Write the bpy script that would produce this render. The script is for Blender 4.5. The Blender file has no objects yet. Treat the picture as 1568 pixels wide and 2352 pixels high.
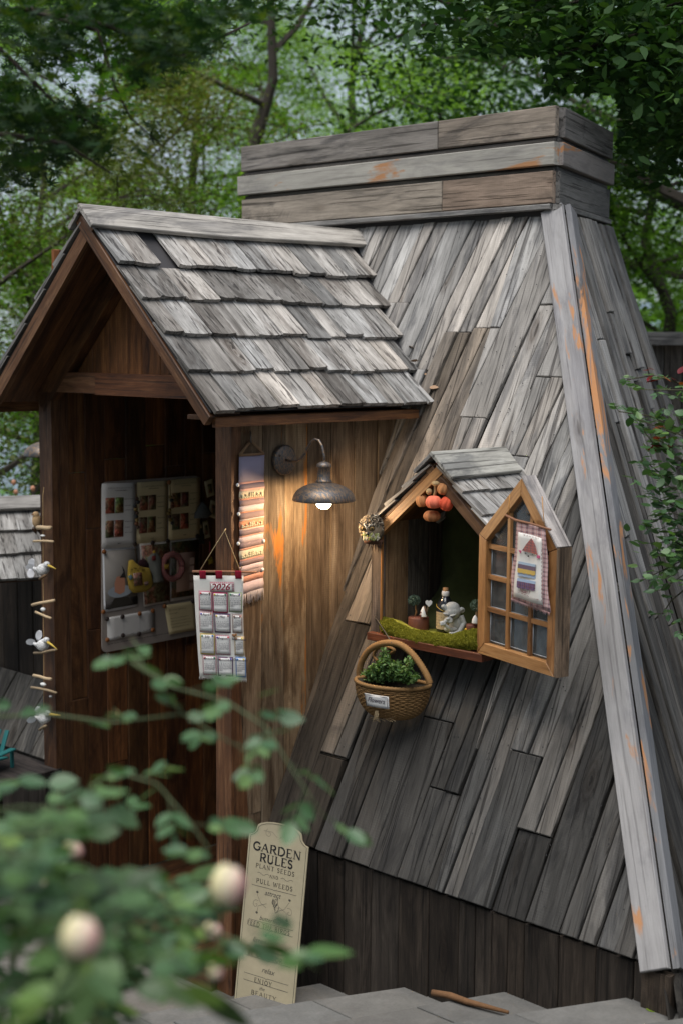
import bpy, bmesh, math, random
import numpy as np
from mathutils import Vector, Matrix
from math import sin, cos, pi, radians, sqrt, atan2
random.seed(7); RNG = np.random.default_rng(7)
S = bpy.context.scene
COL = S.collection

# ------------------------------------------------------------------ camera
PITCH, YAW, ROLL, FPX = .11537, .75906, .008106, 3267.
CAM = Vector((0, 0, 2.5))
FW = Vector((-sin(YAW)*cos(PITCH), cos(YAW)*cos(PITCH), -sin(PITCH)))
R0 = FW.cross(Vector((0, 0, 1))).normalized(); U0 = R0.cross(FW)
RT = R0*cos(ROLL) + U0*sin(ROLL); UP = -R0*sin(ROLL) + U0*cos(ROLL)
cam = bpy.data.cameras.new('camera'); camo = bpy.data.objects.new('camera', cam); COL.objects.link(camo)
camo.matrix_world = Matrix(((RT.x, UP.x, -FW.x, CAM.x), (RT.y, UP.y, -FW.y, CAM.y), (RT.z, UP.z, -FW.z, CAM.z), (0, 0, 0, 1)))
cam.sensor_fit = 'VERTICAL'; cam.sensor_height = 36; cam.sensor_width = 24; cam.lens = 50
cam.clip_start = .05; cam.clip_end = 6000
cam.dof.use_dof = True; cam.dof.focus_distance = 5.2; cam.dof.aperture_fstop = 2.3; cam.dof.aperture_blades = 9
S.camera = camo

# ------------------------------------------------------------------ light
S.view_settings.view_transform = 'Standard'; S.view_settings.look = 'None'
S.view_settings.gamma = 1; S.view_settings.use_curve_mapping = False
S.view_settings.exposure = EXPOSURE = .95
W = bpy.data.worlds.new('World'); S.world = W; W.use_nodes = True
nt = W.node_tree; nt.nodes.clear()
SUN_EL, SUN_AZ = radians(70), radians(165)      # azimuth clockwise from +Y
sky = nt.nodes.new('ShaderNodeTexSky'); sky.sky_type = 'NISHITA'; sky.sun_disc = False
sky.sun_elevation = SUN_EL; sky.sun_rotation = SUN_AZ; sky.air_density = 1.0; sky.dust_density = 2.0
mixc = nt.nodes.new('ShaderNodeMix'); mixc.data_type = 'RGBA'
mixc.inputs[0].default_value = .7; mixc.inputs[7].default_value = (5.6, 6.2, 7.2, 1)   # high cloud veil
bg = nt.nodes.new('ShaderNodeBackground'); bg.inputs[1].default_value = .062
wo = nt.nodes.new('ShaderNodeOutputWorld')
nt.links.new(sky.outputs[0], mixc.inputs[6]); nt.links.new(mixc.outputs[2], bg.inputs[0]); nt.links.new(bg.outputs[0], wo.inputs[0])
sl = bpy.data.lights.new('sun', 'SUN'); sl.energy = 2.5; sl.angle = radians(55); sl.color = (1, .97, .93)
so = bpy.data.objects.new('sun', sl); COL.objects.link(so)
sd = Vector((sin(SUN_AZ)*cos(SUN_EL), cos(SUN_AZ)*cos(SUN_EL), sin(SUN_EL)))
so.rotation_euler = sd.to_track_quat('Z', 'Y').to_euler(); so.location = (3, -3, 12)
S.cycles.use_denoising = True
S.cycles.max_bounces = 6; S.cycles.diffuse_bounces = 4; S.cycles.transparent_max_bounces = 8
S.cycles.sample_clamp_indirect = 6

# ------------------------------------------------------------------ helpers
def ray(x, y): return FW*FPX + RT*(x-784) - UP*(y-1176)      # direction through a point of the 1568x2352 picture
def P(px, n, d):
    n = Vector(n); r = ray(*px); return CAM + r*((d - n.dot(CAM))/n.dot(r))
def PX(px, x): return P(px, (1, 0, 0), x)
def PY(px, y): return P(px, (0, 1, 0), y)
def PZ(px, z): return P(px, (0, 0, 1), z)
def PD(px, dist): return CAM + ray(*px)/FPX*dist

def tag(o, label=None, cat=None, group=None, kind=None):
    if label: o['label'] = label
    if cat: o['category'] = cat
    if group: o['group'] = group
    if kind: o['kind'] = kind
    return o
def empty(name, loc=(0, 0, 0), label=None, cat=None, group=None, parent=None, M=None, kind=None):
    o = bpy.data.objects.new(name, None); COL.objects.link(o); o.empty_display_size = .05
    if M is not None: mw = M
    else: mw = Matrix.Translation(loc)
    setp(o, parent, mw)
    return tag(o, label, cat, group, kind)
WM = {}
def setp(o, parent, mw):
    WM[o.name] = mw.copy()
    if parent is not None:
        o.parent = parent; o.matrix_parent_inverse = WM[parent.name].inverted()
    o.matrix_world = mw if parent is None else mw
    o.matrix_basis = mw
def mobj(name, me, mat, parent=None, M=None, color=None, smooth=False):
    if isinstance(me, tuple):
        v, f = me; m = bpy.data.meshes.new(name); m.from_pydata([tuple(p) for p in v], [], f); m.update(); me = m
    if mat is not None and not me.materials: me.materials.append(mat)
    if smooth and len(me.polygons): me.polygons.foreach_set('use_smooth', [True]*len(me.polygons))
    o = bpy.data.objects.new(name, me); COL.objects.link(o)
    setp(o, parent, M if M is not None else Matrix.Identity(4))
    if color is not None: o.color = color
    return o
def frame(o, u, v):
    u = Vector(u).normalized(); v = Vector(v); v = (v - u*u.dot(v)).normalized(); n = u.cross(v)
    return Matrix(((u.x, v.x, n.x, o[0]), (u.y, v.y, n.y, o[1]), (u.z, v.z, n.z, o[2]), (0, 0, 0, 1)))
def clip(poly, a, b, c):           # keep a*x+b*y >= c
    out = []
    for i in range(len(poly)):
        p, q = poly[i], poly[(i+1) % len(poly)]
        fp, fq = a*p[0]+b*p[1]-c, a*q[0]+b*q[1]-c
        if fp >= 0: out.append(p)
        if (fp >= 0) != (fq >= 0):
            t = fp/(fp-fq); out.append((p[0]+(q[0]-p[0])*t, p[1]+(q[1]-p[1])*t))
    return out
def dedupe(poly):
    out = []
    for p in poly:
        if not out or (abs(p[0]-out[-1][0])+abs(p[1]-out[-1][1])) > 1e-4: out.append(p)
    while len(out) > 1 and (abs(out[0][0]-out[-1][0])+abs(out[0][1]-out[-1][1])) < 1e-4: out.pop()
    return out
def area(p): return .5*sum(p[i][0]*p[(i+1) % len(p)][1]-p[(i+1) % len(p)][0]*p[i][1] for i in range(len(p)))
def inset(poly, w):
    n = len(poly); out = []
    for i in range(n):
        p0, p1, p2 = poly[i-1], poly[i], poly[(i+1) % n]
        a = Vector((p1[0]-p0[0], p1[1]-p0[1])).normalized(); b = Vector((p2[0]-p1[0], p2[1]-p1[1])).normalized()
        na, nb = Vector((-a.y, a.x)), Vector((-b.y, b.x)); m = na+nb
        if m.length < .2: m = na
        m = m/max(.35, m.length_squared/2) if m.length_squared else na
        m = m/1.0
        k = (na+nb); k = k/max(.5, (1+na.dot(nb)))
        out.append((p1[0]+k.x*w, p1[1]+k.y*w))
    return out
def tint(lo=.75, hi=1.2, warm=.0, wv=.04, orange=0.):
    b = random.uniform(lo, hi); w = warm+random.uniform(-wv, wv)
    return (b*(1+w), b, b*(1-w), orange)
def plank(name, poly, t, mat, parent, F, col, z0=0., ch=.003, warp=.0015, grain='x'):
    """a board: convex outline in the plane of frame F (grain along F's x), t thick, arrissed edges"""
    poly = dedupe(poly)
    if len(poly) < 3: return None
    if area(poly) < 0: poly = poly[::-1]
    if area(poly) < 2e-4: return None
    xs = [p[0] for p in poly]; ys = [p[1] for p in poly]
    cx, cy = (min(xs)+max(xs))/2, (min(ys)+max(ys))/2
    pl = [(p[0]-cx, p[1]-cy) for p in poly]
    if grain == 'y': pl = [(p[1], -p[0]) for p in pl]
    n = len(pl); ins = inset(pl, ch)
    tilt = random.uniform(-warp, warp); L = max(.05, max(abs(p[1]) for p in pl)); tl = random.uniform(-warp, warp); L2 = max(.05, max(abs(p[0]) for p in pl))
    h = lambda p: tilt*p[1]/L + tl*p[0]/L2
    v = [(p[0], p[1], z0) for p in pl] + [(p[0], p[1], z0+t-ch+h(p)) for p in pl] + [(p[0], p[1], z0+t+h(p)) for p in ins]
    f = [tuple(range(2*n, 3*n)), tuple(range(n-1, -1, -1))]
    for i in range(n):
        j = (i+1) % n
        f.append((i, j, n+j, n+i)); f.append((n+i, n+j, 2*n+j, 2*n+i))
    M = F @ Matrix.Translation((cx, cy, 0))
    if grain == 'y': M = M @ Matrix.Rotation(pi/2, 4, 'Z')
    return mobj(name, (v, f), mat, parent, M, col)
def rect(x0, x1, y0, y1): return [(x0, y0), (x1, y0), (x1, y1), (x0, y1)]
def beam(name, a, b, w, d, mat, parent, col=(1, 1, 1, 0), up=(0, 0, 1), ch=.003):
    """bar from a to b, w wide across, d deep along up, grain along it"""
    a, b = Vector(a), Vector(b); u = (b-a); L = u.length; v = Vector(up).cross(u).normalized()
    F = frame(a, u, v); F = F @ Matrix.Translation((0, 0, -d/2))
    return plank(name, rect(0, L, -w/2, w/2), d, mat, parent, F, col, ch=ch, warp=0)
class MB:
    def __init__(s): s.v = []; s.f = []
    def add(s, v, f):
        k = len(s.v); s.v += [tuple(p) for p in v]; s.f += [tuple(i+k for i in q) for q in f]
    def box(s, c, sz, M=None):
        hx, hy, hz = sz[0]/2, sz[1]/2, sz[2]/2
        v = [Vector((c[0]+a*hx, c[1]+b*hy, c[2]+e*hz)) for e in (-1, 1) for b in (-1, 1) for a in (-1, 1)]
        if M: v = [M @ p for p in v]
        s.add(v, [(0, 2, 3, 1), (4, 5, 7, 6), (0, 1, 5, 4), (2, 6, 7, 3), (0, 4, 6, 2), (1, 3, 7, 5)])
    def tube(s, pts, r, n=6, cap=True):
        pts = [Vector(p) for p in pts]; rs = r if isinstance(r, (list, tuple)) else [r]*len(pts)
        v = []; prev = None
        for i, p in enumerate(pts):
            t = (pts[min(i+1, len(pts)-1)]-pts[max(i-1, 0)])
            t = t.normalized() if t.length > 1e-9 else Vector((0, 0, 1))
            if prev is None:
                a = t.orthogonal().normalized()
            else:
                a = (prev - t*prev.dot(t)); a = a.normalized() if a.length > 1e-6 else t.orthogonal().normalized()
            prev = a; b = t.cross(a)
            for k in range(n):
                q = 2*pi*k/n; v.append(p + (a*cos(q)+b*sin(q))*rs[i])
        f = []
        for i in range(len(pts)-1):
            for k in range(n):
                m = (k+1) % n; f.append((i*n+k, i*n+m, (i+1)*n+m, (i+1)*n+k))
        if cap: f.append(tuple(range(n-1, -1, -1))); f.append(tuple(range((len(pts)-1)*n, len(pts)*n)))
        s.add(v, f)
    def lathe(s, prof, n=24, M=None, cap=False):
        v = []; 
        for r, z in prof:
            for k in range(n):
                q = 2*pi*k/n; p = Vector((r*cos(q), r*sin(q), z)); v.append(M @ p if M else p)
        f = []
        for i in range(len(prof)-1):
            for k in range(n):
                m = (k+1) % n; f.append((i*n+k, i*n+m, (i+1)*n+m, (i+1)*n+k))
        if cap: f.append(tuple(range(n-1, -1, -1))); f.append(tuple(range((len(prof)-1)*n, len(prof)*n)))
        s.add(v, f)
    def ell(s, c, r, M=None, nu=12, nv=8, fn=None):
        v = []
        for i in range(nv+1):
            th = pi*i/nv
            for k in range(nu):
                q = 2*pi*k/nu; d = Vector((sin(th)*cos(q), sin(th)*sin(q), cos(th)))
                m = fn(d, q, th) if fn else 1
                p = Vector((c[0]+d.x*r[0]*m, c[1]+d.y*r[1]*m, c[2]+d.z*r[2]*m)); v.append(M @ p if M else p)
        f = []
        for i in range(nv):
            for k in range(nu):
                m = (k+1) % nu; f.append((i*nu+k, (i+1)*nu+k, (i+1)*nu+m, i*nu+m))
        s.add(v, f)
    def obj(s, name, mat, parent=None, M=None, smooth=True, color=None): return mobj(name, (s.v, s.f), mat, parent, M, color, smooth)

# ------------------------------------------------------------------ materials
def newmat(name):
    m = bpy.data.materials.new(name); m.use_nodes = True; t = m.node_tree; t.nodes.clear()
    out = t.nodes.new('ShaderNodeOutputMaterial'); b = t.nodes.new('ShaderNodeBsdfPrincipled'); t.links.new(b.outputs[0], out.inputs[0])
    return m, t, b
def ND(t, ty, **kw):
    n = t.nodes.new(ty)
    for k, v in kw.items(): setattr(n, k, v)
    return n
def math_(t, op, a, b=None, c=None, clamp=False):
    n = t.nodes.new('ShaderNodeMath'); n.operation = op; n.use_clamp = clamp
    for i, x in enumerate((a, b, c)):
        if x is None: continue
        if isinstance(x, (int, float)): n.inputs[i].default_value = x
        else: t.links.new(x, n.inputs[i])
    return n.outputs[0]
def mixrgb(t, fac, a, b, mode='MIX'):
    n = t.nodes.new('ShaderNodeMix'); n.data_type = 'RGBA'; n.blend_type = mode
    for i, x in ((0, fac), (6, a), (7, b)):
        if isinstance(x, (int, float)): n.inputs[i].default_value = x
        elif isinstance(x, tuple): n.inputs[i].default_value = (*x[:3], 1)
        else: t.links.new(x, n.inputs[i])
    return n.outputs[2]
def ramp(t, fac, stops):
    n = t.nodes.new('ShaderNodeValToRGB'); e = n.color_ramp.elements
    while len(e) < len(stops): e.new(.5)
    for k, (p, c) in enumerate(stops):
        e[k].position = p; e[k].color = (c, c, c, 1) if isinstance(c, (int, float)) else (*c, 1)
    t.links.new(fac, n.inputs[0]); return n.outputs[0]
def noise(t, vec, scale=1, detail=3, rough=.5, dist=0):
    n = t.nodes.new('ShaderNodeTexNoise'); n.inputs['Scale'].default_value = scale; n.inputs['Detail'].default_value = detail
    n.inputs['Roughness'].default_value = rough; n.inputs['Distortion'].default_value = dist; t.links.new(vec, n.inputs['Vector']); return n.outputs[0]
def vscale(t, vec, s):
    n = t.nodes.new('ShaderNodeVectorMath'); n.operation = 'MULTIPLY'; t.links.new(vec, n.inputs[0]); n.inputs[1].default_value = s; return n.outputs[0]
def bump(t, b, h, strength=.4, dist=.003):
    n = t.nodes.new('ShaderNodeBump'); n.inputs['Strength'].default_value = strength; n.inputs['Distance'].default_value = dist
    t.links.new(h, n.inputs['Height']); t.links.new(n.outputs[0], b.inputs['Normal'])
def wood(name, dark, mid, light, stain=(.4, .15, .045), rough=.85, spec=.25, contrast=1., cracks=.6, blot=(.5, .5, .5), saw=.5, bmp=.55, stsc=(3.2, 15, 15)):
    m, t, b = newmat(name)
    tc = ND(t, 'ShaderNodeTexCoord'); oi = ND(t, 'ShaderNodeObjectInfo')
    cx = ND(t, 'ShaderNodeCombineXYZ')
    t.links.new(math_(t, 'MULTIPLY', oi.outputs['Random'], 31.), cx.inputs[0]); t.links.new(math_(t, 'MULTIPLY', oi.outputs['Random'], 77.), cx.inputs[1])
    t.links.new(math_(t, 'MULTIPLY', oi.outputs['Random'], 13.), cx.inputs[2])
    add = ND(t, 'ShaderNodeVectorMath', operation='ADD'); t.links.new(tc.outputs['Object'], add.inputs[0]); t.links.new(cx.outputs[0], add.inputs[1])
    v = add.outputs[0]
    # knots bend the grain
    vo = ND(t, 'ShaderNodeTexVoronoi'); vo.inputs['Scale'].default_value = 1; t.links.new(vscale(t, v, (1.7, 5.5, 5.5)), vo.inputs['Vector'])
    kd = vo.outputs['Distance']; kn = math_(t, 'SUBTRACT', 1, math_(t, 'MULTIPLY', kd, 4.5), clamp=True)
    kn2 = math_(t, 'MULTIPLY', kn, kn)
    cb = ND(t, 'ShaderNodeCombineXYZ'); t.links.new(math_(t, 'MULTIPLY', kn2, .035), cb.inputs[1]); t.links.new(math_(t, 'MULTIPLY', kn2, .035), cb.inputs[2])
    ad2 = ND(t, 'ShaderNodeVectorMath', operation='ADD'); t.links.new(v, ad2.inputs[0]); t.links.new(cb.outputs[0], ad2.inputs[1]); vg = ad2.outputs[0]
    n1 = noise(t, vscale(t, vg, (2.6, 34, 34)), 1, 6, .66, .35)
    n2 = noise(t, vscale(t, vg, (14, 210, 210)), 1, 3, .6)
    n3 = noise(t, vscale(t, v, (2.6, 10, 10)), 1, 6, .68, .8)
    n4 = noise(t, vscale(t, vg, (1.6, 80, 80)), 1, 3, .55)
    s = math_(t, 'ADD', math_(t, 'MULTIPLY', n1, .42), math_(t, 'ADD', math_(t, 'MULTIPLY', n2, .2), math_(t, 'MULTIPLY', n3, .38)))
    s = math_(t, 'ADD', math_(t, 'MULTIPLY', math_(t, 'SUBTRACT', s, .5), 2.35*contrast), .5)
    c = ramp(t, s, [(.08, dark), (.5, mid), (.9, light)])
    bl = ramp(t, noise(t, vscale(t, v, (1.8, 7, 7)), 1, 5, .7, 1.), [(.50, 0.), (.62, 1.)])
    c = mixrgb(t, math_(t, 'MULTIPLY', bl, .8), c, mixrgb(t, 1., c, blot, 'MULTIPLY'))
    # saw marks across the grain
    wv = ND(t, 'ShaderNodeTexWave', bands_direction='X'); wv.inputs['Scale'].default_value = 34; wv.inputs['Distortion'].default_value = 1.2
    t.links.new(vscale(t, v, (1, .25, .25)), wv.inputs['Vector'])
    sm = math_(t, 'MULTIPLY', ramp(t, n3, [(.45, 0.), (.62, 1.)]), saw)
    c = mixrgb(t, math_(t, 'MULTIPLY', sm, math_(t, 'MULTIPLY', wv.outputs[1], .35)), c, mixrgb(t, 1., c, (.45, .45, .45), 'MULTIPLY'))
    # cracks
    cr = ramp(t, n4, [(.575, 0.), (.63, 1.)]); crf = math_(t, 'MULTIPLY', cr, cracks)
    c = mixrgb(t, crf, c, mixrgb(t, 1., c, (.18, .17, .17), 'MULTIPLY'))
    # knots
    rg = math_(t, 'SINE', math_(t, 'MULTIPLY', kd, 120.)); kf = math_(t, 'MULTIPLY', ramp(t, kd, [(.0, 1.), (.12, .8), (.2, 0.)]), math_(t, 'MULTIPLY_ADD', rg, .15, .6))
    c = mixrgb(t, kf, c, mixrgb(t, 1., c, (.32, .25, .2), 'MULTIPLY'))
    # worn patches where the old stain shows
    wn = noise(t, vscale(t, v, stsc), 1, 5, .62, .7)
    wf = math_(t, 'MULTIPLY', math_(t, 'SUBTRACT', wn, math_(t, 'SUBTRACT', .78, math_(t, 'MULTIPLY', oi.outputs['Alpha'], .3))), 20., clamp=True)
    wf = math_(t, 'MULTIPLY', wf, math_(t, 'MULTIPLY', oi.outputs['Alpha'], 4., clamp=True))
    c2 = mixrgb(t, 1., c, oi.outputs['Color'], 'MULTIPLY')
    c2 = mixrgb(t, math_(t, 'MULTIPLY', wf, .85), c2, stain)
    t.links.new(c2, b.inputs['Base Color'])
    b.inputs['Roughness'].default_value = rough; b.inputs['Specular IOR Level'].default_value = spec
    h = math_(t, 'SUBTRACT', math_(t, 'ADD', math_(t, 'MULTIPLY', n1, .6), math_(t, 'MULTIPLY', n2, .4)), math_(t, 'MULTIPLY', crf, .6))
    h = math_(t, 'ADD', h, math_(t, 'MULTIPLY', wv.outputs[1], math_(t, 'MULTIPLY', sm, .2)))
    bump(t, b, h, bmp, .004)
    return m
GREY = wood('weathered_grey_wood', (.07, .069, .067), (.275, .262, .245), (.50, .48, .455), blot=(.42, .43, .46), contrast=.86, cracks=.75)
LOWGREY = wood('dark_grey_wood', (.025, .023, .020), (.088, .08, .07), (.23, .21, .185), blot=(.38, .4, .44))  # darker grey, on lower boards damp wood with some shade worked into the colour
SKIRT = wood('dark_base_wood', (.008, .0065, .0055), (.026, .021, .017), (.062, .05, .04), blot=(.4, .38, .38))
SHNG = wood('shingle_wood', (.06, .058, .056), (.245, .235, .222), (.52, .505, .485), contrast=.85, cracks=.85, blot=(.45, .42, .4), saw=.1, bmp=.8)
BROWN = wood('warm_wall_wood', (.040, .027, .017), (.165, .118, .076), (.33, .26, .18), stain=(.36, .13, .02), blot=(.42, .36, .32), cracks=.4, stsc=(2.4, 12, 12))
DARKB = wood('stained_brown_wood', (.012, .005, .002), (.10, .042, .015), (.24, .11, .04), stain=(.3, .1, .02), rough=.6, spec=.35, blot=(.35, .3, .28), cracks=.4)
TRIMB = wood('brown_frame_wood', (.022, .009, .004), (.105, .048, .02), (.23, .13, .065), stain=(.4, .14, .03), rough=.6, spec=.4, blot=(.4, .35, .33))
HONEY = wood('honey_window_wood', (.08, .035, .012), (.30, .15, .052), (.48, .28, .12), stain=(.3, .1, .02), rough=.5, spec=.45, blot=(.55, .48, .42), cracks=.3, saw=.1, bmp=.3)
HIP = wood('pale_trim_wood', (.17, .165, .16), (.31, .30, .295), (.44, .43, .42), stsc=(2., 9, 9), stain=(.42, .19, .07), contrast=.75, cracks=.35, saw=.1, blot=(.72, .72, .75), bmp=.25)
def plain(name, col, rough=.7, var=.25, scale=30, bmp=.15, metal=0., spec=.4, sheen=0., emit=None):
    m, t, b = newmat(name); tc = ND(t, 'ShaderNodeTexCoord'); oi = ND(t, 'ShaderNodeObjectInfo')
    n = noise(t, tc.outputs['Object'], scale, 5, .6); n2 = noise(t, tc.outputs['Object'], scale*6, 2, .5)
    f = math_(t, 'MULTIPLY_ADD', math_(t, 'SUBTRACT', math_(t, 'ADD', math_(t, 'MULTIPLY', n, .7), math_(t, 'MULTIPLY', n2, .3)), .5), 2*var, 1.)
    cx = ND(t, 'ShaderNodeCombineXYZ')
    for i in range(3): t.links.new(f, cx.inputs[i])
    c = mixrgb(t, 1., (*col[:3],), cx.outputs[0], 'MULTIPLY'); c = mixrgb(t, 1., c, oi.outputs['Color'], 'MULTIPLY')
    t.links.new(c, b.inputs['Base Color']); b.inputs['Roughness'].default_value = rough; b.inputs['Metallic'].default_value = metal
    b.inputs['Specular IOR Level'].default_value = spec
    if sheen: b.inputs['Sheen Weight'].default_value = sheen
    bump(t, b, n2, bmp, .002)
    return m
FELT = plain('roof_felt', (.035, .033, .035), .8)
STONE = plain('granite_paving', (.20, .195, .185), .85, .35, 60, .3)
EARTH = plain('earth', (.06, .05, .035), .95, .5, 4, .5)
IRON = plain('dark_iron', (.05, .045, .04), .6, .4, 40, .3, .7)
BLACKIN = plain('dark_lining', (.02, .017, .014), .9)
# ================================================================== cottage
EX, EY = -3.913, 3.532                         # entry: side wall plane, front plane
ZS0 = 3.054
def ymain(z): return 3.448 + .468*z
n_main = Vector((0, -.9057, .4239)).normalized()
DS = Vector((0, -.4239, -.9057)).normalized()  # down the front slope
O_main = Vector((0, ymain(ZS0), ZS0))
D_main = n_main.dot(O_main)
def PM(px, off=0.): return P(px, n_main, D_main+off)
def us(px):                                    # picture point -> (s down slope, x)
    p = PM(px); return ((p-O_main).dot(DS), p.x)
F_main = frame(O_main, DS, (1, 0, 0))          # x = s, y = world x ; z = out of the slope
if F_main.col[2].xyz.dot(n_main) < 0: F_main = frame(O_main, DS, (-1, 0, 0))
SG = 1 if F_main.col[1].x > 0 else -1
HT = PM((1289, 493)); HB = PM((1530, 2223))
hs = lambda p: ((p-O_main).dot(DS), p.x)
(hs0, hx0), (hs1, hx1) = hs(HT), hs(HB)
SB = 2.705                                     # bottom of the slope boards

cottage = empty('wooden_cottage', (-3.9, 4.2, 0), 'weathered timber cottage with sloping plank walls, box chimney and shingled porch', 'cottage')

front = empty('front_slope', (-3.2, 4.3, 1.5), parent=cottage)
LEAN = .118
def xl(xb, s): d_ = SB-s; return xb + .055*d_ + .031*d_*d_
jpix = [(1098, 758), (1088, 964), (1160, 1050), (1275, 705), ((1331+862*.893)/1.7417, (2700+355*.893)/1.7417), ((1331+910*.893)/1.7417, (2700+712*.893)/1.7417),
        ((1331+503*.893)/1.7417, (2700+522*.893)/1.7417), ((1331+470*.893)/1.7417, (2700+203*.893)/1.7417), ((1331+25*.893)/1.7417, (2700+375*.893)/1.7417), (806, 1430), (765, 1735), (1250, 870), (935, 700)]
joints = {}
x0b = -3.5095; wd = .1395
for q in jpix:
    s, x = us(q); i = math.floor((x-xl(0, s)-x0b)/wd); joints.setdefault(i, []).append(s)
BX0, BX1, BZ0, BZR = -3.575, -3.055, 1.42, 2.08   # window bay hole
def s_of_z(z): return (ZS0-z)/.9057
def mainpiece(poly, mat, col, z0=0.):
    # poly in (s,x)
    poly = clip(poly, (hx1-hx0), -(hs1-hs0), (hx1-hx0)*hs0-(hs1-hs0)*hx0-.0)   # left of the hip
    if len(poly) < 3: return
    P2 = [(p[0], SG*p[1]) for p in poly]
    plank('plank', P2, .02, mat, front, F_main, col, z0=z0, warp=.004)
def holes(poly):
    """cut a strip by the porch and the window bay; returns convex pieces"""
    xs = [p[1] for p in poly]; xm = sum(xs)/len(xs)
    out = []
    # porch: keep x>EX below the eave, above the porch roof otherwise
    k = .9057
    def above_roof(pl, xr, zr, sl):      # keep z > zr - sl*|x-xr| ; z = ZS0-k s
        xm_ = sum(p[1] for p in pl)/len(pl)
        if xm_ >= xr: return clip(pl, -k, sl, zr-ZS0+sl*xr)          # ZS0-k s > zr - sl(x-xr)
        return clip(pl, -k, -sl, zr-ZS0-sl*xr)
    res = []
    if min(xs) < EX:
        right = clip(poly, 0, 1, EX)
        if len(right) > 2: res.append(right)
        left = clip(poly, 0, -1, -EX)
        if len(left) > 2:
            for hf in (clip(left, 0, 1, -4.5), clip(left, 0, -1, 4.5)):
                up = above_roof(hf, -4.5, 2.90, 1.0) if len(hf) > 2 else hf
                if len(up) > 2: res.append(up)
    else: res = [poly]
    fin = []
    for pl in res:
        a = [p[1] for p in pl]
        if max(a) < BX0 or min(a) > BX1: fin.append(pl); continue
        for part in (clip(pl, 0, -1, -BX0), clip(pl, 0, 1, BX1)):
            if len(part) > 2: fin.append(part)
        mid = clip(clip(pl, 0, 1, BX0), 0, -1, -BX1)
        if len(mid) > 2:
            lo = clip(mid, 1, 0, s_of_z(BZ0-.02))
            if len(lo) > 2: fin.append(lo)
            for hf in (clip(mid, 0, 1, -3.285), clip(mid, 0, -1, 3.285)):
                hi = above_roof(hf, -3.285, BZR-.045, .86) if len(hf) > 2 else hf
                hi = clip(hi, -1, 0, -s_of_z(1.8)) if len(hi) > 2 else hi
                if len(hi) > 2: fin.append(hi)
    return fin
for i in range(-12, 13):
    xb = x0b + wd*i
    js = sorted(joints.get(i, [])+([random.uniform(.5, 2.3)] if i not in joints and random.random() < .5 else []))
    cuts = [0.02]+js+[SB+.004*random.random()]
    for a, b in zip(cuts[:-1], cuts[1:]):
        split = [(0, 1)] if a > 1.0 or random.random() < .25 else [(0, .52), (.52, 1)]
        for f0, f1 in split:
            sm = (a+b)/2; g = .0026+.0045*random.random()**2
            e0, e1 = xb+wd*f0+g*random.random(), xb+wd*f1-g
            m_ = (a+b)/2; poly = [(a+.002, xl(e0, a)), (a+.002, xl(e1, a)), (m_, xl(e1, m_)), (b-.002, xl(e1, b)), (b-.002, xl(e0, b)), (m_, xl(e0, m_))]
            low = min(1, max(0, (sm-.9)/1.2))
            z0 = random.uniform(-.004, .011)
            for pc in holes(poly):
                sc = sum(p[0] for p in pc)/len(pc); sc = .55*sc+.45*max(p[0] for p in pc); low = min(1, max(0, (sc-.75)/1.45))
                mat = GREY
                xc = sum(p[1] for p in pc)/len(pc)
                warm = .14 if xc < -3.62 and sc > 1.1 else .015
                k_ = 1.18-1.02*low; mainpiece(pc, mat, tuple(v_*k_ for v_ in tint(.62+.1*low, 1.28-.05*low, warm, .035)[:3])+(0.,), z0)  # lower boards darker: damp wood plus shade put into the tint
# left continuation of the slope beside the porch
for i in range(11):
    x0 = -6.62+i*.139
    z0 = random.uniform(0, .006)
    pl = [(s_of_z(.905), x0+.1+.002), (s_of_z(.905), x0+.1+.137), (SB+.02, x0+.137), (SB+.02, x0+.002)]
    pl = clip(pl, 0, -1, 5.14)
    if len(pl) > 2: plank('plank', [(p[0], SG*p[1]) for p in pl], .02, LOWGREY, front, F_main, tint(.7, 1.1, .0), z0=z0)
# dark backing board behind the joints (four pieces round the openings)
def backing(pts, parent, M, t=.006, z=-.012, name='backing'):
    return plank(name, pts, t, BLACKIN, parent, M, (1, 1, 1, 0), z0=z, warp=0)
for pl in ([(s_of_z(BZ0-.03), BX0-.1), (s_of_z(BZ0-.03), hx1), (SB, hx1), (SB, EX)],
           [(0, EX), (0, hx0), (s_of_z(BZR), BX1), (s_of_z(BZR), EX)],
           [(s_of_z(BZR)+.001, EX), (s_of_z(BZR)+.001, BX0), (s_of_z(BZ0-.03)-.001, BX0), (s_of_z(BZ0-.03)-.001, EX)],
           [(s_of_z(BZR)+.001, BX1), (s_of_z(BZR)+.001, hx1), (s_of_z(BZ0-.03)-.001, hx1), (s_of_z(BZ0-.03)-.001, BX1)],
           [(s_of_z(.88), -6.6), (s_of_z(.88), -5.14), (SB, -5.14), (SB, -6.6)]):
    p2 = clip(pl, (hx1-hx0), -(hs1-hs0), (hx1-hx0)*hs0-(hs1-hs0)*(hx0-.01))
    backing([(p[0], SG*p[1]) for p in p2], front, F_main)

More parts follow.
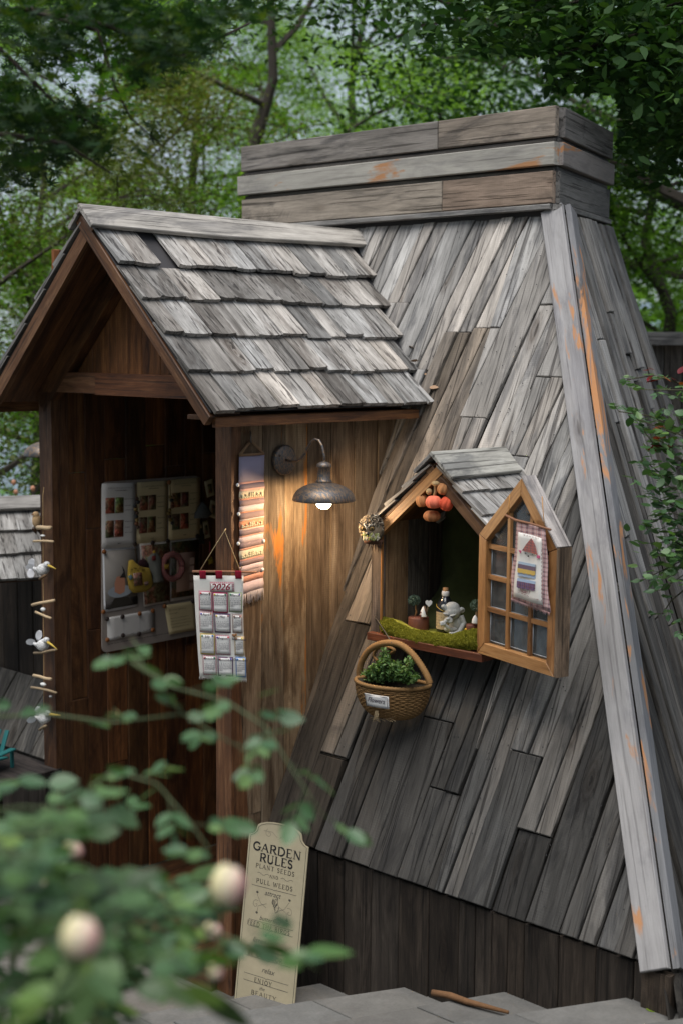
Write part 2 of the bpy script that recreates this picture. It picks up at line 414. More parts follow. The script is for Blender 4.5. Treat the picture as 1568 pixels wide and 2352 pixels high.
# skirting wall below the slope
YS = 3.745
base = empty('base_wall', (-2.9, YS, .3), parent=cottage)
F_b = frame((0, YS, 0), (0, 0, 1), (1, 0, 0))
if F_b.col[2].y > 0: F_b = frame((0, YS, 0), (0, 0, 1), (-1, 0, 0))
sb_ = 1 if F_b.col[1].x > 0 else -1
xs = [-3.913, -3.78, -3.645, -3.509, -3.37, -3.238, -3.096, -2.96, -2.889, -2.819, -2.75, -2.681, -2.543, -2.402, -2.262, -2.19]
for a, b in zip(xs[:-1], xs[1:]):
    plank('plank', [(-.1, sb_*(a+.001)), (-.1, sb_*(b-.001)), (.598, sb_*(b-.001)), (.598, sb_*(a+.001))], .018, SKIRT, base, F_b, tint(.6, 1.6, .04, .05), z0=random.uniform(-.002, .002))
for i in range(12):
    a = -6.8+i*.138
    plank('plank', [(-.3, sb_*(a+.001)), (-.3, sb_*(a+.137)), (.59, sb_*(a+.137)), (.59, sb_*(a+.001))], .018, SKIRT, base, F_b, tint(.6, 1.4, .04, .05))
backing(rect(-.2, .59, *sorted((sb_*-3.913, sb_*-2.12))), base, F_b)
F_r0 = frame((-2.13, YS, 0), (0, 0, 1), (-.30, .95, 0))
# right end post under the hip
px0, px1 = PY((1467, 2300), 3.70).x, PY((1535, 2300), 3.70).x
plank('corner_post', rect(-.1, .60, *sorted((sb_*px0, sb_*px1))), .03, SKIRT, base, frame((0, 3.735, 0), (0, 0, 1), (sb_, 0, 0)), (1.9, 1.75, 1.6, 0))

# ---------------------------------------------------------------- right slope
K = PZ((1392, 522), 3.05)
nr = (HB-HT).cross(K-HT).normalized()
if nr.x < 0: nr = -nr
hr = Vector((K.x-HT.x, K.y-HT.y, 0)).normalized()
hr = (Vector((0, 0, 1)).cross(nr)).normalized()
if hr.y < 0: hr = -hr
dr = nr.cross(hr).normalized()
if dr.z > 0: dr = -dr
F_right = frame(HT, dr, hr)
SR = 1
if F_right.col[2].xyz.dot(nr) < 0: F_right = frame(HT, dr, -hr); SR = -1
side = empty('side_slope', (-2.9, 4.8, 1.5), parent=cottage)
Fi = F_right.inverted()
hb = Fi @ HB; kk = Fi @ K; hbx, hby = hb.x, SR*hb.y; kky = SR*kk.y
print('right slope', hbx, hby, kky)
LR = hbx+.15
# far edge: mirror of the hip
def far(s): return kky + .20*s
lean = .02
for i in range(-16, 26):
    y0 = i*.085
    js = sorted(random.uniform(.3, LR-.3) for _ in range(random.choice((1, 2, 2, 3))))
    cuts = [0]+js+[LR]
    for a, b in zip(cuts[:-1], cuts[1:]):
        e = lambda yy, s: yy*(1+.22*s/LR) + lean*s
        pl = [(a+.003, e(y0+.002, a)), (b-.003, e(y0+.002, b)), (b-.003, e(y0+.081, b)), (a+.003, e(y0+.081, a))]
        # right of the hip line y = hby*s/hbx
        pl = clip(pl, -hby/hbx, 1, 0.)
        if len(pl) > 2: pl = clip(pl, .20, -1, -kky-.0)
        if len(pl) > 2:
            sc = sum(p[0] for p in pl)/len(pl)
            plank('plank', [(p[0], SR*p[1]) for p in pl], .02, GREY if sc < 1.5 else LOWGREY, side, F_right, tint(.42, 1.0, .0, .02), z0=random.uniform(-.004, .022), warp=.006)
pl = [(0, 0), (LR, hby/hbx*LR), (LR, far(LR)), (0, kky)]
backing([(p[0], SR*p[1]) for p in pl], side, F_right, z=-.018)
# hip trim boards
hv = (HB-HT).normalized()
for (fr, w, nm, off) in (('f', .070, 'hip_board', 0), ('r', .052, 'hip_board', 0)):
    if fr == 'f':
        side_dir = Vector((-1, 0, 0)); side_dir = (side_dir - n_main*side_dir.dot(n_main)); nn = n_main
    else:
        side_dir = hr; nn = nr
    F = frame(HT+nn*.026-hv*.02, hv, side_dir)
    s_ = 1 if F.col[2].xyz.dot(nn) > 0 else -1
    if s_ < 0: F = frame(HT+nn*.026-hv*.02, hv, -side_dir)
    L = (HB-HT).length+.03
    y0, y1 = (-.026, w) if fr == 'f' else (-.024, w)
    if s_ < 0: y0, y1 = -y1, -y0
    o = plank(nm, rect(0, L, y0, y1), .022, HIP, side if fr == 'r' else front, F, (.86, .86, .87, .64) if fr == 'f' else (.50, .52, .55, .72), warp=0)

# ---------------------------------------------------------------- chimney
chim = empty('chimney', (-4.4, 5.2, 3.05), parent=cottage)
YC = 4.86; CL, CR = -5.255, -3.42
cr = Vector((K.x-CR, K.y-YC, 0)); CLEN = cr.length; cr.normalize()
def facade(n): return
def cboard(z0, z1, xa, xb, proud, col, bow=0, mat=GREY, dz=0.):
    F = frame((0, YC-.02, 0), (1, 0, 0), (0, 0, 1))   # normal -Y
    plank('board', [(xa, z0), (xb, z0+dz*0), (xb, z1), (xa, z1)], .022+proud, mat, chim, F, col, ch=.003, warp=.001)
def sboard(z0, z1, a, b, proud, col, mat=GREY, k=0.):
    F = frame((CR, YC-.02, 0), cr, (0, 0, 1))
    if F.col[2].x < 0: F = frame((CR, YC-.02, 0), -cr, (0, 0, 1)); a, b = -b, -a
    plank('board', [(a, z0), (b, z0), (b, z1), (a, z1)], .022+proud, mat, chim, F, col, ch=.003, warp=.001)
g = lambda *a: tuple(a)
cboard(3.060, 3.082, -5.25, CR+.0, .012, g(.8, .8, .8, 0))
sboard(3.060, 3.082, -.02, CLEN, .012, g(.7, .7, .7, 0))
cboard(3.086, 3.214, -5.262, -3.993, 0, g(1.12, 1., .86, 0)); cboard(3.086, 3.214, -3.989, CR+.004, .002, g(.92, .72, .58, .15))
cboard(3.214, 3.232, -5.25, CR, -.012, g(.4, .38, .35, 0))
cboard(3.236, 3.326, -5.28, CR+.016, .013, g(1.15, 1.12, 1.0, .72), mat=HIP)
cboard(3.328, 3.345, -5.25, CR, -.008, g(.45, .42, .4, 0))
cboard(3.350, 3.468, -5.262, -4.020, .004, g(.74, .70, .66, 0)); cboard(3.350, 3.468, -4.016, CR+.012, .004, g(1.0, .87, .74, 0))
sboard(3.086, 3.214, .0, CLEN, 0, g(.55, .55, .55, 0)); sboard(3.214, 3.232, 0, CLEN, -.012, g(.3, .3, .3, 0))
sboard(3.236, 3.326, -.006, CLEN+.02, .013, g(.8, .74, .70, .55), mat=HIP); sboard(3.328, 3.345, 0, CLEN, -.01, g(.3, .3, .3, 0))
sboard(3.350, 3.468, .03, CLEN+.01, .006, g(.55, .54, .54, 0))
bx = MB(); far_ = Vector((CR, YC, 0))+cr*CLEN
for (z0, z1) in ((3.03, 3.44),):
    q = [(CL, YC-.005), (CR-.004, YC-.005), (far_.x-.01, far_.y-.01), (CL, far_.y)]
    bx.add([(x, y, z0) for x, y in q]+[(x, y, z1) for x, y in q], [(3, 2, 1, 0), (4, 5, 6, 7), (0, 1, 5, 4), (1, 2, 6, 5), (2, 3, 7, 6), (3, 0, 4, 7)])
bx.obj('core', FELT, chim, smooth=False)
# back and left slopes of the roof body (plain boards, seen only from elsewhere)
hullv = [(HT.x, HT.y, 3.05), (K.x, K.y, 3.05), (CL, K.y, 3.05), (CL, YC, 3.05)]
rb = F_right @ Vector((LR, SR*far(LR), -.02)); lb = Vector((-6.6, ymain(.6), .6))
hv2 = [hullv[1], hullv[2], (CL-1.0, rb.y+.4, .55), (rb.x, rb.y, rb.z)]
mobj('back_slope', (hv2, [(0, 1, 2, 3)]), SKIRT, cottage)
mobj('left_slope', ([hullv[2], (CL, YC+.06, 3.05), (-6.5, 4.4, .6), (CL-1.0, rb.y+.4, .55)], [(0, 1, 2, 3)]), LOWGREY, cottage)

# ---------------------------------------------------------------- porch
porch = empty('porch', (-4.5, 3.6, 0), parent=cottage)
XR_, ZR_, XE = -4.50, 2.985, -3.778       # ridge, right eave
YF = 3.31                                # front of the roof overhang
al = pi/4; SL = (XE-XR_)/cos(al)
roofR = empty('porch_roof', (XR_, 4, ZR_), parent=cottage)
def shingle(F, u0, u1, v0, v1, col, thick=.017, lift=.014, curl=0., sgn=1, cut=None, par=None, mat=None, name='shingle'):
    # F: x down the slope, y along the eave, z out
    nv_ = 4; V = []; wob = [random.uniform(-.0025, .0025) for _ in range(nv_)]; ej = random.uniform(-.004, .004)
    uc, vc = (u0+u1)/2, (v0+v1)/2
    for (u, zb, zt) in ((u0, 0, .006), (u1, lift, lift+thick)):
        for k in range(nv_):
            v = v0+(v1-v0)*k/(nv_-1); du = 0 if u == u0 else ej+wob[k]*1.2
            uu = u
            if cut: 
                vm = cut(u)
                v = min(v, vm)
            z = wob[k]*(1 if u == u1 else .3) + (curl*((k/(nv_-1)-.5)**2)*4 if u == u1 else 0)
            V.append((uu+du-uc, v-vc, zb+z)); V.append((uu+du-uc, v-vc, zt+z))
    f = []
    N = nv_*2
    for k in range(nv_-1):
        a = k*2; f += [(a+1, N+a+1, N+a+3, a+3), (a, a+2, N+a+2, N+a), (N+a, N+a+2, N+a+3, N+a+1), (a, a+1, a+3, a+2)]
    f += [(0, N, N+1, 1), (N-2, N-1, 2*N-1, 2*N-2)]
    if F.col[2].xyz.dot(F.col[0].xyz.cross(F.col[1].xyz)) < 0: pass
    return mobj(name, (V, f), mat or SHNG, par, F @ Matrix.Translation((uc, vc, 0)), col)
FR = frame((XR_, 0, ZR_), (cos(al), 0, -sin(al)), (0, 1, 0))     # normal = +x up
rows = [.275, .462, .65, .84, SL+.005]
for r, ub in enumerate(rows):
    y = YF+random.uniform(0, .004); k = 0
    while True:
        w = random.choice((.085, .1, .11, .125, .135))
        if r == 0: w *= .9
        zend = ZR_-ub*sin(al); yl = ymain(zend)-.012
        y1 = min(y+w, yl)
        if y1-y > .012 and not (r == 0 and k == 2):
            shingle(FR, max(.03, ub-(.19 if r == 1 else .27)), ub+random.uniform(-.009, .008), y+.0022, y1-.0022, tint(.55, 1.3, .01, .035) if random.random() < .8 else tint(1.2, 1.45, .03), curl=random.uniform(-.003, .008), lift=random.uniform(.010, .016),
                    cut=lambda u: ymain(ZR_-u*sin(al))+.03, par=roofR)
        y = y+w; k += 1
        if y >= yl: break
FL = frame((XR_, 0, ZR_), (-cos(al), 0, -sin(al)), (0, -1, 0))
for r, ub in enumerate(rows):
    y = YF
    while y < 4.7:
        w = random.uniform(.075, .12)
        shingle(FL, max(.03, ub-.27), ub+random.uniform(-.006, .006), -(y+w-.001), -y-.001, tint(.6, 1.0), par=roofR)
        y += w
# roof decking, felt, ridge cap, barge boards, soffit
def yR(u): return ymain(ZR_-u*sin(al))
plank('roof_felt', [(.0, YF+.01), (SL-.01, YF+.01), (SL-.01, yR(SL)), (0, yR(0))], .004, FELT, roofR, FR, (1, 1, 1, 0), z0=-.006, warp=0)
plank('decking', [(.0, YF+.03), (SL-.03, YF+.03), (SL-.03, yR(SL)-.02), (0, yR(0)-.02)], .02, DARKB, roofR, FR, (.8, .8, .8, 0), z0=-.028, warp=0)
plank('roof_felt', [(.0, -4.85), (SL-.01, -4.6), (SL-.01, -YF-.01), (0, -YF-.01)], .004, FELT, roofR, FL, (1, 1, 1, 0), z0=-.006, warp=0)
for i in range(7):   # soffit boards under the left slope, running down the slope
    plank('soffit_board', rect(.0, SL-.02, -(YF+.03+(i+1)*.15), -(YF+.03+i*.15)-.002), .02, DARKB, roofR, FL, tint(.5, 1.2, .05), z0=-.028)
capF = frame((XR_-.004, YF-.03, ZR_+.018), (0, 1, 0), (-cos(al), 0, sin(al)))
plank('ridge_cap', [(0, -.105), (.62, -.112), (1.50, -.09), (yR(0)+.06-YF, -.085), (yR(0)+.06-YF, .012), (0, .012)], .018, GREY, roofR, capF, (1.3, 1.27, 1.22, 0), z0=.014, warp=0)
capL = frame((XR_-.004, YF-.01, ZR_+.016), (0, -1, 0), (cos(al), 0, sin(al)))
plank('ridge_cap', rect(-1.6, 0, -.1, .004), .018, GREY, roofR, capL, (.8, .8, .8, 0), z0=.012, warp=0)
def slopebeam(name, F, u0, u1, v, tk, z0, depth, mat, col):   # bar running down the slope, on edge at y=v..v+tk
    plank(name, rect(u0, u1, v, v+tk), depth, mat, roofR, F, col, z0=z0-depth, warp=0)
slopebeam('barge_board', FR, -.03, SL+.004, YF+.002, .028, -.010, .044, TRIMB, (1, .95, .9, .15))
slopebeam('barge_board', FL, -.03, SL+.02, -YF-.033, .028, -.012, .058, TRIMB, (1, .95, .9, .15))
slopebeam('rafter', FR, .0, SL-.05, EY-.01, .05, -.03, .09, DARKB, (1, 1, 1, 0))
slopebeam('rafter', FL, .05, SL-.05, -EY-.05, .05, -.03, .09, DARKB, (1, 1, 1, 0))
beam('eave_board', (XE-.014, YF+.03, 2.232), (XE-.014, 4.44, 2.232), .02, .036, DARKB, roofR, (1.2, 1.1, 1, 0))
beam('eave_board', (-5.265, YF+.03, 2.25), (-5.265, 4.4, 2.25), .03, .075, DARKB, roofR, (1, 1, 1, 0))
plank('soffit_board', rect(XE-.17, XE-.02, YF+.04, 4.45), .015, DARKB, roofR, frame((0, 0, 2.238), (1, 0, 0), (0, 1, 0)), (.8, .8, .8, 0), grain='y')
# posts and lintel
beam('post', (-3.9575, EY+.045, -.02), (-3.9575, EY+.045, 2.28), .087, .09, TRIMB, porch, (1.15, 1.05, 1.0, .0), up=(0, 1, 0))
beam('post', (-5.095, EY+.045, -.02), (-5.095, EY+.045, 2.30), .09, .09, TRIMB, porch, (.8, .76, .74, .1), up=(0, 1, 0))
beam('lintel', (-5.05, EY+.03, 2.345), (-4.74, EY+.03, 2.345), .06, .085, TRIMB, porch, (.95, .85, .8, 0))
beam('lintel', (-4.738, EY+.028, 2.343), (-3.93, EY+.028, 2.343), .06, .088, TRIMB, porch, (1.15, .9, .75, .1))
Fg = frame((0, 3.60, 0), (0, 0, 1), (-1, 0, 0))     # faces -Y ; y = -x
if Fg.col[2].y > 0: Fg = frame((0, 3.60, 0), (0, 0, 1), (1, 0, 0)); sg = 1
else: sg = -1
x = -5.14
while x < -3.93:
    w = random.uniform(.085, .13)
    pl = [(2.37, x), (2.37, x+w-.002), (3.2, x+w-.002), (3.2, x)]
    pl = clip(pl, -1, 1, -(3.0-.045)-4.5+.0) if False else pl
    pl = clip(pl, -1, -1, -(2.95)+4.5); pl = clip(pl, -1, 1, -(2.95)-4.5)
    # z < 2.95 - |x+4.5|
    pl = [(z, x_) for z, x_ in pl]
    if len(pl) > 2: plank('gable_plank', [(z, sg*x_) for z, x_ in pl], .018, DARKB, porch, Fg, tint(.6, 1.5, .08, .05, .0))
    x += w
# side wall
wall = empty('side_wall', (EX, 3.9, 1), parent=cottage)
Fw = frame((EX-.02, 0, 0), (0, 0, 1), (0, -1, 0))
if Fw.col[2].x < 0: Fw = frame((EX-.02, 0, 0), (0, 0, 1), (0, 1, 0)); sw = 1
else: sw = -1
yj = [3.578, 3.689, 3.808, 3.9315, 4.066, 4.20, 4.34, 4.50]
cols = [(1.05, 1, .95, 0), (.9, .9, .9, .62), (1.3, 1.25, 1.15, .60), (.9, .85, .8, .0), (1.3, 1.25, 1.2, .0), (.95, .93, .9, 0), (.85, .85, .85, 0)]
for (a, b), c in zip(zip(yj[:-1], yj[1:]), cols):
    pl = [(0, a+.0016), (2.25, a+.0016), (2.25, b-.0016), (0, b-.0016)]
    pl = clip(pl, .468, -1, -3.448-.012)
    if a < 3.75 and len(pl) > 2: pl = [(0, a+.001), (2.25, a+.001), (2.25, b-.001), (max(0, (b-3.448)/.468-.03), b-.001)] if b > 3.745 else [(0, a+.0016), (2.25, a+.0016), (2.25, b-.0016), (0, b-.0016)]
    for zc0, zc1 in ((0, .70+.1*random.random()), (.70, 2.3)) if a < 3.6 else ((0, 2.3),):
        q = clip(clip(pl, 1, 0, zc0+.001), -1, 0, -zc1+.001)
        if len(q) > 2: plank('plank', [(z, sw*y) for z, y in q], .02, BROWN, wall, Fw, c, z0=random.uniform(-.003, .001))
# inside of the porch
XL = -5.05
inner = empty('interior', (-4.5, 4.2, 0), parent=cottage)
Fl = frame((XL-.02, 0, 0), (0, 0, 1), (0, -1, 0)); sl2 = -1
if Fl.col[2].x < 0: Fl = frame((XL-.02, 0, 0), (0, 0, 1), (0, 1, 0)); sl2 = 1
yy = [3.56]+[PX((q*.7015/1.7417, 1200), XL).y for q in (370, 495, 605, 725, 840, 950, 1060, 1160, 1235)]+[4.50, 4.6, 4.7, 4.8, 4.9, 5.0]
jz = {0: [], 1: [1.95, .95], 2: [1.7, 1.25], 3: [2.0, .62], 4: [1.5, .4], 5: [2.05], 6: [1.95, .85], 7: [1.1], 8: [2.0], 9: [1.4]}
bc = [(1.6, 1.35, 1.1, .05), (.8, .8, .8, 0), (.55, .5, .5, 0), (.95, .85, .8, 0), (.75, .75, .7, 0), (1.15, 1.0, .85, 0), (.8, .7, .7, 0), (1.2, 1., .8, 0), (.9, .85, .8, 0), (1, .9, .8, 0)]
for i, (a, b) in enumerate(zip(yy[:-1], yy[1:])):
    cz = [.085]+sorted(jz.get(i, [random.uniform(.5, 2)]))+[2.9]
    for z0, z1 in zip(cz[:-1], cz[1:]):
        c = bc[i % len(bc)]; k = random.uniform(.7, 1.35)
        plank('plank', [(z0+.001, sl2*(a+.001)), (z1-.001, sl2*(a+.001)), (z1-.001, sl2*(b-.001)), (z0+.001, sl2*(b-.001))], .018, DARKB, inner, Fl, (c[0]*k, c[1]*k, c[2]*k, c[3]), z0=random.uniform(-.002, .001))
Fbk = frame((0, 5.0, 0), (0, 0, 1), (sg, 0, 0))
for i in range(10): plank('plank', rect(0, 2.9, *sorted((sg*(-5.05+i*.12), sg*(-5.05+i*.12+.118)))), .018, DARKB, inner, Fbk, tint(.7, 1.2, .05))
for i in range(9): plank('floor_board', rect(3.5, 5.0, -5.05+i*.12+.001, -5.05+i*.12+.118), .02, DARKB, inner, frame((0, 0, .085), (0, 1, 0), (-1, 0, 0)) @ Matrix.Scale(-1, 4, (0, 1, 0)) if False else frame((0, 0, .065), (0, -1, 0), (1, 0, 0)) @ Matrix.Translation((-8.5, 0, 0)), tint(.4, .9, .03))
beam('threshold', (XL, EY-.005, .04), (-4.0, EY-.005, .04), .05, .085, TRIMB, porch, (.8, .8, .85, .0))
mobj('roof_inside', ([( -5.05, 3.7, 2.35), (-3.93, 3.7, 2.35), (-3.93, 5, 2.35), (-5.05, 5, 2.35)], [(0, 1, 2, 3)]), BLACKIN, inner)

# ---------------------------------------------------------------- window bay
bay = empty('window_bay', (-3.33, 3.98, 1.4), parent=cottage)
YB = 3.98; BL, BR = -3.545, -3.07; ZB = 1.425; BRX, BRZ = -3.285, 2.09
bal = math.atan(.86)
plank('window_sill', rect(BL-.045, BR+.03, -.05, .55), .03, TRIMB, bay, frame((0, YB, ZB-.03), (1, 0, 0), (0, 1, 0)), (1.05, .62, .5, 0), warp=0)
# left lining of vertical boards (faces +x) and right lining
for i in range(4):
    y0 = YB+.01+i*.125
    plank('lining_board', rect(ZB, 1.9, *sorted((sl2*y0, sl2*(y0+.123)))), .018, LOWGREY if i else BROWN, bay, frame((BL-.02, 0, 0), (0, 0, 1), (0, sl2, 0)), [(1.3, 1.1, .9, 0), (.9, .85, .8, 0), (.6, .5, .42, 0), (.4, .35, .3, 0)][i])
    F2 = frame((BR+.02, 0, 0), (0, 0, 1), (0, 1, 0)); k2 = 1
    if F2.col[2].x > 0: F2 = frame((BR+.02, 0, 0), (0, 0, 1), (0, -1, 0)); k2 = -1
    plank('lining_board', rect(ZB, 1.9, *sorted((k2*y0, k2*(y0+.123)))), .018, LOWGREY, bay, F2, (.7, .65, .6, 0))
# outside cheeks
for xx, nm in ((BL-.043, 'cheek_board'), (BR+.043, 'cheek_board')):
    beam(nm, (xx, YB+.12, ZB-.02), (xx, YB+.12, 1.80), .02, .22, LOWGREY, bay, (.9, .85, .8, 0), up=(0, 1, 0))
beam('jamb', (BL-.024, YB-.012, ZB-.005), (BL-.024, YB-.012, 1.875), .045, .03, LOWGREY, bay, (1.05, .9, .85, .25), up=(0, 1, 0))
beam('jamb', (BR+.02, YB-.012, ZB-.005), (BR+.02, YB-.012, 1.875), .035, .03, HONEY, bay, (.9, .85, .8, 0), up=(0, 1, 0))
beam('bead', (BL+.001, YB-.02, ZB), (BL+.001, YB-.02, 1.88), .006, .012, HONEY, bay, (1.1, 1, .9, 0), up=(0, 1, 0))
FBR = frame((BRX, 0, BRZ), (cos(bal), 0, -sin(bal)), (0, 1, 0)); FBL = frame((BRX, 0, BRZ), (-cos(bal), 0, -sin(bal)), (0, -1, 0))
BSL = .30/cos(bal)
for F, s_, w0 in ((FBR, 1, 1.0), (FBL, -1, .8)):
    for r, ub in enumerate((.175, .29, .405)):
        y = YB-.045; k = 0
        while y < ymain(BRZ-ub*sin(bal))-.0:
            w = random.choice((.1, .115, .13)) if r else random.choice((.13, .15))
            y1 = min(y+w, ymain(BRZ-ub*sin(bal))+.03)
            a, b = (y+.001, y1-.001) if s_ > 0 else (-y1+.001, -y-.001)
            if y1-y > .02: shingle(F, max(.02, ub-.17), ub+random.uniform(-.004, .004), a, b, tint(.85*w0, 1.3*w0, 0, .02), thick=.013, lift=.012, par=bay)
            y += w
    plank('decking', rect(0, .385, *sorted((s_*(YB-.03), s_*4.42))), .012, DARKB, bay, F, (.8, .8, .8, 0), z0=-.016, warp=0)
    plank('barge_board', rect(-.02, .385, *sorted((s_*(YB-(.032 if s_ > 0 else .035)), s_*(YB-.008)))), .036, TRIMB if s_ > 0 else HONEY, bay, F, (.75, .72, .68, 0) if s_ > 0 else (.75, .7, .65, 0), z0=-.054, warp=0)
plank('ridge_cap', [(0, -.125), (.42, -.12), (.44, .01), (0, .012)], .014, GREY, bay, frame((BRX, YB-.06, BRZ+.018), (0, 1, 0), (-cos(bal), 0, sin(bal))), (1.0, 1.02, .98, 0), z0=.008, warp=0)
plank('ridge_cap', rect(-.42, 0, -.1, .004), .014, GREY, bay, frame((BRX, YB-.05, BRZ+.016), (0, -1, 0), (cos(bal), 0, sin(bal))), (.7, .7, .7, 0), z0=.006, warp=0)
# ================================================================== ground, steps, water
def leafmat(name, c1, c2, c3=None, trans=.3, rough=.6, spec=.15):
    m, t, b = newmat(name); g = ND(t, 'ShaderNodeNewGeometry'); oi = ND(t, 'ShaderNodeObjectInfo')
    r = math_(t, 'FRACT', math_(t, 'ADD', g.outputs['Random Per Island'], oi.outputs['Random']))
    c = ramp(t, r, [(0, c1), (.7, c2), (1, c3 or c2)])
    c = mixrgb(t, 1., c, oi.outputs['Color'], 'MULTIPLY')
    t.links.new(c, b.inputs['Base Color']); b.inputs['Roughness'].default_value = rough; b.inputs['Specular IOR Level'].default_value = spec
    tr = ND(t, 'ShaderNodeBsdfTranslucent'); t.links.new(mixrgb(t, 1., c, (1.5, 1.7, .6), 'MULTIPLY'), tr.inputs[0])
    ms = ND(t, 'ShaderNodeMixShader'); ms.inputs[0].default_value = trans
    out = [n for n in t.nodes if n.type == 'OUTPUT_MATERIAL'][0]
    t.links.new(b.outputs[0], ms.inputs[1]); t.links.new(tr.outputs[0], ms.inputs[2]); t.links.new(ms.outputs[0], out.inputs[0])
    return m
BARK = plain('bark', (.045, .036, .028), .9, .4, 12, .5)
LEAF_A = leafmat('leaf_fresh', (.065, .125, .022), (.11, .19, .035), (.15, .23, .05), .6)
LEAF_B = leafmat('leaf_dark', (.02, .055, .016), (.04, .09, .022), (.07, .13, .03), .25)
LEAF_M = leafmat('leaf_maple', (.010, .028, .012), (.018, .045, .014), (.06, .09, .014), .3)
LEAF_O = leafmat('leaf_olive', (.05, .075, .02), (.09, .12, .035), (.13, .15, .05), .3)
LEAF_R = leafmat('leaf_rose', (.035, .085, .035), (.06, .125, .05), (.10, .17, .05), .22, .45, .45)
LEAF_W = leafmat('leaf_red', (.12, .012, .018), (.2, .02, .025), (.25, .06, .02), .25, .5)

def terrain():
    n = 90; xs_ = np.linspace(-160, 160, n); ys_ = np.linspace(-60, 260, n); V = []; 
    for y in ys_:
        for x in xs_:
            d = max(0, -x-9.5, y-10, x-12); z = -.06 - 6.4*(1-math.exp(-d*.09)) if d > 0 else -.06
            z += .25*sin(x*.7)*sin(y*.6)*min(1, d/4)
            V.append((x, y, z))
    Fc = [(j*n+i, j*n+i+1, (j+1)*n+i+1, (j+1)*n+i) for j in range(n-1) for i in range(n-1)]
    return V, Fc
tag(mobj('ground', terrain(), EARTH, smooth=True), kind='structure')
m, t, b = newmat('lake_water'); b.inputs['Base Color'].default_value = (.10, .14, .17, 1); b.inputs['Roughness'].default_value = .25
tc = ND(t, 'ShaderNodeTexCoord'); bump(t, b, noise(t, tc.outputs['Object'], 1.5, 3), .2, .1)
tag(mobj('lake_water', ([(-2500, -300, -5.2), (2500, -300, -5.2), (2500, 4000, -5.2), (-2500, 4000, -5.2)], [(0, 1, 2, 3)]), m), kind='structure')
def hills():
    V = []; n = 90
    for i in range(n):
        a = radians(60)+radians(120)*i/(n-1)*1.2; R_ = 1500
        h = 30+22*sin(i*.21)+14*sin(i*.53+1)+6*sin(i*1.3)
        V += [(R_*cos(a), R_*sin(a), -6), (R_*1.15*cos(a), R_*1.15*sin(a), h)]
    return V, [(2*i, 2*i+2, 2*i+3, 2*i+1) for i in range(n-1)]
tag(mobj('far_hills', hills(), plain('hill_blue', (.16, .21, .26), .95)), kind='structure')

# paving landing: slabs
LAND = plain('landing_concrete', (.12, .115, .105), .9, .5, 14, .35)
landing = empty('pavement', (-4, 2.5, 0), kind='structure')
for i in range(7):
    for j in range(5):
        x0, y0 = -6.9+i*.62, 3.47-(j+1)*.8
        plank('slab', rect(x0+.003, x0+.617, y0+.003, y0+.797), .05, LAND, landing, Matrix.Translation((0, 0, -.05)), tint(.8, 1.15, .02, .02), warp=.001)
plank('slab', rect(-6.9, -2.4, 3.475, 3.74), .05, LAND, landing, Matrix.Translation((0, 0, -.052)), (.75, .72, .7, 0), warp=0)
# steps : nosing lines through two picture points on each tread's height
def z8s(x, y): return ((1331+x*.893)/1.7417, (3400+y*.893)/1.7417)
treads = [(.08, (746, 2256), (540, 2291)), (.205, z8s(355, 607), z8s(0, 660)), (.335, z8s(785, 630), z8s(0, 770)), (.47, z8s(1330, 660), z8s(520, 775))]
lines = []
for z, a, bb in treads:
    A, B_ = PZ(a, z), PZ(bb, z); d = (B_-A).normalized(); 
    A = A + d*((3.73-A.y)/d.y)
    lines.append((A, d, z))
    print('tread', z, A, d)
d = lines[-1][1]; A = lines[-1][0]
for k in range(1, 5): lines.append((A+Vector((.46*k, 0, 0)), d, .47+.13*k))
stair = empty('steps', (-2.5, 3, 0), kind='structure')
GRAN = plain('grey_granite', (.115, .112, .105), .9, .55, 16, .5)
for k, (A, d, z) in enumerate(lines[:-1]):
    A2, d2, z2_ = lines[k+1]
    s = 0.; L = 3.3; first = True; s = -.02
    while s < L:
        w = random.choice((.42, .5, .36)) if not first else .33+.1*random.random(); first = False
        q = [A+d*(s+.003), A2+d2*(s+.003)+Vector((.05, 0, 0)), A2+d2*(s+w-.003)+Vector((.05, 0, 0)), A+d*(s+w-.003)]
        plank('slab', [(p.x, p.y) for p in q], .03, GRAN, stair, Matrix.Translation((0, 0, z-.03)), tint(.75, 1.15, .0, .02), warp=.002)
        s += w
    q = [A+Vector((.012, .0, 0)), A+Vector((3.5, 0, 0)), A+d*L+Vector((3.5, 0, 0)), A+d*L+Vector((.012, 0, 0))]
    v = [(p.x, p.y, -.2+k*.001) for p in q]+[(p.x, p.y, z-.031) for p in q]
    mobj('riser', (v, [(0, 1, 2, 3), (4, 5, 6, 7), (0, 1, 5, 4), (1, 2, 6, 5), (2, 3, 7, 6), (3, 0, 4, 7)]), GRAN, stair, color=(.8, .8, .8, 0))

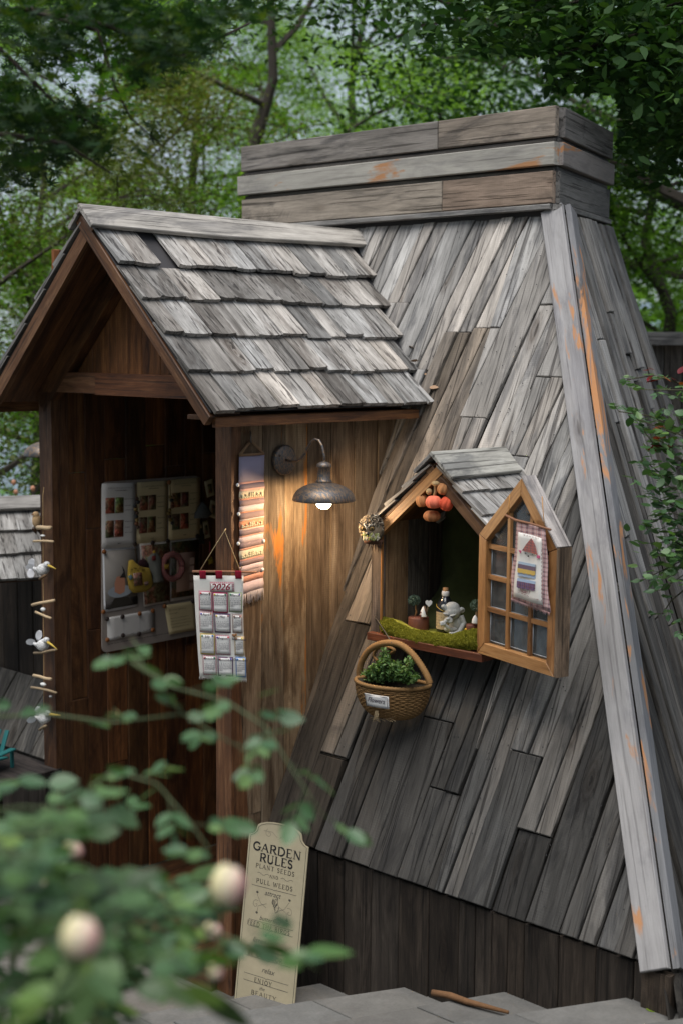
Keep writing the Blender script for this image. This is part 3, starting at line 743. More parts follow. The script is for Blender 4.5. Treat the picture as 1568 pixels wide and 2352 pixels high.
# ================================================================== trees
def quads(pts, size, flat=.55, asp=.5, fold=True):
    """pointed six-cornered leaves at pts (numpy n,3), slightly cupped"""
    n = len(pts); a = RNG.normal(size=(n, 3)); a[:, 2] *= (1-flat); a /= np.linalg.norm(a, axis=1)[:, None]
    up = RNG.normal(size=(n, 3))*.6; up[:, 2] += 1; b_ = np.cross(up, a); b_ /= np.linalg.norm(b_, axis=1)[:, None]; c_ = np.cross(a, b_)
    s = size*RNG.uniform(.6, 1.3, n)[:, None]; w = asp*.5
    return np.stack([pts-a*s*.5, pts-a*s*.2+b_*s*w*.92+c_*s*.06, pts+a*s*.16+b_*s*w*.85+c_*s*.05, pts+a*s*.55-c_*s*.10, pts+a*s*.16-b_*s*w*.85+c_*s*.05, pts-a*s*.2-b_*s*w*.92+c_*s*.06], 1).reshape(-1, 3)
def quadmesh(name, v, mat, k=6):
    n = len(v)//k; me = bpy.data.meshes.new(name); me.vertices.add(k*n); me.vertices.foreach_set('co', v.astype('f').ravel())
    me.loops.add(k*n); me.loops.foreach_set('vertex_index', np.arange(k*n, dtype='i')); me.polygons.add(n)
    me.polygons.foreach_set('loop_start', np.arange(0, k*n, k, dtype='i')); me.polygons.foreach_set('loop_total', np.full(n, k, 'i'))
    me.update(calc_edges=True); me.materials.append(mat); return me
def grow(seed, H, spread=.5, clear=.25, nbr=9, layers=True, leaf=.09, per=170, mat=None, csize=.55, rad=.13, drop=.0, sub=5, upt=.35):
    rnd = random.Random(seed); mb = MB(); tips = []
    tr = [Vector((0, 0, 0))]
    for i in range(1, 9): tr.append(Vector((rnd.uniform(-.1, .1)*i*.3, rnd.uniform(-.1, .1)*i*.3, H*.9*i/8)))
    mb.tube(tr, [rad*(1-i/9.5) for i in range(9)], 7)
    for i in range(nbr):
        f = clear+(1-clear)*(i+rnd.random()*.6)/nbr; k = f*8*.98; p0 = tr[min(7, int(k))].lerp(tr[min(8, int(k)+1)], k-int(k))
        az = i*2.4+rnd.uniform(-.4, .4); L = H*spread*(1.1-.65*f)*rnd.uniform(.75, 1.15); el = rnd.uniform(upt*.5, upt*1.6)
        d = Vector((cos(az)*cos(el), sin(az)*cos(el), sin(el))); pts = [p0]; 
        for j in range(5):
            d = (d+Vector((rnd.uniform(-.18, .18), rnd.uniform(-.18, .18), rnd.uniform(-.12, .14)-drop))).normalized(); pts.append(pts[-1]+d*L/5)
        r0 = rad*.42*(1.1-f*.6); mb.tube(pts, [r0*(1-j/6) for j in range(6)], 5)
        for j in range(2, 6):
            for q in range(max(1, sub-3 if j < 4 else sub-2)):
                az2 = az+rnd.uniform(-1.3, 1.3); d2 = Vector((cos(az2), sin(az2), rnd.uniform(-.25, .45)-drop)).normalized(); L2 = L*rnd.uniform(.18, .42)
                e = [pts[j], pts[j]+d2*L2*.5+Vector((0, 0, .05)), pts[j]+d2*L2]; mb.tube(e, [r0*.35, r0*.22, r0*.1], 4)
                tips.append((e[1], .6)); tips.append((e[2], 1.))
        tips.append((pts[-1], 1))
    tm = bpy.data.meshes.new('trunk'); tm.from_pydata([tuple(p) for p in mb.v], [], mb.f); tm.materials.append(BARK)
    allp = []
    for c, w in tips:
        n = int(per*w*rnd.uniform(.5, 1.4)); s = csize*rnd.uniform(.6, 1.35)
        g_ = RNG.normal(size=(n, 3))*np.array([s*.55, s*.55, s*(.16 if layers else .42)]); g_[:, 2] -= (g_[:, 0]**2+g_[:, 1]**2)*.22
        allp.append(g_+np.array(c))
    pts = np.concatenate(allp)
    return tm, quadmesh('crown', quads(pts, leaf), mat), len(pts)
def place_tree(name, meshes, x, y, z, rz, sc, label, group=None, color=(1, 1, 1, 0)):
    M = Matrix.Translation((x, y, z)) @ Matrix.Rotation(rz, 4, 'Z') @ Matrix.Scale(sc, 4)
    e = empty(name, label=label, cat='tree', group=group, M=M)
    mobj('trunk', meshes[0], None, e, M, (1, 1, 1, 0)); mobj('crown', meshes[1], None, e, M, color); return e
def at(px, dist): v = ray(px, 808); h = Vector((v.x, v.y, 0)).normalized(); return CAM.x+h.x*dist, CAM.y+h.y*dist
TA = grow(3, 8.5, .42, .30, 12, True, .036, 290, LEAF_A, .45, .13, sub=5, upt=.5)
TB = grow(11, 9.0, .40, .30, 13, True, .034, 260, LEAF_A, .43, .11, sub=5, upt=.55)
TC = grow(23, 7.5, .5, .42, 12, False, .055, 200, LEAF_B, .45, .16)
TD = grow(31, 5.0, .5, .08, 13, False, .036, 280, LEAF_A, .42, .1)
TE = grow(41, 6.5, .45, .42, 11, False, .04, 190, LEAF_O, .4, .1)
BGT = 'trees behind the cottage'
for nm, T, px, dist, z, rz, sc, lab, col in [
    ('deciduous_tree', TA, 588, 13.5, -.8, .4, 1., 'airy green tree with dark forked trunk standing left of the box chimney', (1, 1, 1, 0)),
    ('deciduous_tree', TB, 455, 16.5, -1.2, 2.1, 1.05, 'slender tree with upright dark trunk, second behind the porch ridge', (.95, .95, .9, 0)),
    ('deciduous_tree', TA, 255, 17.5, -2.0, 3.3, 1.1, 'tall green tree behind the porch gable, blue sky gaps around it', (.85, .95, .9, 0)),
    ('deciduous_tree', TB, 800, 16.0, -1.0, 5.0, 1.05, 'light green tree whose crown rises right above the chimney', (1.05, 1.05, 1, 0)),
    ('deciduous_tree', TA, 1010, 21, -1.0, 1.2, 1.15, 'distant pale green tree above the right part of the chimney', (1.1, 1.05, 1, 0)),
    ('bushy_tree', TD, 255, 11.5, -1.6, .7, 1.05, 'bright bushy green tree just behind the porch ridge', (1.1, 1.15, .9, 0)),
    ('bushy_tree', TD, 420, 13.0, -1.4, 2.9, 1.0, 'dense green low tree between the porch ridge and the chimney', (1.0, 1.05, .85, 0)),
    ('bushy_tree', TE, 80, 12.5, -1.2, 1.9, 1.0, 'dark olive tree at the left edge beside the porch gable', (1.3, 1.1, 1.0, 0)),
    ('bushy_tree', TE, -60, 10.5, -1.8, .3, .95, 'olive leaved tree half cut off by the left edge', (.9, .9, .9, 0)),
    ('broadleaf_tree', TC, 1690, 9.5, 0, .8, 1.0, 'dark broadleaf tree towering right of the chimney', (.9, .9, .9, 0)),
    ('broadleaf_tree', TC, 1660, 12.5, 0, 2.6, 1.05, 'dark tree at the right edge behind the sloping side wall', (1.0, 1.1, 1.0, 0)),
    ('bushy_tree', TD, 1500, 12.5, -.3, 4.0, 1.1, 'bright green tree right of the chimney with drooping sprays', (.9, .95, .9, 0)),
    ('bushy_tree', TD, 1660, 14.5, -.5, 1.5, 1.2, 'green tree farthest right behind the dark crowns', (.8, .85, .8, 0)),
    ('deciduous_tree', TB, 1230, 24, -1, 3.9, 1.1, 'small distant tree seen below the gap of open sky', (.9, 1, .95, 0)),
    ]:
    x, y = at(px, dist); f_ = 1.35 if T in (TA, TB, TD) else .9; place_tree(nm, T, x, y, z, rz, sc, lab, BGT, (col[0]*f_, col[1]*f_, col[2]*f_, 0))
for k, (x, y, s_, lab) in enumerate([(4.5, -4.5, 1., 'dark tree added to block low sky behind the viewer, right of the steps'), (-1.5, -6.5, 1.05, 'dark tree added to block low sky behind the viewer beside the path'), (-7.5, -4.5, 1., 'dark unseen tree added to block low sky in front of the porch'), (5.5, 1.5, .95, 'dark unseen tree added to block low sky right of the steps'), (-10.5, .5, .9, 'dark unseen tree added to block low sky left of the pavement'), (1.8, -7.5, 1.1, 'tall dark tree added to block low sky farthest behind the viewer')]):
    place_tree('broadleaf_tree', TC, x, y, -.06, k*1.1, s_, lab, 'unseen trees added to block low light')  # unseen trees, added to block the low sky and dim the walls
for k, (x, y, s_, lab) in enumerate([(-6.2, -1.6, .72, 'dense unseen bush tree added for shade in front of the pavement'), (-3.4, -3.2, .75, 'dense bush tree added for shade left behind the viewer'), (2.6, 2.4, .7, 'dense unseen bush tree added for shade right of the steps near the viewer'), (.6, -2.6, .72, 'dense bush tree added for shade directly behind the viewer')]):
    place_tree('bushy_tree', TD, x, y, -.06, k*1.7, s_, lab, 'unseen trees added to block low light')  # low crowns added out of view to shade the lower slope
# far wood as one mass
pts = []
for i in range(60):
    px = RNG.uniform(330, 1900); dd_ = RNG.uniform(34, 60); x, y = at(px, dd_); zz = -3.0
    n = 500; p = RNG.normal(size=(n, 3))*np.array([2.0, 2.0, 1.9])+np.array([x, y, zz+RNG.uniform(.5, 1.5 if px < 1000 else 6)]); pts.append(p)
tag(mobj('far_wood', quadmesh('far_wood', quads(np.concatenate(pts), .45), LEAF_A), None, color=(.75, .85, .8, 0)), kind='stuff')

# shrubs with pale roses seen through the gap left of the porch
shrub = grow(51, 1.25, .5, .05, 12, False, .04, 70, LEAF_A, .2, .015)
for k, (px, d_, z, sc, lab) in enumerate([(30, 9.3, .15, 1.0, 'low green rose shrub with peach buds left of the porch post'), (100, 10.5, -.3, 1.1, 'green garden shrub behind the porch post, farther back'), (-60, 9.0, .1, 1.1, 'green shrub cut off by the left picture edge above the shingled annex')]):
    x, y = at(px, d_); M = Matrix.Translation((x, y, z)) @ Matrix.Rotation(k*2., 4, 'Z') @ Matrix.Scale(sc, 4)
    e = empty('shrub', label=lab, cat='shrub', group='shrubs beyond the porch', M=M)
    mobj('stems', shrub[0], None, e, M, (1, 1, 1, 0)); mobj('foliage', shrub[1], None, e, M, (1.1, 1.2, 1.1, 0))
    if k == 0: rose_shrub = e
PEACH = plain('peach_petal', (.65, .32, .2), .6, .2, 20, .1)
for q in ((32, 1108), (76, 1122), (37, 1130)):
    p = PD(q, 8.6); mb = MB(); mb.ell((0, 0, 0), (.014, .014, .018)); mb.obj('rose_bud', PEACH, rose_shrub, Matrix.Translation(p))
# branch and leaf scatter of the maple at upper left
def starleaf(nl=5):
    v = [(0, 0, 0)]; f = []; tipsn = nl*2
    ang = [radians(a) for a in (-130, -95, -72, -50, -30, -12, 0)]
    R_ = [.45, .2, .8, .28, .95, .3, 1.1]
    pr = [(sin(a)*r, cos(a)*r, -.12*r*r) for a, r in zip(ang, R_)]; pr = [(0, -.02, 0)]+pr+[(-p[0], p[1], p[2]) for p in pr[-2::-1]]
    v = [(0, .05, .02)]+pr; f = [(0, i, i+1) for i in range(1, len(pr))]
    return v, f
def scatter_mesh(name, base, mats, mat):
    v0 = np.array(base[0]); n0 = len(v0); V = np.concatenate([v0 @ np.array(M.to_3x3()).T + np.array(M.translation) for M in mats])
    Fc = [tuple(i+k*n0 for i in f) for k in range(len(mats)) for f in base[1]]
    me = bpy.data.meshes.new(name); me.from_pydata(V.tolist(), [], Fc); me.materials.append(mat); return me
maple = empty('maple_tree', (-3.6, .5, 0), label='dark maple tree whose leafy branch hangs in from the upper left', cat='tree')
mb = MB(); trunk = [Vector((-4.3, .1, -.05)), Vector((-4.25, .2, 1.5)), Vector((-4.1, .5, 2.9)), Vector((-3.9, .9, 4.0)), Vector((-3.5, 1.4, 4.7))]
mb.tube(trunk, [.12, .1, .08, .06, .04], 8)
def mp(px, d_): return PD(px, d_)
br = [([trunk[3], mp((-200, 60), 3.6), mp((60, 20), 3.6), mp((250, 60), 3.6), mp((430, 60), 3.7)], .016),
      ([mp((60, 20), 3.6), mp((225, 70), 3.5), mp((265, 200), 3.5), mp((300, 270), 3.5), mp((390, 350), 3.5)], .006),
      ([trunk[2], mp((-250, 300), 3.3), mp((20, 310), 3.3), mp((150, 330), 3.3), mp((260, 400), 3.4)], .012),
      ([mp((250, 60), 3.6), mp((420, 130), 3.7), mp((560, 60), 3.9), mp((640, 20), 4.0)], .007),
      ([mp((-100, 20), 3.4), mp((20, 130), 3.4), mp((120, 230), 3.4), mp((240, 300), 3.5)], .008)]
for pts_, r in br: mb.tube(pts_, [r*(1-.8*i/(len(pts_)-1)) for i in range(len(pts_))], 5)
mb.obj('trunk', BARK, maple, color=(.6, .5, .5, 0))
def mleaf(px, d_, s, rnd):
    p = PD(px, d_); a = rnd.uniform(0, 2*pi)
    return Matrix.Translation(p) @ Matrix.Rotation(a, 4, 'Z') @ Matrix.Rotation(rnd.gauss(0, .45)+pi, 4, 'X') @ Matrix.Rotation(rnd.gauss(0, .4), 4, 'Y') @ Matrix.Scale(s, 4)
rnd = random.Random(5); M_stuff = []; M_ind = []
regs = [((180, 20), (260, 75), 900), ((400, 70), (150, 60), 420), ((130, 110), (80, 50), 250), ((330, 130), (110, 45), 260), ((90, 270), (150, 50), 600), ((30, 380), (90, 50), 260), ((190, 330), (90, 35), 230), ((560, 25), (90, 28), 110), ((20, 200), (60, 60), 130), ((-150, 200), (120, 160), 500)]
for (cx_, cy_), (sx, sy), n in regs:
    for i in range(n): M_stuff.append(mleaf((rnd.gauss(cx_, sx*.55), rnd.gauss(cy_, sy*.55)), rnd.uniform(3.2, 4.3), rnd.uniform(.028, .045), rnd))
for (cx_, cy_), (sx, sy), n in [((230, 160), (60, 35), 34), ((290, 215), (50, 22), 30), ((250, 265), (55, 18), 18), ((330, 180), (40, 25), 16), ((370, 300), (30, 25), 10), ((20, 60), (40, 30), 14), ((440, 120), (50, 20), 12)]:
    for i in range(n): M_ind.append(mleaf((rnd.gauss(cx_, sx*.55), rnd.gauss(cy_, sy*.55)), rnd.uniform(3.3, 3.8), rnd.uniform(.03, .045), rnd))
SL_ = starleaf()
tag(mobj('crown', scatter_mesh('crown', SL_, M_stuff, LEAF_M), None, maple), kind='stuff')
slm = bpy.data.meshes.new('leaf'); slm.from_pydata(SL_[0], [], SL_[1]); slm.materials.append(LEAF_M)
for k, M in enumerate(M_ind): mobj('leaf', slm, None, maple, M, (5.5, 5.5, 2.2, 0) if k < 94 else (1, 1, 1, 0))
# overhanging crown at upper right (branches of the dark tree, nearer)
over = empty('broadleaf_tree', (1.5, 6.5, 0), label='near dark tree with branches hanging in at the top right corner', cat='tree')
mb = MB(); tr = [Vector((2.6, 7.0, -.1)), Vector((2.3, 6.9, 2)), Vector((1.7, 6.7, 4.2)), Vector((.9, 6.5, 5.6))]
mb.tube(tr, [.17, .15, .12, .08], 8); pts = []
for k in range(70):
    c = PD((random.uniform(1120, 1640) if k < 52 else random.uniform(1350, 1700), random.uniform(-160, 215) if k < 52 else random.uniform(180, 330)), random.uniform(6.0, 8.2))
    if k < 52:
        pc = (c-CAM); xx_ = 784+FPX*pc.dot(RT)/pc.dot(FW); yy_ = 1176-FPX*pc.dot(UP)/pc.dot(FW)
        if xx_ < 1210 and yy_ > 90: continue
    if k % 4 == 0: mb.tube([tr[2+k % 2], tr[2].lerp(c, .5)+Vector((0, 0, .2)), c], [.03, .02, .006], 5)
    pts.append(RNG.normal(size=(260, 3))*np.array([.3, .3, .13])+np.array(c))
mb.obj('trunk', BARK, over); pa_ = np.concatenate(pts); rel = pa_-np.array(CAM); zz_ = rel @ np.array(FW); px_ = 784+FPX*(rel @ np.array(RT))/zz_; py2 = 1176-FPX*(rel @ np.array(UP))/zz_
pa_ = pa_[~((px_ < 1420) & (py2 > 215)) & ~((px_ < 1250) & (py2 > 130)) & ~(py2 > 430)]
mobj('crown', quadmesh('crown', quads(pa_, .062), LEAF_B), None, over, color=(.75, .8, .8, 0))
# ================================================================== small things
def zc(x0, y0, sc):   # zoomed-crop coordinates -> 1568-wide picture coordinates
    return lambda x, y: ((x0+x/sc)/1.7417, (y0+y/sc)/1.7417)
Z3 = zc(0, 1950, 1.882); Z4 = zc(380, 1880, 3.054); Z5 = zc(750, 1680, 2.1386); Z6 = zc(1420, 1750, 2.958); Z7 = zc(1400, 2250, 2.851)
ZW = zc(1300, 1650, 1.4255); ZE_ = zc(1900, 1850, 2.6125); ZS = zc(930, 3270, 3.136)
def bil(C, u, v): return (C[0]*(1-u)+C[1]*u)*(1-v)+(C[3]*(1-u)+C[2]*u)*v      # TL TR BR BL, v down
def nrm(C): return (C[3]-C[0]).cross(C[1]-C[0]).normalized()
def sheet(name, C, mat, parent=None, nu=10, nv=10, fn=None, th=.0015, off=0., color=None, u0=0, u1=1, v0=0, v1=1, edge=None):
    n = nrm(C); V = []
    for s_ in (off+th, off):
        for j in range(nv+1):
            for i in range(nu+1):
                u = u0+(u1-u0)*i/nu; v = v0+(v1-v0)*j/nv
                if edge: u, v = edge(u, v, i, j)
                V.append(bil(C, u, v)+n*(s_+(fn(u, v) if fn else 0)))
    N = (nu+1)*(nv+1); f = []
    for j in range(nv):
        for i in range(nu):
            a = j*(nu+1)+i; f.append((a, a+nu+1, a+nu+2, a+1)); f.append((N+a, N+a+1, N+a+nu+2, N+a+nu+1))
    bd = [i for i in range(nu+1)]+[j*(nu+1)+nu for j in range(1, nv+1)]+[nv*(nu+1)+i for i in range(nu-1, -1, -1)]+[j*(nu+1) for j in range(nv-1, 0, -1)]
    for a, b in zip(bd, bd[1:]+bd[:1]): f.append((a, b, N+b, N+a))
    c = sum(V, Vector())/len(V); return mobj(name, ([p-c for p in V], f), mat, parent, Matrix.Translation(c), color, True)
TXT = {}
def textmesh(s, size=1., shear=0., align='CENTER', ext=0.):
    key = (s, shear, align)
    if key not in TXT:
        cu = bpy.data.curves.new('t', 'FONT'); cu.body = s; cu.size = 1; cu.shear = shear; cu.align_x = align; cu.resolution_u = 2
        o = bpy.data.objects.new('t', cu); COL.objects.link(o); bpy.context.view_layer.update()
        me = bpy.data.meshes.new_from_object(o); TXT[key] = ([v.co.copy() for v in me.vertices], [tuple(p.vertices) for p in me.polygons])
        bpy.data.objects.remove(o); bpy.data.curves.remove(cu); bpy.data.meshes.remove(me)
    return TXT[key]
def add_text(mb, s, F, size, shear=0., align='CENTER', bold=0.):
    v, f = textmesh(s, 1, shear, align)
    for dx in ((0,) if not bold else (-bold, bold)): mb.add([F @ Vector((p.x*size+dx, p.y*size, .00001*(dx > 0))) for p in v], f)
# a serif stroke alphabet, built as flat ribbons
K_ = 'K'
def arc(cx, cy, rx, ry, a0, a1, n=9): return [(cx+rx*cos(radians(a0+(a1-a0)*i/n)), cy+ry*sin(radians(a0+(a1-a0)*i/n))) for i in range(n+1)]
GL = {  # width, strokes (thick?, points), serifs (x, y)
 'G': (.78, [(1, arc(.4, .5, .34, .48, 45, 180)), (1, arc(.4, .5, .34, .48, 180, 330)), (1, [(.68, .46), (.68, .08)]), (0, [(.66, .98), (.66, .72)]), (0, [(.48, .46), (.82, .46)])], []),
 'A': (.78, [(0, [(.06, 0), (.38, 1)]), (1, [(.38, 1), (.7, 0)]), (0, [(.17, .36), (.6, .36)])], [(.06, 0), (.7, 0)]),
 'R': (.74, [(1, [(.16, 0), (.16, 1)]), (0, [(.16, 1), (.4, 1)]), (1, arc(.4, .75, .22, .25, 90, -90)), (0, [(.16, .5), (.4, .5)]), (1, [(.38, .5), (.68, 0)])], [(.16, 0), (.16, 1), (.68, 0)]),
 'D': (.82, [(1, [(.16, 0), (.16, 1)]), (0, [(.16, 1), (.34, 1)]), (1, arc(.34, .5, .4, .5, 90, -90, 12)), (0, [(.16, 0), (.34, 0)])], [(.16, 0), (.16, 1)]),
 'E': (.66, [(1, [(.16, 0), (.16, 1)]), (0, [(.16, 1), (.58, 1), (.58, .84)]), (0, [(.16, .52), (.48, .52)]), (0, [(.16, 0), (.6, 0), (.6, .17)])], [(.16, 0), (.16, 1)]),
 'N': (.82, [(0, [(.15, 0), (.15, 1)]), (1, [(.15, 1), (.68, 0)]), (0, [(.68, 0), (.68, 1)])], [(.15, 0), (.15, 1), (.68, 1)]),
 'U': (.80, [(1, [(.16, 1), (.16, .3)]+arc(.4, .3, .24, .3, 180, 360)), (0, [(.64, .3), (.64, 1)])], [(.16, 1), (.64, 1)]),
 'L': (.62, [(1, [(.16, 1), (.16, 0)]), (0, [(.16, 0), (.58, 0), (.58, .18)])], [(.16, 1), (.16, 0)]),
 'S': (.58, [(1, arc(.3, .76, .19, .23, 20, 250, 8)+arc(.3, .27, .2, .26, 80, -160, 8))], []),
 'P': (.66, [(1, [(.16, 0), (.16, 1)]), (0, [(.16, 1), (.38, 1)]), (1, arc(.38, .74, .22, .26, 90, -90)), (0, [(.16, .48), (.38, .48)])], [(.16, 0), (.16, 1)]),
 'T': (.70, [(1, [(.35, 0), (.35, 1)]), (0, [(.06, .84), (.06, 1), (.64, 1), (.64, .84)])], [(.35, 0)]),
 'W': (1.04, [(1, [(.06, 1), (.3, 0)]), (0, [(.3, 0), (.5, .95)]), (1, [(.5, .95), (.74, 0)]), (0, [(.74, 0), (.96, 1)])], [(.06, 1), (.96, 1)]),
 'F': (.62, [(1, [(.16, 0), (.16, 1)]), (0, [(.16, 1), (.58, 1), (.58, .84)]), (0, [(.16, .52), (.48, .52)])], [(.16, 0), (.16, 1)]),
 'H': (.84, [(1, [(.16, 0), (.16, 1)]), (1, [(.68, 0), (.68, 1)]), (0, [(.16, .52), (.68, .52)])], [(.16, 0), (.16, 1), (.68, 0), (.68, 1)]),
 'B': (.70, [(1, [(.16, 0), (.16, 1)]), (1, arc(.36, .76, .2, .24, 90, -90)), (1, arc(.38, .26, .24, .26, 90, -90)), (0, [(.16, 1), (.36, 1)]), (0, [(.16, .52), (.38, .52)]), (0, [(.16, 0), (.38, 0)])], [(.16, 0), (.16, 1)]),
 'I': (.36, [(1, [(.18, 0), (.18, 1)])], [(.18, 0), (.18, 1)]),
 'O': (.84, [(1, arc(.42, .5, .34, .5, 0, 360, 18))], []),
 'J': (.46, [(1, [(.28, 1), (.28, .1)]+arc(.14, .1, .14, .2, 0, -120, 5))], [(.28, 1)]),
 'Y': (.76, [(1, [(.08, 1), (.38, .48)]), (0, [(.68, 1), (.38, .48)]), (1, [(.38, .5), (.38, 0)])], [(.08, 1), (.68, 1), (.38, 0)]), ' ': (.4, [], [])}
def ribbon(mb, pts, w, F, z=0.):
    pts = [Vector((p[0], p[1])) for p in pts]; n = len(pts); L = []
    for i, p in enumerate(pts):
        t = pts[min(n-1, i+1)]-pts[max(0, i-1)]; t = t.normalized() if t.length else Vector((1, 0)); q = Vector((-t.y, t.x))*w/2; L += [F @ Vector((p.x+q.x, p.y+q.y, z)), F @ Vector((p.x-q.x, p.y-q.y, z))]
    mb.add(L, [(2*i, 2*i+1, 2*i+3, 2*i+2) for i in range(n-1)])
def serif_text(mb, s, F, h, cx, y, track=.0, width=None, bold=1.):
    tot = sum(GL[c][0]+track for c in s)-track; sx = (width/tot/h) if width else 1.
    x = cx-tot*h*sx/2; k = 0
    for c in s:
        w, st, sr = GL[c]
        for thick, pts in st:
            k += 1; ribbon(mb, [(x+p[0]*h*sx, y+p[1]*h) for p in pts], h*(.15 if thick else .075)*bold, F, .00002*(k % 7))
        for (a, b) in sr:
            k += 1; ribbon(mb, [(x+(a-.12)*h*sx, y+b*h), (x+(a+.12)*h*sx, y+b*h)], h*.06, F, .00002*(k % 7))
        x += (w+track)*h*sx
def pt(px, n, q): n = Vector(n); return P(px, n, n.dot(Vector(q)))
FH = Vector((FW.x, FW.y, 0)).normalized()       # horizontal view direction, for things that hang square to the path

# materials
CREAM = plain('cream_enamel', (.37, .32, .215), .45, .22, 9, .08, spec=.5)
INK = plain('black_print', (.012, .011, .012), .5, .1)
LINEN = plain('linen', (.72, .70, .66), .95, .1, 200, .5)
CLOTH = plain('cotton_cloth', (1, 1, 1), .95, .12, 220, .5)
TWINE = plain('twine', (.38, .28, .16), .95, .3, 300, .5)
STICK = plain('driftwood', (.38, .28, .18), .85, .35, 60, .5)
WHITE = plain('white_paint', (.62, .62, .62), .6, .18, 60, .2)
PAPER = plain('paper', (1, 1, 1), .7, .05, 20, .02)
PLAST = plain('moulded_plastic', (1, 1, 1), .5, .1, 30, .05)
def plaidmat(name, base, c1, c2, sc=220.):
    m, t, b = newmat(name); tc = ND(t, 'ShaderNodeTexCoord'); g = vscale(t, tc.outputs['Object'], (sc, sc, sc)); sp = ND(t, 'ShaderNodeSeparateXYZ'); t.links.new(g, sp.inputs[0])
    h = math_(t, 'ADD', math_(t, 'MULTIPLY', sp.outputs[0], .69), math_(t, 'MULTIPLY', sp.outputs[1], .72))
    a = math_(t, 'GREATER_THAN', math_(t, 'SINE', h), .3); c = math_(t, 'GREATER_THAN', math_(t, 'SINE', sp.outputs[2]), .3); d = math_(t, 'GREATER_THAN', math_(t, 'SINE', math_(t, 'MULTIPLY', h, 2.7)), .86); e = math_(t, 'GREATER_THAN', math_(t, 'SINE', math_(t, 'MULTIPLY', sp.outputs[2], 2.7)), .86)
    col = mixrgb(t, math_(t, 'MULTIPLY', math_(t, 'ADD', a, c), .42), base, c1); col = mixrgb(t, math_(t, 'MULTIPLY', math_(t, 'ADD', d, e), .5, clamp=True), col, c2)
    t.links.new(col, b.inputs['Base Color']); b.inputs['Roughness'].default_value = .95; return m
GING = plaidmat('red_gingham', (.55, .5, .5), (.38, .03, .06), (.3, .02, .04), 900)
PLAIDP = plaidmat('pink_plaid', (.55, .42, .40), (.06, .06, .08), (.42, .05, .07), 420)
PLAIDR = plaidmat('red_plaid', (.3, .06, .06), (.02, .03, .06), (.5, .3, .2), 700)
PLAIDN = plaidmat('navy_plaid', (.05, .06, .16), (.02, .02, .05), (.5, .15, .1), 500)

# ---------------------------------------------------------------- garden rules sign
hx = Vector((cos(radians(9.5)), sin(radians(9.5)), 0)); lean_ = radians(9)
sn = Vector((sin(radians(9.5))*cos(lean_), -cos(radians(9.5))*cos(lean_), sin(lean_)))
Q0 = P((540, 2285), (0, 1, 0), 3.475)
TLs, TRs, BLs = [pt(ZS(*q), sn, Q0) for q in ((222, 200), (962, 375), (30, 2150))]
sgu = (TRs-TLs).normalized(); Ws = (TRs-TLs).length
Fs = frame(TLs, sgu, -(BLs-TLs)); Hs = (BLs-TLs).dot(-Fs.col[1].xyz)
print('sign', Ws, Hs, Fs.col[2].xyz, sn, TLs, TRs, BLs)
sign = empty('garden_sign', BLs, label='tall cream GARDEN RULES sign leaning beside the porch corner', cat='sign')
def outline(i):
    w = Ws-2*i; o = []
    r = .035
    o += [(i, -i*.5-.0)] + [(i+r*sin(radians(a))*1.0, r*(1-cos(radians(a)))*1.0) for a in (30, 60, 90)]
    o += [(Ws/2+(w/2-r)*cos(radians(a)), .035+.028*sin(radians(a))-i*.7) for a in (165, 150, 130, 110, 90, 70, 50, 30, 15)]
    o += [(Ws-i-r*sin(radians(a))*1.0, r*(1-cos(radians(a)))) for a in (90, 60, 30)]
    o += [(Ws-i, -i*.5)]
    Hh = Hs+.035
    o += [(Ws-i, -Hh+i), (Ws-i-.03, -Hh-.03+i), (i+.03, -Hh-.03+i), (i, -Hh+i)]
    return o
o_ = outline(0); n = len(o_)
mobj('panel', ([(x, y, 0) for x, y in o_]+[(x, y, .004) for x, y in o_], [tuple(range(n-1, -1, -1)), tuple(range(n, 2*n))]+[(i, (i+1) % n, n+(i+1) % n, n+i) for i in range(n)]) if area(o_) > 0 else ([(x, y, 0) for x, y in o_]+[(x, y, .004) for x, y in o_], [tuple(range(n)), tuple(range(2*n-1, n-1, -1))]+[(n+i, n+(i+1) % n, (i+1) % n, i) for i in range(n)]), CREAM, sign, Fs)
mb = MB(); I4 = Matrix.Translation((0, 0, .0046))
for off_, w_ in ((.008, .0016),): ribbon(mb, outline(off_)+[outline(off_)[0]], w_, I4)
mb.obj('border_line', INK, sign, Fs, smooth=False)
mb = MB()
def sy(z): return -(z/1950.)*Hs         # rows measured down the left edge
def row(px):                            # centre of a line of lettering -> local
    q = Fs.inverted() @ pt(ZS(*px), sn, Q0); return q.x, q.y
def rowtext(s, l, r, h, bold=1., gap=0.):
    a, b = row(l), row(r); serif_text(mb, s, I4 @ Matrix.Translation(((a[0]+b[0])/2, (a[1]+b[1])/2-h/2, 0)), h, 0, 0, .06+gap, width=abs(b[0]-a[0]), bold=bold)
rowtext('GARDEN', (275, 345), (872, 490), .0305, 1.45); rowtext('RULES', (352, 500), (768, 590), .0305, 1.45)
rowtext('PLANT SEEDS', (303, 605), (790, 705), .016, 1.0, .1); rowtext('AND', (475, 735), (585, 760), .0115, 1., .1)
rowtext('PULL WEEDS', (310, 795), (765, 890), .016, 1., .1); rowtext('FEED THE BIRDS', (200, 1310), (728, 1450), .016, 1., .1)
rowtext('BE OUTDOOR', (205, 1690), (635, 1800), .016, 1., .1); rowtext('ENJOY', (285, 2035), (505, 2095), .016, 1., .1); rowtext('BEAUTY', (245, 2195), (560, 2270), .016, 1., .1)
tag(mb.obj('lettering', INK, sign, Fs, smooth=False), kind='stuff')
mb = MB()
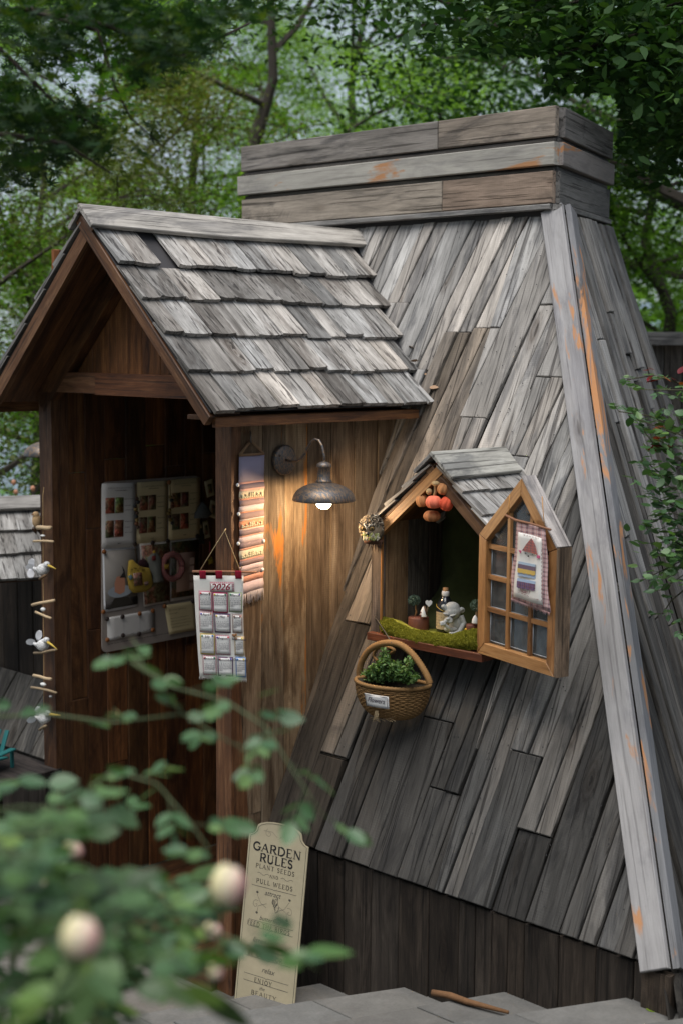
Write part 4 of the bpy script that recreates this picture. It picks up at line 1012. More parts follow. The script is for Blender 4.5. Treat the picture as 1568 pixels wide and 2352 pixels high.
for s, c, h in (('attract', (512, 965), .034), ('butterflies', (480, 1290), .030), ('listen', (345, 1545), .036), ('relax', (455, 1930), .036), ('the', (380, 2150), .024)):
    a = row(c); add_text(mb, s, I4 @ Matrix.Translation((a[0], a[1]-h*.25, 0)), h*.8, .35, bold=.0)
for y, tick in ((890, 1), (1335, 0), (1415, 1), (1680, 0), (1800, 1), (2030, 1), (2120, 0)):
    a, b = row((200, y-62)), row((770, y+75))
    a, b = (.035, (a[1]+b[1])/2), (Ws-.035, (a[1]+b[1])/2)
    ribbon(mb, [(a[0], a[1]+.003), a, (Ws/2-.006, a[1]), (Ws/2, a[1]-.003*tick), (Ws/2+.006, a[1]), b, (b[0], b[1]+.003)], .0016, I4)
def curl(cx, cy, r, s_, ph=0.): return [(cx+s_*r*(t/12)*cos(t*.62+ph), cy+r*(t/12)*sin(t*.62+ph)) for t in range(13)]
for s_ in (-1, 1):     # flourishes, vines and leaves
    cx_ = Ws/2+s_*.045; y0 = row((600, 230))[1]
    ribbon(mb, curl(cx_, y0, .018, s_), .0011, I4); ribbon(mb, [(Ws/2+s_*.005, y0-.01), (Ws/2+s_*.03, y0+.008), (Ws/2+s_*.07, y0+.006)], .001, I4)
    ya = row((530, 745))[1]
    ribbon(mb, [(Ws/2+s_*.026+s_*k*.008, ya+.004*sin(k*1.3)) for k in range(8)], .0013, I4)
    yb = row((500, 1110))[1]; xb_ = Ws/2+s_*.065
    ribbon(mb, [(Ws/2+s_*.028, yb-.012), (xb_-s_*.01, yb), (xb_+s_*.01, yb+.03)], .0011, I4); ribbon(mb, curl(xb_+s_*.012, yb-.008, .018, s_, 1.), .0011, I4)
    ribbon(mb, [(Ws/2+s_*.028, yb+.004), (xb_, yb-.012), (xb_+s_*.005, yb-.04)], .0011, I4)
    for (fx, fy) in ((xb_+s_*.01, yb+.034), (xb_+s_*.005, yb-.042)):
        for a in range(-2, 3): ribbon(mb, [(fx, fy), (fx+.007*sin(a*.5), fy+.009*cos(a*.5))], .002, I4)
yb = row((500, 1110))[1]; bxc = Ws/2+.004
for poly in ([(0, 0), (.006, .028), (.017, .034), (.018, .016), (.006, -.002)], [(.004, -.004), (.02, .012), (.026, 0), (.02, -.018), (.012, -.022)], [(-.004, .006), (.0, .026), (-.004, .028), (-.008, .014)]):
    ribbon(mb, [(bxc+p[0], yb+p[1]) for p in poly+poly[:1]], .0022, I4)
    for k in range(1, 4): ribbon(mb, [(bxc+poly[0][0], yb+poly[0][1]), (bxc+poly[k][0], yb+poly[k][1])], .0013, I4)
a = row((430, 1480)); ribbon(mb, curl(a[0], a[1], .006, 1), .003, I4); a = row((520, 1600))
for k in range(14): ribbon(mb, [(a[0]+.02*cos(k*.45), a[1]+.02*sin(k*.45)), (a[0]+.02*cos(k*.45+.2), a[1]+.02*sin(k*.45+.2))], .001, I4)
mb.obj('script_and_flourish', plain('grey_print', (.07, .065, .055), .5, .1), sign, Fs, smooth=False); tag(sign.children[-1], kind='stuff')

# ---------------------------------------------------------------- wall lamp
BRASS = None
m, t, b = newmat('brushed_bronze'); tc = ND(t, 'ShaderNodeTexCoord'); v_ = vscale(t, tc.outputs['Object'], (40, 40, 260))
f_ = ramp(t, noise(t, vscale(t, tc.outputs['Object'], (60, 160, 60)), 1, 5, .65, 1.), [(.46, 0.), (.62, 1.)])
t.links.new(mixrgb(t, f_, (.085, .085, .09), (.26, .17, .10)), b.inputs['Base Color']); b.inputs['Metallic'].default_value = .55; b.inputs['Roughness'].default_value = .45; BRONZE = m
m, t, b = newmat('lit_bulb'); b.inputs['Emission Color'].default_value = (1, .86, .62, 1); b.inputs['Emission Strength'].default_value = 14; b.inputs['Base Color'].default_value = (1, .95, .85, 1); BULB = m
def lamp(x_w, s_, y_, axis, zt, label, lit):
    """x_w wall plane, s_ side it stands out to"""
    L = empty('wall_lamp', (x_w, y_, zt-.13), label=label, cat='wall lamp', group='bronze wall lamps')
    d_ = abs(axis-x_w)
    pl = MB(); pl.lathe([(0, 0), (.056, 0), (.058, .006), (.058, .02), (.052, .024), (0, .024)], 28)
    pl.obj('back_plate', BRONZE, L, Matrix.Translation((x_w+s_*.001, y_, zt-.007)) @ Matrix.Rotation(s_*pi/2, 4, 'Y'))
    sc = MB()
    for q in (-1, 1): sc.ell((0, 0, 0), (.005, .005, .005), Matrix.Translation((x_w+s_*.026, y_+q*.034, zt-.012*q)), 8, 6)
    sc.obj('screw', BRONZE, L)
    ar = MB()
    prof = [(0, -.006), (.14, -.010), (.28, -.008), (.42, .004), (.5, .022), (.58, .046), (.67, .069), (.77, .080), (.87, .077), (.95, .056), (1.0, .022), (1., -.005)]
    ar.tube([(x_w+s_*(.02+(d_-.02)*a), y_, zt+b) for a, b in prof], .0052, 8); ar.obj('arm', BRONZE, L)
    so_ = MB(); so_.lathe([(.006, 0), (.016, -.003), (.026, -.009), (.028, -.016), (.028, -.021), (.0245, -.024), (.0245, -.066), (.029, -.070), (.031, -.076), (.029, -.08)], 28); so_.obj('socket', BRONZE, L, Matrix.Translation((axis, y_, zt)))
    sh = MB(); pr = [(.026, -.077), (.036, -.081), (.056, -.086), (.080, -.095), (.100, -.108), (.112, -.124), (.118, -.143)]
    sh.lathe(pr+[(.1165, -.147)]+[(r-.003, z-.002) for r, z in pr[::-1]], 48); sh.obj('shade', BRONZE, L, Matrix.Translation((axis, y_, zt)))
    bu = MB(); bu.ell((0, 0, 0), (.031, .031, .033), None, 20, 12); bu.obj('bulb', BULB if lit else WHITE, L, Matrix.Translation((axis, y_, zt-.147)))
    if lit:
        pl_ = bpy.data.lights.new('bulb_light', 'POINT'); pl_.energy = 4.6; pl_.color = (1, .70, .40); pl_.shadow_soft_size = .03
        lo = bpy.data.objects.new('bulb_light', pl_); COL.objects.link(lo); lo.parent = L; lo.location = (axis-x_w, 0, -.065)
LP = PY(Z5(1168, 355), 3.79)
lamp(EX, 1, 3.79, LP.x, LP.z, 'lit bronze gooseneck lamp on the warm plank wall beside the woven hanging', True)
q = PX((115, 1047), -5.40); lamp(-5.18, -1, q.y, -5.40, q.z+.147, 'second bronze lamp shade sticking out behind the left porch post', False)

# ---------------------------------------------------------------- woven wall hanging
run = empty('woven_wall_hanging', PX((575, 1370), EX), label='narrow striped woven textile hanging on the plank wall left of the lamp', cat='wall hanging')
xw = EX+.012
C = [PX(Z5(*q), xw) for q in ((443, 312), (655, 297), (646, 1440), (447, 1500))]
bands = [(0, .185, (.30, .27, .36)), (.185, .2, (.55, .3, .26)), (.2, .235, (.20, .155, .18)), (.235, .25, (.6, .35, .3)), (.25, .305, (.60, .50, .36)), (.305, .317, (.55, .27, .2)), (.317, .36, (.26, .18, .18)), (.36, .40, (.55, .45, .45)),
         (.40, .41, (.6, .25, .15)), (.41, .455, (.26, .18, .17)), (.455, .465, (.6, .45, .4)), (.465, .525, (.62, .26, .15)), (.525, .535, (.62, .45, .38)), (.535, .575, (.24, .17, .17)), (.575, .585, (.6, .3, .22)), (.585, .625, (.56, .44, .44)), (.625, .665, (.24, .17, .17)),
         (.665, .68, (.6, .3, .22)), (.68, .745, (.58, .50, .36)), (.745, .755, (.6, .27, .2)), (.755, .795, (.25, .17, .17)), (.795, .835, (.55, .42, .43)), (.835, .87, (.25, .18, .17)), (.87, .92, (.58, .28, .2)), (.92, 1., (.48, .37, .38))]
rip = lambda u, v: .0025*sin(v*60)+.002*sin(u*7)
for v0, v1, c in bands: sheet('woven_band', C, CLOTH, run, 5, 2, rip, .002, 0, (*c, 0), 0, 1, v0, v1)
mb = MB()
for (v0, v1) in ((.26, .30), (.475, .515), (.69, .735)):
    for k in range(11):
        u = .1+k*.08
        for q in range(3 if k in (4, 5, 6) else 1 if k % 2 else 2):
            c = bil(C, u, v0+(v1-v0)*(.9-q*.3))+nrm(C)*(.004+rip(u, v0)); mb.ell(c, (.004, .004, .0045), None, 5, 4)
tag(mb.obj('bobble_pattern', CLOTH, run, color=(.72, .66, .45, 0)), kind='stuff')
mb = MB()
for k in range(34):
    u = k/33; a = bil(C, u, .995)+nrm(C)*.002; mb.tube([a, a+Vector((random.uniform(-.003, .003), random.uniform(-.004, .004), -.02)), a+Vector((0, random.uniform(-.006, .006), -.036-random.random()*.012))], .0014, 4)
mb.obj('fringe', CLOTH, run, color=(.5, .42, .40, 0))
mb = MB(); pa, pb, pt_ = PX(Z5(448, 302), xw+.006), PX(Z5(650, 287), xw+.006), PX(Z5(543, 175), xw+.006)
for a, b_ in ((pa, pb), (pa, pt_), (pb, pt_)): mb.tube([a, b_], .0055, 6)
mb.obj('stick_hanger', STICK, run, color=(.55, .45, .38, 0))
mb = MB(); mb.tube([PX(Z5(540, 100), xw), PX(Z5(543, 150), xw+.014), PX(Z5(545, 195), xw+.014), PX(Z5(549, 185), xw+.012)], .003, 6); mb.obj('hook', IRON, run, color=(3, 3, 3, 0))
for q in ((432, 556), (440, 805), (437, 1058), (652, 1035), (643, 1280)):
    mb = MB(); mb.ell(PX(Z5(*q), xw+.006), (.006, .0065, .0075), None, 8, 6); mb.obj('pompom', CLOTH, run, color=(.7, .7, .7, 0))

# ---------------------------------------------------------------- 2026 calendar
cal = empty('cloth_calendar', (-3.9, 3.44, 1.3), label='handmade white cloth 2026 calendar hanging from a twig on the porch post', cat='calendar')
qc = Vector((-3.885, 3.43, 1.5)); pc = lambda x, y: pt(Z5(x, y), FH, qc)
C = [pc(50, 1330), pc(482, 1332), pc(508, 2228), pc(105, 2200)]
def ced(u, v, i, j): return u-(.035*sin(v*3.2) if u > .5 else 0)+(.03*(v-.5)**2 if u < .5 else 0), v+(.004*random.uniform(-1, 1) if v > .99 else 0)
crip = lambda u, v: .003*sin(u*9+v*3)*(.3+v)
sheet('cloth', C, LINEN, cal, 14, 18, crip, .0015, 0, (1.05, 1.04, 1.02, 0), edge=ced)
mb = MB(); a, b_ = pc(45, 1297), pc(593, 1304); mb.tube([a, a.lerp(b_, .4)+Vector((0, 0, .001)), b_], [.0052, .0048, .0044], 7); mb.obj('twig', STICK, cal, color=(.7, .45, .4, 0))
mb = MB(); nl = pc(319, 947); mb.tube([pc(108, 1290), nl, pc(452, 1290)], .0022, 5); mb.tube([pc(452, 1290), pc(470, 1250), pc(440, 1310)], .0015, 4); mb.tube([nl, nl+FH*.05], .0025, 5); mb.obj('cord', TWINE, cal, color=(1.3, 1.3, 1.2, 0))
nC = nrm(C); 
for x0, x1 in ((105, 160), (243, 300), (410, 465)):
    c4 = [pc(x0, 1286), pc(x1, 1286), pc(x1+3, 1357), pc(x0+3, 1357)]; sheet('strap', c4, CLOTH, cal, 2, 6, lambda u, v: .0065*(1-v)**.5+.002, .002, 0, (.30, .008, .03, 0))
def inv(C, px):
    p = pc(*px); a = C[0]; e1 = C[1]-C[0]; e2 = C[3]-C[0]; d = p-a
    A = np.array([[e1.dot(e1), e1.dot(e2)], [e1.dot(e2), e2.dot(e2)]]); r = np.linalg.solve(A, [d.dot(e1), d.dot(e2)]); return r
def sub(x0, y0, x1, y1, sk=0.): return [pc(x0, y0), pc(x1, y0+sk), pc(x1+3, y1+sk), pc(x0+3, y1)]
sheet('year_patch', sub(195, 1382, 400, 1464, 4), GING, cal, 4, 3, None, .002, .003)
sheet('year_label', sub(205, 1400, 382, 1458, 4), LINEN, cal, 4, 3, None, .0015, .0055)
def tf(C, x, y, off): # frame on the calendar at picture point
    n = nrm(C); u = (C[1]-C[0]).normalized(); v = n.cross(u); p = pc(x, y)+n*off; return Matrix(((u.x, v.x, n.x, p.x), (u.y, v.y, n.y, p.y), (u.z, v.z, n.z, p.z), (0, 0, 0, 1)))
mb = MB(); c4 = sub(205, 1400, 382, 1458, 4); 
for k, dgt in enumerate('2026'): add_text(mb, dgt, tf(c4, 224+k*40, 1454, .0075), .036, .25, bold=.0008)
mb.obj('year_number', CLOTH, cal, smooth=False, color=(.28, .012, .04, 0))
mo = [('January', 100, 1458, 212, 1628, CLOTH, (.5, .22, .26)), ('February', 218, 1470, 346, 1646, CLOTH, (.32, .01, .07)), ('March', 354, 1470, 468, 1640, CLOTH, (.26, .32, .2)),
      ('April', 104, 1634, 222, 1812, GING, (.5, .3, .3)), ('May', 234, 1652, 370, 1816, PLAIDN, (1, 1, 1)), ('June', 386, 1658, 472, 1818, CLOTH, (.32, .24, .22)),
      ('July', 112, 1822, 236, 2002, CLOTH, (.52, .38, .12)), ('August', 242, 1836, 370, 2006, GING, (1, 1, 1)), ('September', 404, 1846, 488, 2010, CLOTH, (.48, .36, .22)),
      ('October', 134, 2010, 252, 2178, GING, (1, 1, 1)), ('November', 262, 2022, 392, 2188, PLAIDN, (1, 1, 1)), ('December', 414, 2024, 502, 2196, CLOTH, (.16, .25, .45))]
starts = [4, 0, 0, 3, 5, 1, 3, 6, 2, 4, 0, 2]; ndays = [31, 28, 31, 30, 31, 30, 31, 31, 30, 31, 30, 31]
bt = [(.6, .02, .05), (.6, .5, .05), (.05, .25, .12), (.1, .08, .4), (.6, .5, .1), (.25, .15, .1), (.03, .2, .08), (.1, .06, .35), (.4, .2, .1), (.3, .05, .05), (.2, .03, .05), (.05, .2, .5)]
for k, (nm, x0, y0, x1, y1, mt, c) in enumerate(mo):
    mp_ = sheet('month_patch', sub(x0, y0, x1, y1, 5), mt, cal, 4, 5, lambda u, v: .0012*sin(u*5+v*4), .002, .003, (*c, 0))
    c4 = sub(x0+9, y0+10, x1-9, y1-12, 5); sheet('month_card', c4, LINEN, mp_, 4, 5, lambda u, v: .001*sin(u*6+v*5), .0012, .0062, (1.08, 1.08, 1.1, 0))
    mb = MB(); w = x1-x0-18; add_text(mb, nm, tf(c4, (x0+x1)/2, y0+36, .0092), .0125, bold=.0003)
    for dd in range(ndays[k]):
        i = dd+starts[k]; r, cc = divmod(i, 7); r = r % 6
        add_text(mb, str(dd+1), tf(c4, x0+9+w*(cc+.6)/7.2, y0+62+r*(y1-y0-78)/6, .0092), .0072)
    mb.obj('month_print', INK, mp_, smooth=False, color=(3, 3, 4, 0))
    for q, xx_ in enumerate((x0+18, x1-18)):
        b_ = MB(); p = pc(xx_, y0+20)+nC*.011; b_.ell(p, (.0035, .0035, .004), None, 7, 5); b_.obj('button', PLAST, mp_, color=(*(bt[k] if q == 0 else bt[(k+5) % 12]), 0))
mb = MB(); mb.ell(pc(400, 1838)+nC*.012, (.009, .004, .006), None, 8, 6); mb.ell(pc(418, 1832)+nC*.012, (.005, .004, .005), None, 8, 6); mb.obj('bear_charm', CLOTH, cal, color=(.25, .12, .05, 0))
mb = MB()
for k in range(50):
    p = bil(C, k/49, .995); mb.tube([p, p+Vector((0, 0, -.006-.006*random.random()))], .0008, 3)
mb.obj('frayed_hem', LINEN, cal)

# ---------------------------------------------------------------- pin board and papers
bx_ = XL+.012
pb = lambda x, y, o=0.: PX(Z4(x, y), bx_+o)
Cb = [pb(78, 118), pb(1272, 35), pb(1250, 2010), pb(80, 2235)]
board = empty('pin_board', pb(650, 2100), label='large mauve grey magnet board with stitched edge on the inner wall', cat='notice board')
def rr(C, r=.05, n=5):
    pts = []
    for (u, v, a0) in ((r, r, 180), (1-r, r, 270), (1-r, 1-r*.7, 0), (r, 1-r*.7, 90)):
        for k in range(n+1):
            a = radians(a0+90*k/n); pts.append((u+r*cos(a), v+r*.7*sin(a)))
    return pts
def panel(name, C, mat, parent, th, color, r=.05, off=0.):
    n = nrm(C); P_ = [bil(C, u, v) for u, v in rr(C, r)]; m_ = len(P_)
    v = [p+n*off for p in P_]+[p+n*(off+th) for p in P_]; c = sum(v, Vector())/len(v)
    return mobj(name, ([p-c for p in v], [tuple(range(m_)), tuple(range(2*m_-1, m_-1, -1))]+[(m_+i, m_+(i+1) % m_, (i+1) % m_, i) for i in range(m_)]), mat, parent, Matrix.Translation(c), color)
panel('board_panel', Cb, PLAST, board, .006, (.27, .23, .205, 0))
mb = MB()
for k in range(30):
    for v in (.03, .955):
        a, b_ = bil(Cb, .06+k*.03, v), bil(Cb, .06+k*.03+.018, v); o = nrm(Cb)*.0068; s_ = Vector((0, 0, .0012)); mb.add([a+o-s_, b_+o-s_, b_+o+s_, a+o+s_], [(0, 1, 2, 3)])
mb.obj('stitching', INK, board, smooth=False)
m, t, b = newmat('photo_print'); tc = ND(t, 'ShaderNodeTexCoord'); oi = ND(t, 'ShaderNodeObjectInfo')
ad = ND(t, 'ShaderNodeVectorMath', operation='ADD'); t.links.new(tc.outputs['Object'], ad.inputs[0]); cx = ND(t, 'ShaderNodeCombineXYZ'); t.links.new(math_(t, 'MULTIPLY', oi.outputs['Random'], 9.), cx.inputs[0]); t.links.new(cx.outputs[0], ad.inputs[1])
f_ = noise(t, ad.outputs[0], 38, 4, .7, 1.5); g_ = noise(t, ad.outputs[0], 21, 3, .6, .5)
cc = ramp(t, f_, [(.35, (.03, .025, .02)), (.48, (.22, .12, .08)), (.6, (.4, .36, .3)), (.75, (.55, .5, .42))])
cc = mixrgb(t, 1., cc, mixrgb(t, ramp(t, g_, [(.45, 0.), (.55, 1.)]), (.6, .75, .5), (1.2, .7, .55)), 'MULTIPLY')
t.links.new(mixrgb(t, 1., cc, oi.outputs['Color'], 'MULTIPLY'), b.inputs['Base Color']); b.inputs['Roughness'].default_value = .35; PRINT = m
def paper(name, q, color, label, cat='paper', curl=0., group=None, off=.009, mat=PAPER):
    C = [pb(*p) for p in q]; e = empty(name, C[3], label=label, cat=cat, group=group)
    sheet('sheet', C, mat, e, 6, 8, lambda u, v: curl*((u-.3)**2*.4+max(0, v-.8)*.3)+.001*sin(u*5), .0008, off, (*color, 0)); return e, C
def onp(C, e, name, u0, v0, u1, v1, mat, color, off=.0105, cr=0.): return sheet(name, C, mat, e, 2, 2, lambda u, v: cr*((u-.3)**2*.4+max(0, v-.8)*.3)+.001*sin(u*5), .0004, off, (*color, 0), u0, u1, v0, v1)
def lines_(C, e, rows, color=(3, 3, 3, 0), off=.0115, cr=0.):
    mb = MB(); n = nrm(C)
    for (u0, u1, v, h, dens) in rows:
        u = u0
        while u < u1:   # small unreadable characters: two or three strokes each
            w = h*.9
            for q in range(3):
                du, dv = random.uniform(0, w*.6), random.uniform(-h*.5, h*.3); o = n*(off+cr*((u-.3)**2*.4+max(0, v-.8)*.3)+.001*sin(u*5))
                a, b_ = (bil(C, u+du, v+dv), bil(C, u+du+w*.5, v+dv)) if q % 2 else (bil(C, u+du, v-h*.4), bil(C, u+du, v+h*.4)); s_ = Vector((0, 0, .0006)) if q % 2 else Vector((0, .0006, 0)); mb.add([a+o-s_, b_+o-s_, b_+o+s_, a+o+s_], [(0, 1, 2, 3)])
            u += w*dens
    mb.obj('print_lines', INK, e, smooth=False, color=color)
menus = 'craft price lists in a row on the board'
for nm_, q, col, lab in (('a', ((65, 165), (490, 150), (480, 930), (65, 965)), (.50, .48, .46), 'white price list with four pictures, leftmost at the top of the board'),
                     ('b', ((492, 152), (880, 125), (872, 868), (484, 905)), (.62, .50, .29), 'cream price list in the middle of the top row with a green and red picture'),
                     ('c', ((884, 122), (1272, 88), (1270, 815), (880, 862)), (.60, .47, .26), 'cream price list at the right of the top row')):
    e, C = paper('price_list', q, col, lab, 'price list', .02 if nm_ == 'a' else .0, menus, off=.009 if nm_ == 'b' else .0115)
    cr = .02 if nm_ == 'a' else 0; of = .0105 if nm_ == 'b' else .013
    for (u0, u1, v0, v1) in ((.1, .36, .22, .46), (.38, .62, .22, .46), (.1, .34, .57, .83), (.36, .62, .57, .83)): onp(C, e, 'picture', u0, v0, u1, v1, PRINT, (random.uniform(.5, 1.1), random.uniform(.5, .9), random.uniform(.5, .8)), of, cr)
    lines_(C, e, [(.18, .84, .075, .028, 1.7), (.38, .7, .115, .01, 1.2), (.66, .92, .25, .016, 1.4), (.66, .85, .35, .02, 1.4), (.66, .9, .42, .014, 1.4), (.66, .92, .60, .016, 1.4), (.66, .8, .69, .02, 1.4), (.66, .88, .77, .014, 1.4), (.46, .54, .93, .022, 1.2)], (8, 7, 6, 0), of+.001, cr)
e, C = paper('photo_poster', ((78, 965), (522, 930), (520, 1662), (98, 1738)), (.6, .6, .62), 'poster photo of a pink cake with a witch hat, lower left of the board', 'poster', off=.0085)
onp(C, e, 'picture', .04, .03, .97, .96, PAPER, (.22, .20, .18)); onp(C, e, 'picture_floor', .04, .82, .97, .96, PAPER, (.035, .03, .028), .0112)
def flat(C, e, name, pts, color, off=.0118, mat=PAPER): n = nrm(C); v = [bil(C, u, v_)+n*off for u, v_ in pts]; return mobj(name, (v, [tuple(range(len(v)))]), mat, e, None, (*color, 0))
flat(C, e, 'picture_table', [(.3, .8), (.68, .8), (.82, .93), (.1, .97)], (.03, .025, .02), .0122)
flat(C, e, 'picture_plate', [(.46+.36*cos(k*.52), .70+.10*sin(k*.52)) for k in range(12)], (.30, .33, .37), .0126)
flat(C, e, 'picture_cake', [(.3, .70), (.3, .56), (.36, .46), (.58, .45), (.6, .6), (.58, .72), (.44, .75)], (.48, .22, .14), .013)
flat(C, e, 'picture_hat', [(.44, .48), (.55, .40), (.5, .28), (.58, .36), (.62, .49)], (.02, .018, .02), .0134)
e, C = paper('photo_poster', ((530, 900), (892, 868), (900, 1608), (582, 1668)), (.5, .45, .4), 'poster photo in brown tones hanging at the middle of the board', 'poster', .02, off=.0095)
onp(C, e, 'picture', .03, .03, .97, .97, PRINT, (.75, .7, .7), .011, .02)
e, C = paper('photo_poster', ((908, 860), (1272, 822), (1258, 1552), (905, 1606)), (.5, .45, .4), 'poster photo of a pink cloth calendar under trees, right side of the board', 'poster', off=.0085)
onp(C, e, 'picture', .03, .03, .97, .95, PRINT, (.3, .33, .22)); onp(C, e, 'picture_calendar', .2, .22, .84, .86, PAPER, (.40, .24, .18), .0112)
mb = MB(); n_ = nrm(C)
for r in range(4):
    for k in range(3):
        a = [bil(C, .24+k*.2, .32+r*.135), bil(C, .4+k*.2, .32+r*.135), bil(C, .4+k*.2, .43+r*.135), bil(C, .24+k*.2, .43+r*.135)]
        mb.add([p+n_*.0118 for p in a], [(0, 1, 2, 3)])
mb.obj('picture_cards', PAPER, e, color=(.5, .33, .26, 0), smooth=False)
e, C = paper('payment_card_strip', ((135, 1800), (722, 1705), (727, 1962), (140, 2087)), (.52, .50, .48), 'white strip of three blank payment cards held by round magnets', 'card strip', off=.009)
lines_(C, e, [(.12, .2, .9, .05, 1.2), (.46, .56, .9, .05, 1.2), (.74, .9, .88, .05, 1.2)], (5, 6, 8, 0))
mb = MB()
for u in (.335, .67): a, b_ = bil(C, u, .02), bil(C, u, .98); o = nrm(C)*.0112; s_ = Vector((0, .0008, 0)); mb.add([a+o-s_, a+o+s_, b_+o+s_, b_+o-s_], [(0, 1, 2, 3)])
mb.obj('fold_line', PAPER, e, color=(.35, .35, .36, 0), smooth=False)
e, C = paper('note_paper', ((830, 1650), (1225, 1590), (1228, 1942), (892, 2008)), (.55, .45, .26), 'cream handwritten note with curled corner at the lower right of the board', 'note', .03, off=.0095)
lines_(C, e, [(.12, .62, .2, .035, 1.3), (.12, .4, .32, .035, 1.3), (.12, .7, .48, .035, 1.3), (.12, .74, .58, .035, 1.3), (.12, .74, .68, .035, 1.3), (.12, .7, .78, .035, 1.3)], (6, 5, 4, 0), .0115, .03)
for q, lab in ((((1335, 140), (1437, 105), (1466, 305), (1372, 340)), 'small cream sketch card tilted left, topmost right of the board'), (((1415, 365), (1500, 385), (1480, 600), (1385, 565)), 'small sketch card of a figure tilted right, beside the post'), (((1318, 635), (1380, 615), (1415, 820), (1328, 845)), 'small card with green drawing, lowest of the three by the post')):
    e, C = paper('sketch_card', q, (.50, .42, .25), lab, 'card', group='sketch cards right of the board', off=0.0); onp(C, e, 'drawing', .25, .25, .75, .8, PRINT, (.9, .95, .8), .0015)
MAGD = [(150, 1820), (337, 1792), (343, 2020), (540, 2002), (487, 903), (705, 890), (1250, 810), (1198, 1605), (890, 870)]
MAGO = [(112, 1000), (103, 1735), (153, 2075), (547, 1755), (707, 1720), (708, 1955), (850, 1665), (905, 150)]
pos_w = {(150, 1820): 'upper left corner of the card strip', (337, 1792): 'top edge of the card strip', (343, 2020): 'bottom edge of the card strip, left one', (540, 2002): 'bottom edge of the card strip, right one', (487, 903): 'top of the yellow pouch cord', (705, 890): 'top of the house ornament cord', (1250, 810): 'upper right poster corner', (1198, 1605): 'right corner of the note', (890, 870): 'cord of the plaid wreath',
         (112, 1000): 'upper left corner of the cake poster', (103, 1735): 'lower left corner of the cake poster', (153, 2075): 'lower left corner of the card strip', (547, 1755): 'top of the third payment card', (707, 1720): 'upper right corner of the card strip', (708, 1955): 'lower right corner of the card strip', (850, 1665): 'upper left corner of the note', (905, 150): 'top of the long bead chain'}
for q in MAGD+MAGO:
    mb = MB(); mb.lathe([(0, .006), (.009, .006), (.0105, .003), (.0105, 0)], 14); d = q in MAGD
    o = mb.obj('round_magnet', PLAST, None, Matrix.Translation(pb(*q, .013)) @ Matrix.Rotation(pi/2, 4, 'Y'), color=(.03, .02, .018, 0) if d else (.22, .08, .025, 0))
    tag(o, ('dark round magnet at the ' if d else 'orange brown round magnet at the ')+pos_w[q], 'magnet', 'round magnets on the board')
def slab(name, pts, th, mat, color, parent=None, off=.016, F=pb):
    """thick soft shape from an outline in board picture points"""
    Q = [F(*p, off) for p in pts]; c = sum(Q, Vector())/len(Q); n = Vector((1, 0, 0)); v = []; m_ = len(Q)
    for k, s_ in ((0, .88), (.35, 1.), (.65, 1.), (1, .86)):
        v += [(c+(p-c)*s_)+n*th*k for p in Q]
    f = [tuple(range(m_)), tuple(range(4*m_-1, 3*m_-1, -1))]+[(j*m_+i, (j+1)*m_+i, (j+1)*m_+(i+1) % m_, j*m_+(i+1) % m_) for j in range(3) for i in range(m_)]
    return mobj(name, ([p-c for p in v], f), mat, parent, Matrix.Translation(c), (*color, 0), True)
e = empty('felt_photo_pouch', pb(540, 1500), label='yellow felt cat shaped picture pouch hanging on the board', cat='pouch')
slab('body', [(400, 1108), (440, 1092), (480, 1130), (520, 1165), (560, 1182), (610, 1190), (645, 1195), (670, 1270), (692, 1370), (665, 1440), (600, 1482), (520, 1492), (455, 1500), (405, 1450), (385, 1330), (390, 1200)], .022, CLOTH, (.36, .24, .035), e)
slab('ear', [(515, 1150), (545, 1100), (580, 1078), (618, 1105), (640, 1150), (642, 1195), (600, 1190), (560, 1180)], .016, CLOTH, (.03, .008, .012), e, .014)
C = [pb(470, 1262, .040), pb(572, 1250, .040), pb(585, 1405, .040), pb(482, 1420, .040)]; sheet('window_photo', C, PRINT, e, 2, 2, None, .001, 0, (.8, .9, 1.1, 0))
mb = MB()
for a, b_ in (((475, 1195), (500, 1205)), ((500, 1205), (515, 1195)), ((540, 1205), (558, 1190)), ((520, 1228), (535, 1222)), ((440, 1215), (470, 1212)), ((578, 1220), (610, 1220)), ((575, 1200), (605, 1190))): mb.tube([pb(*a, .040), pb(*b_, .040)], .0012, 3)
mb.obj('stitched_face', CLOTH, e, color=(.05, .02, .01, 0))
slab('patch', [(402, 1300), (440, 1280), (470, 1315), (430, 1350)], .004, CLOTH, (.12, .2, .22), e, .039); slab('patch', [(598, 1375), (650, 1358), (655, 1400), (610, 1415)], .004, CLOTH, (.2, .12, .1), e, .039)
mb = MB(); mb.tube([pb(487, 905, .018), pb(500, 1000, .02), pb(518, 1110, .024)], .002, 4); mb.obj('cord', TWINE, e, color=(.2, .15, .1, 0))
e = empty('plaid_wreath', pb(950, 1350), label='dark red plaid fabric ring ornament on the right of the board', cat='ornament')
mb = MB(); ctr = [pb(950+118*cos(a), 1180+150*sin(a), .022) for a in [k*2*pi/20 for k in range(21)]]; mb.tube(ctr, [.013+.003*(k % 2) for k in range(21)], 8); mb.obj('ring', PLAIDR, e)
mb = MB(); mb.tube([pb(890, 870, .018), pb(905, 960, .02), pb(930, 1030, .022)], .002, 4); mb.obj('cord', TWINE, e, color=(.2, .15, .1, 0)); slab('star', [(845, 1150), (880, 1160), (905, 1145), (895, 1185), (905, 1220), (875, 1205), (850, 1215)], .006, CLOTH, (.35, .22, .03), e, .036)
e = empty('house_ornament', pb(720, 1385), label='grey gauze house ornament with little star, between the yellow pouch and the plaid ring', cat='ornament')
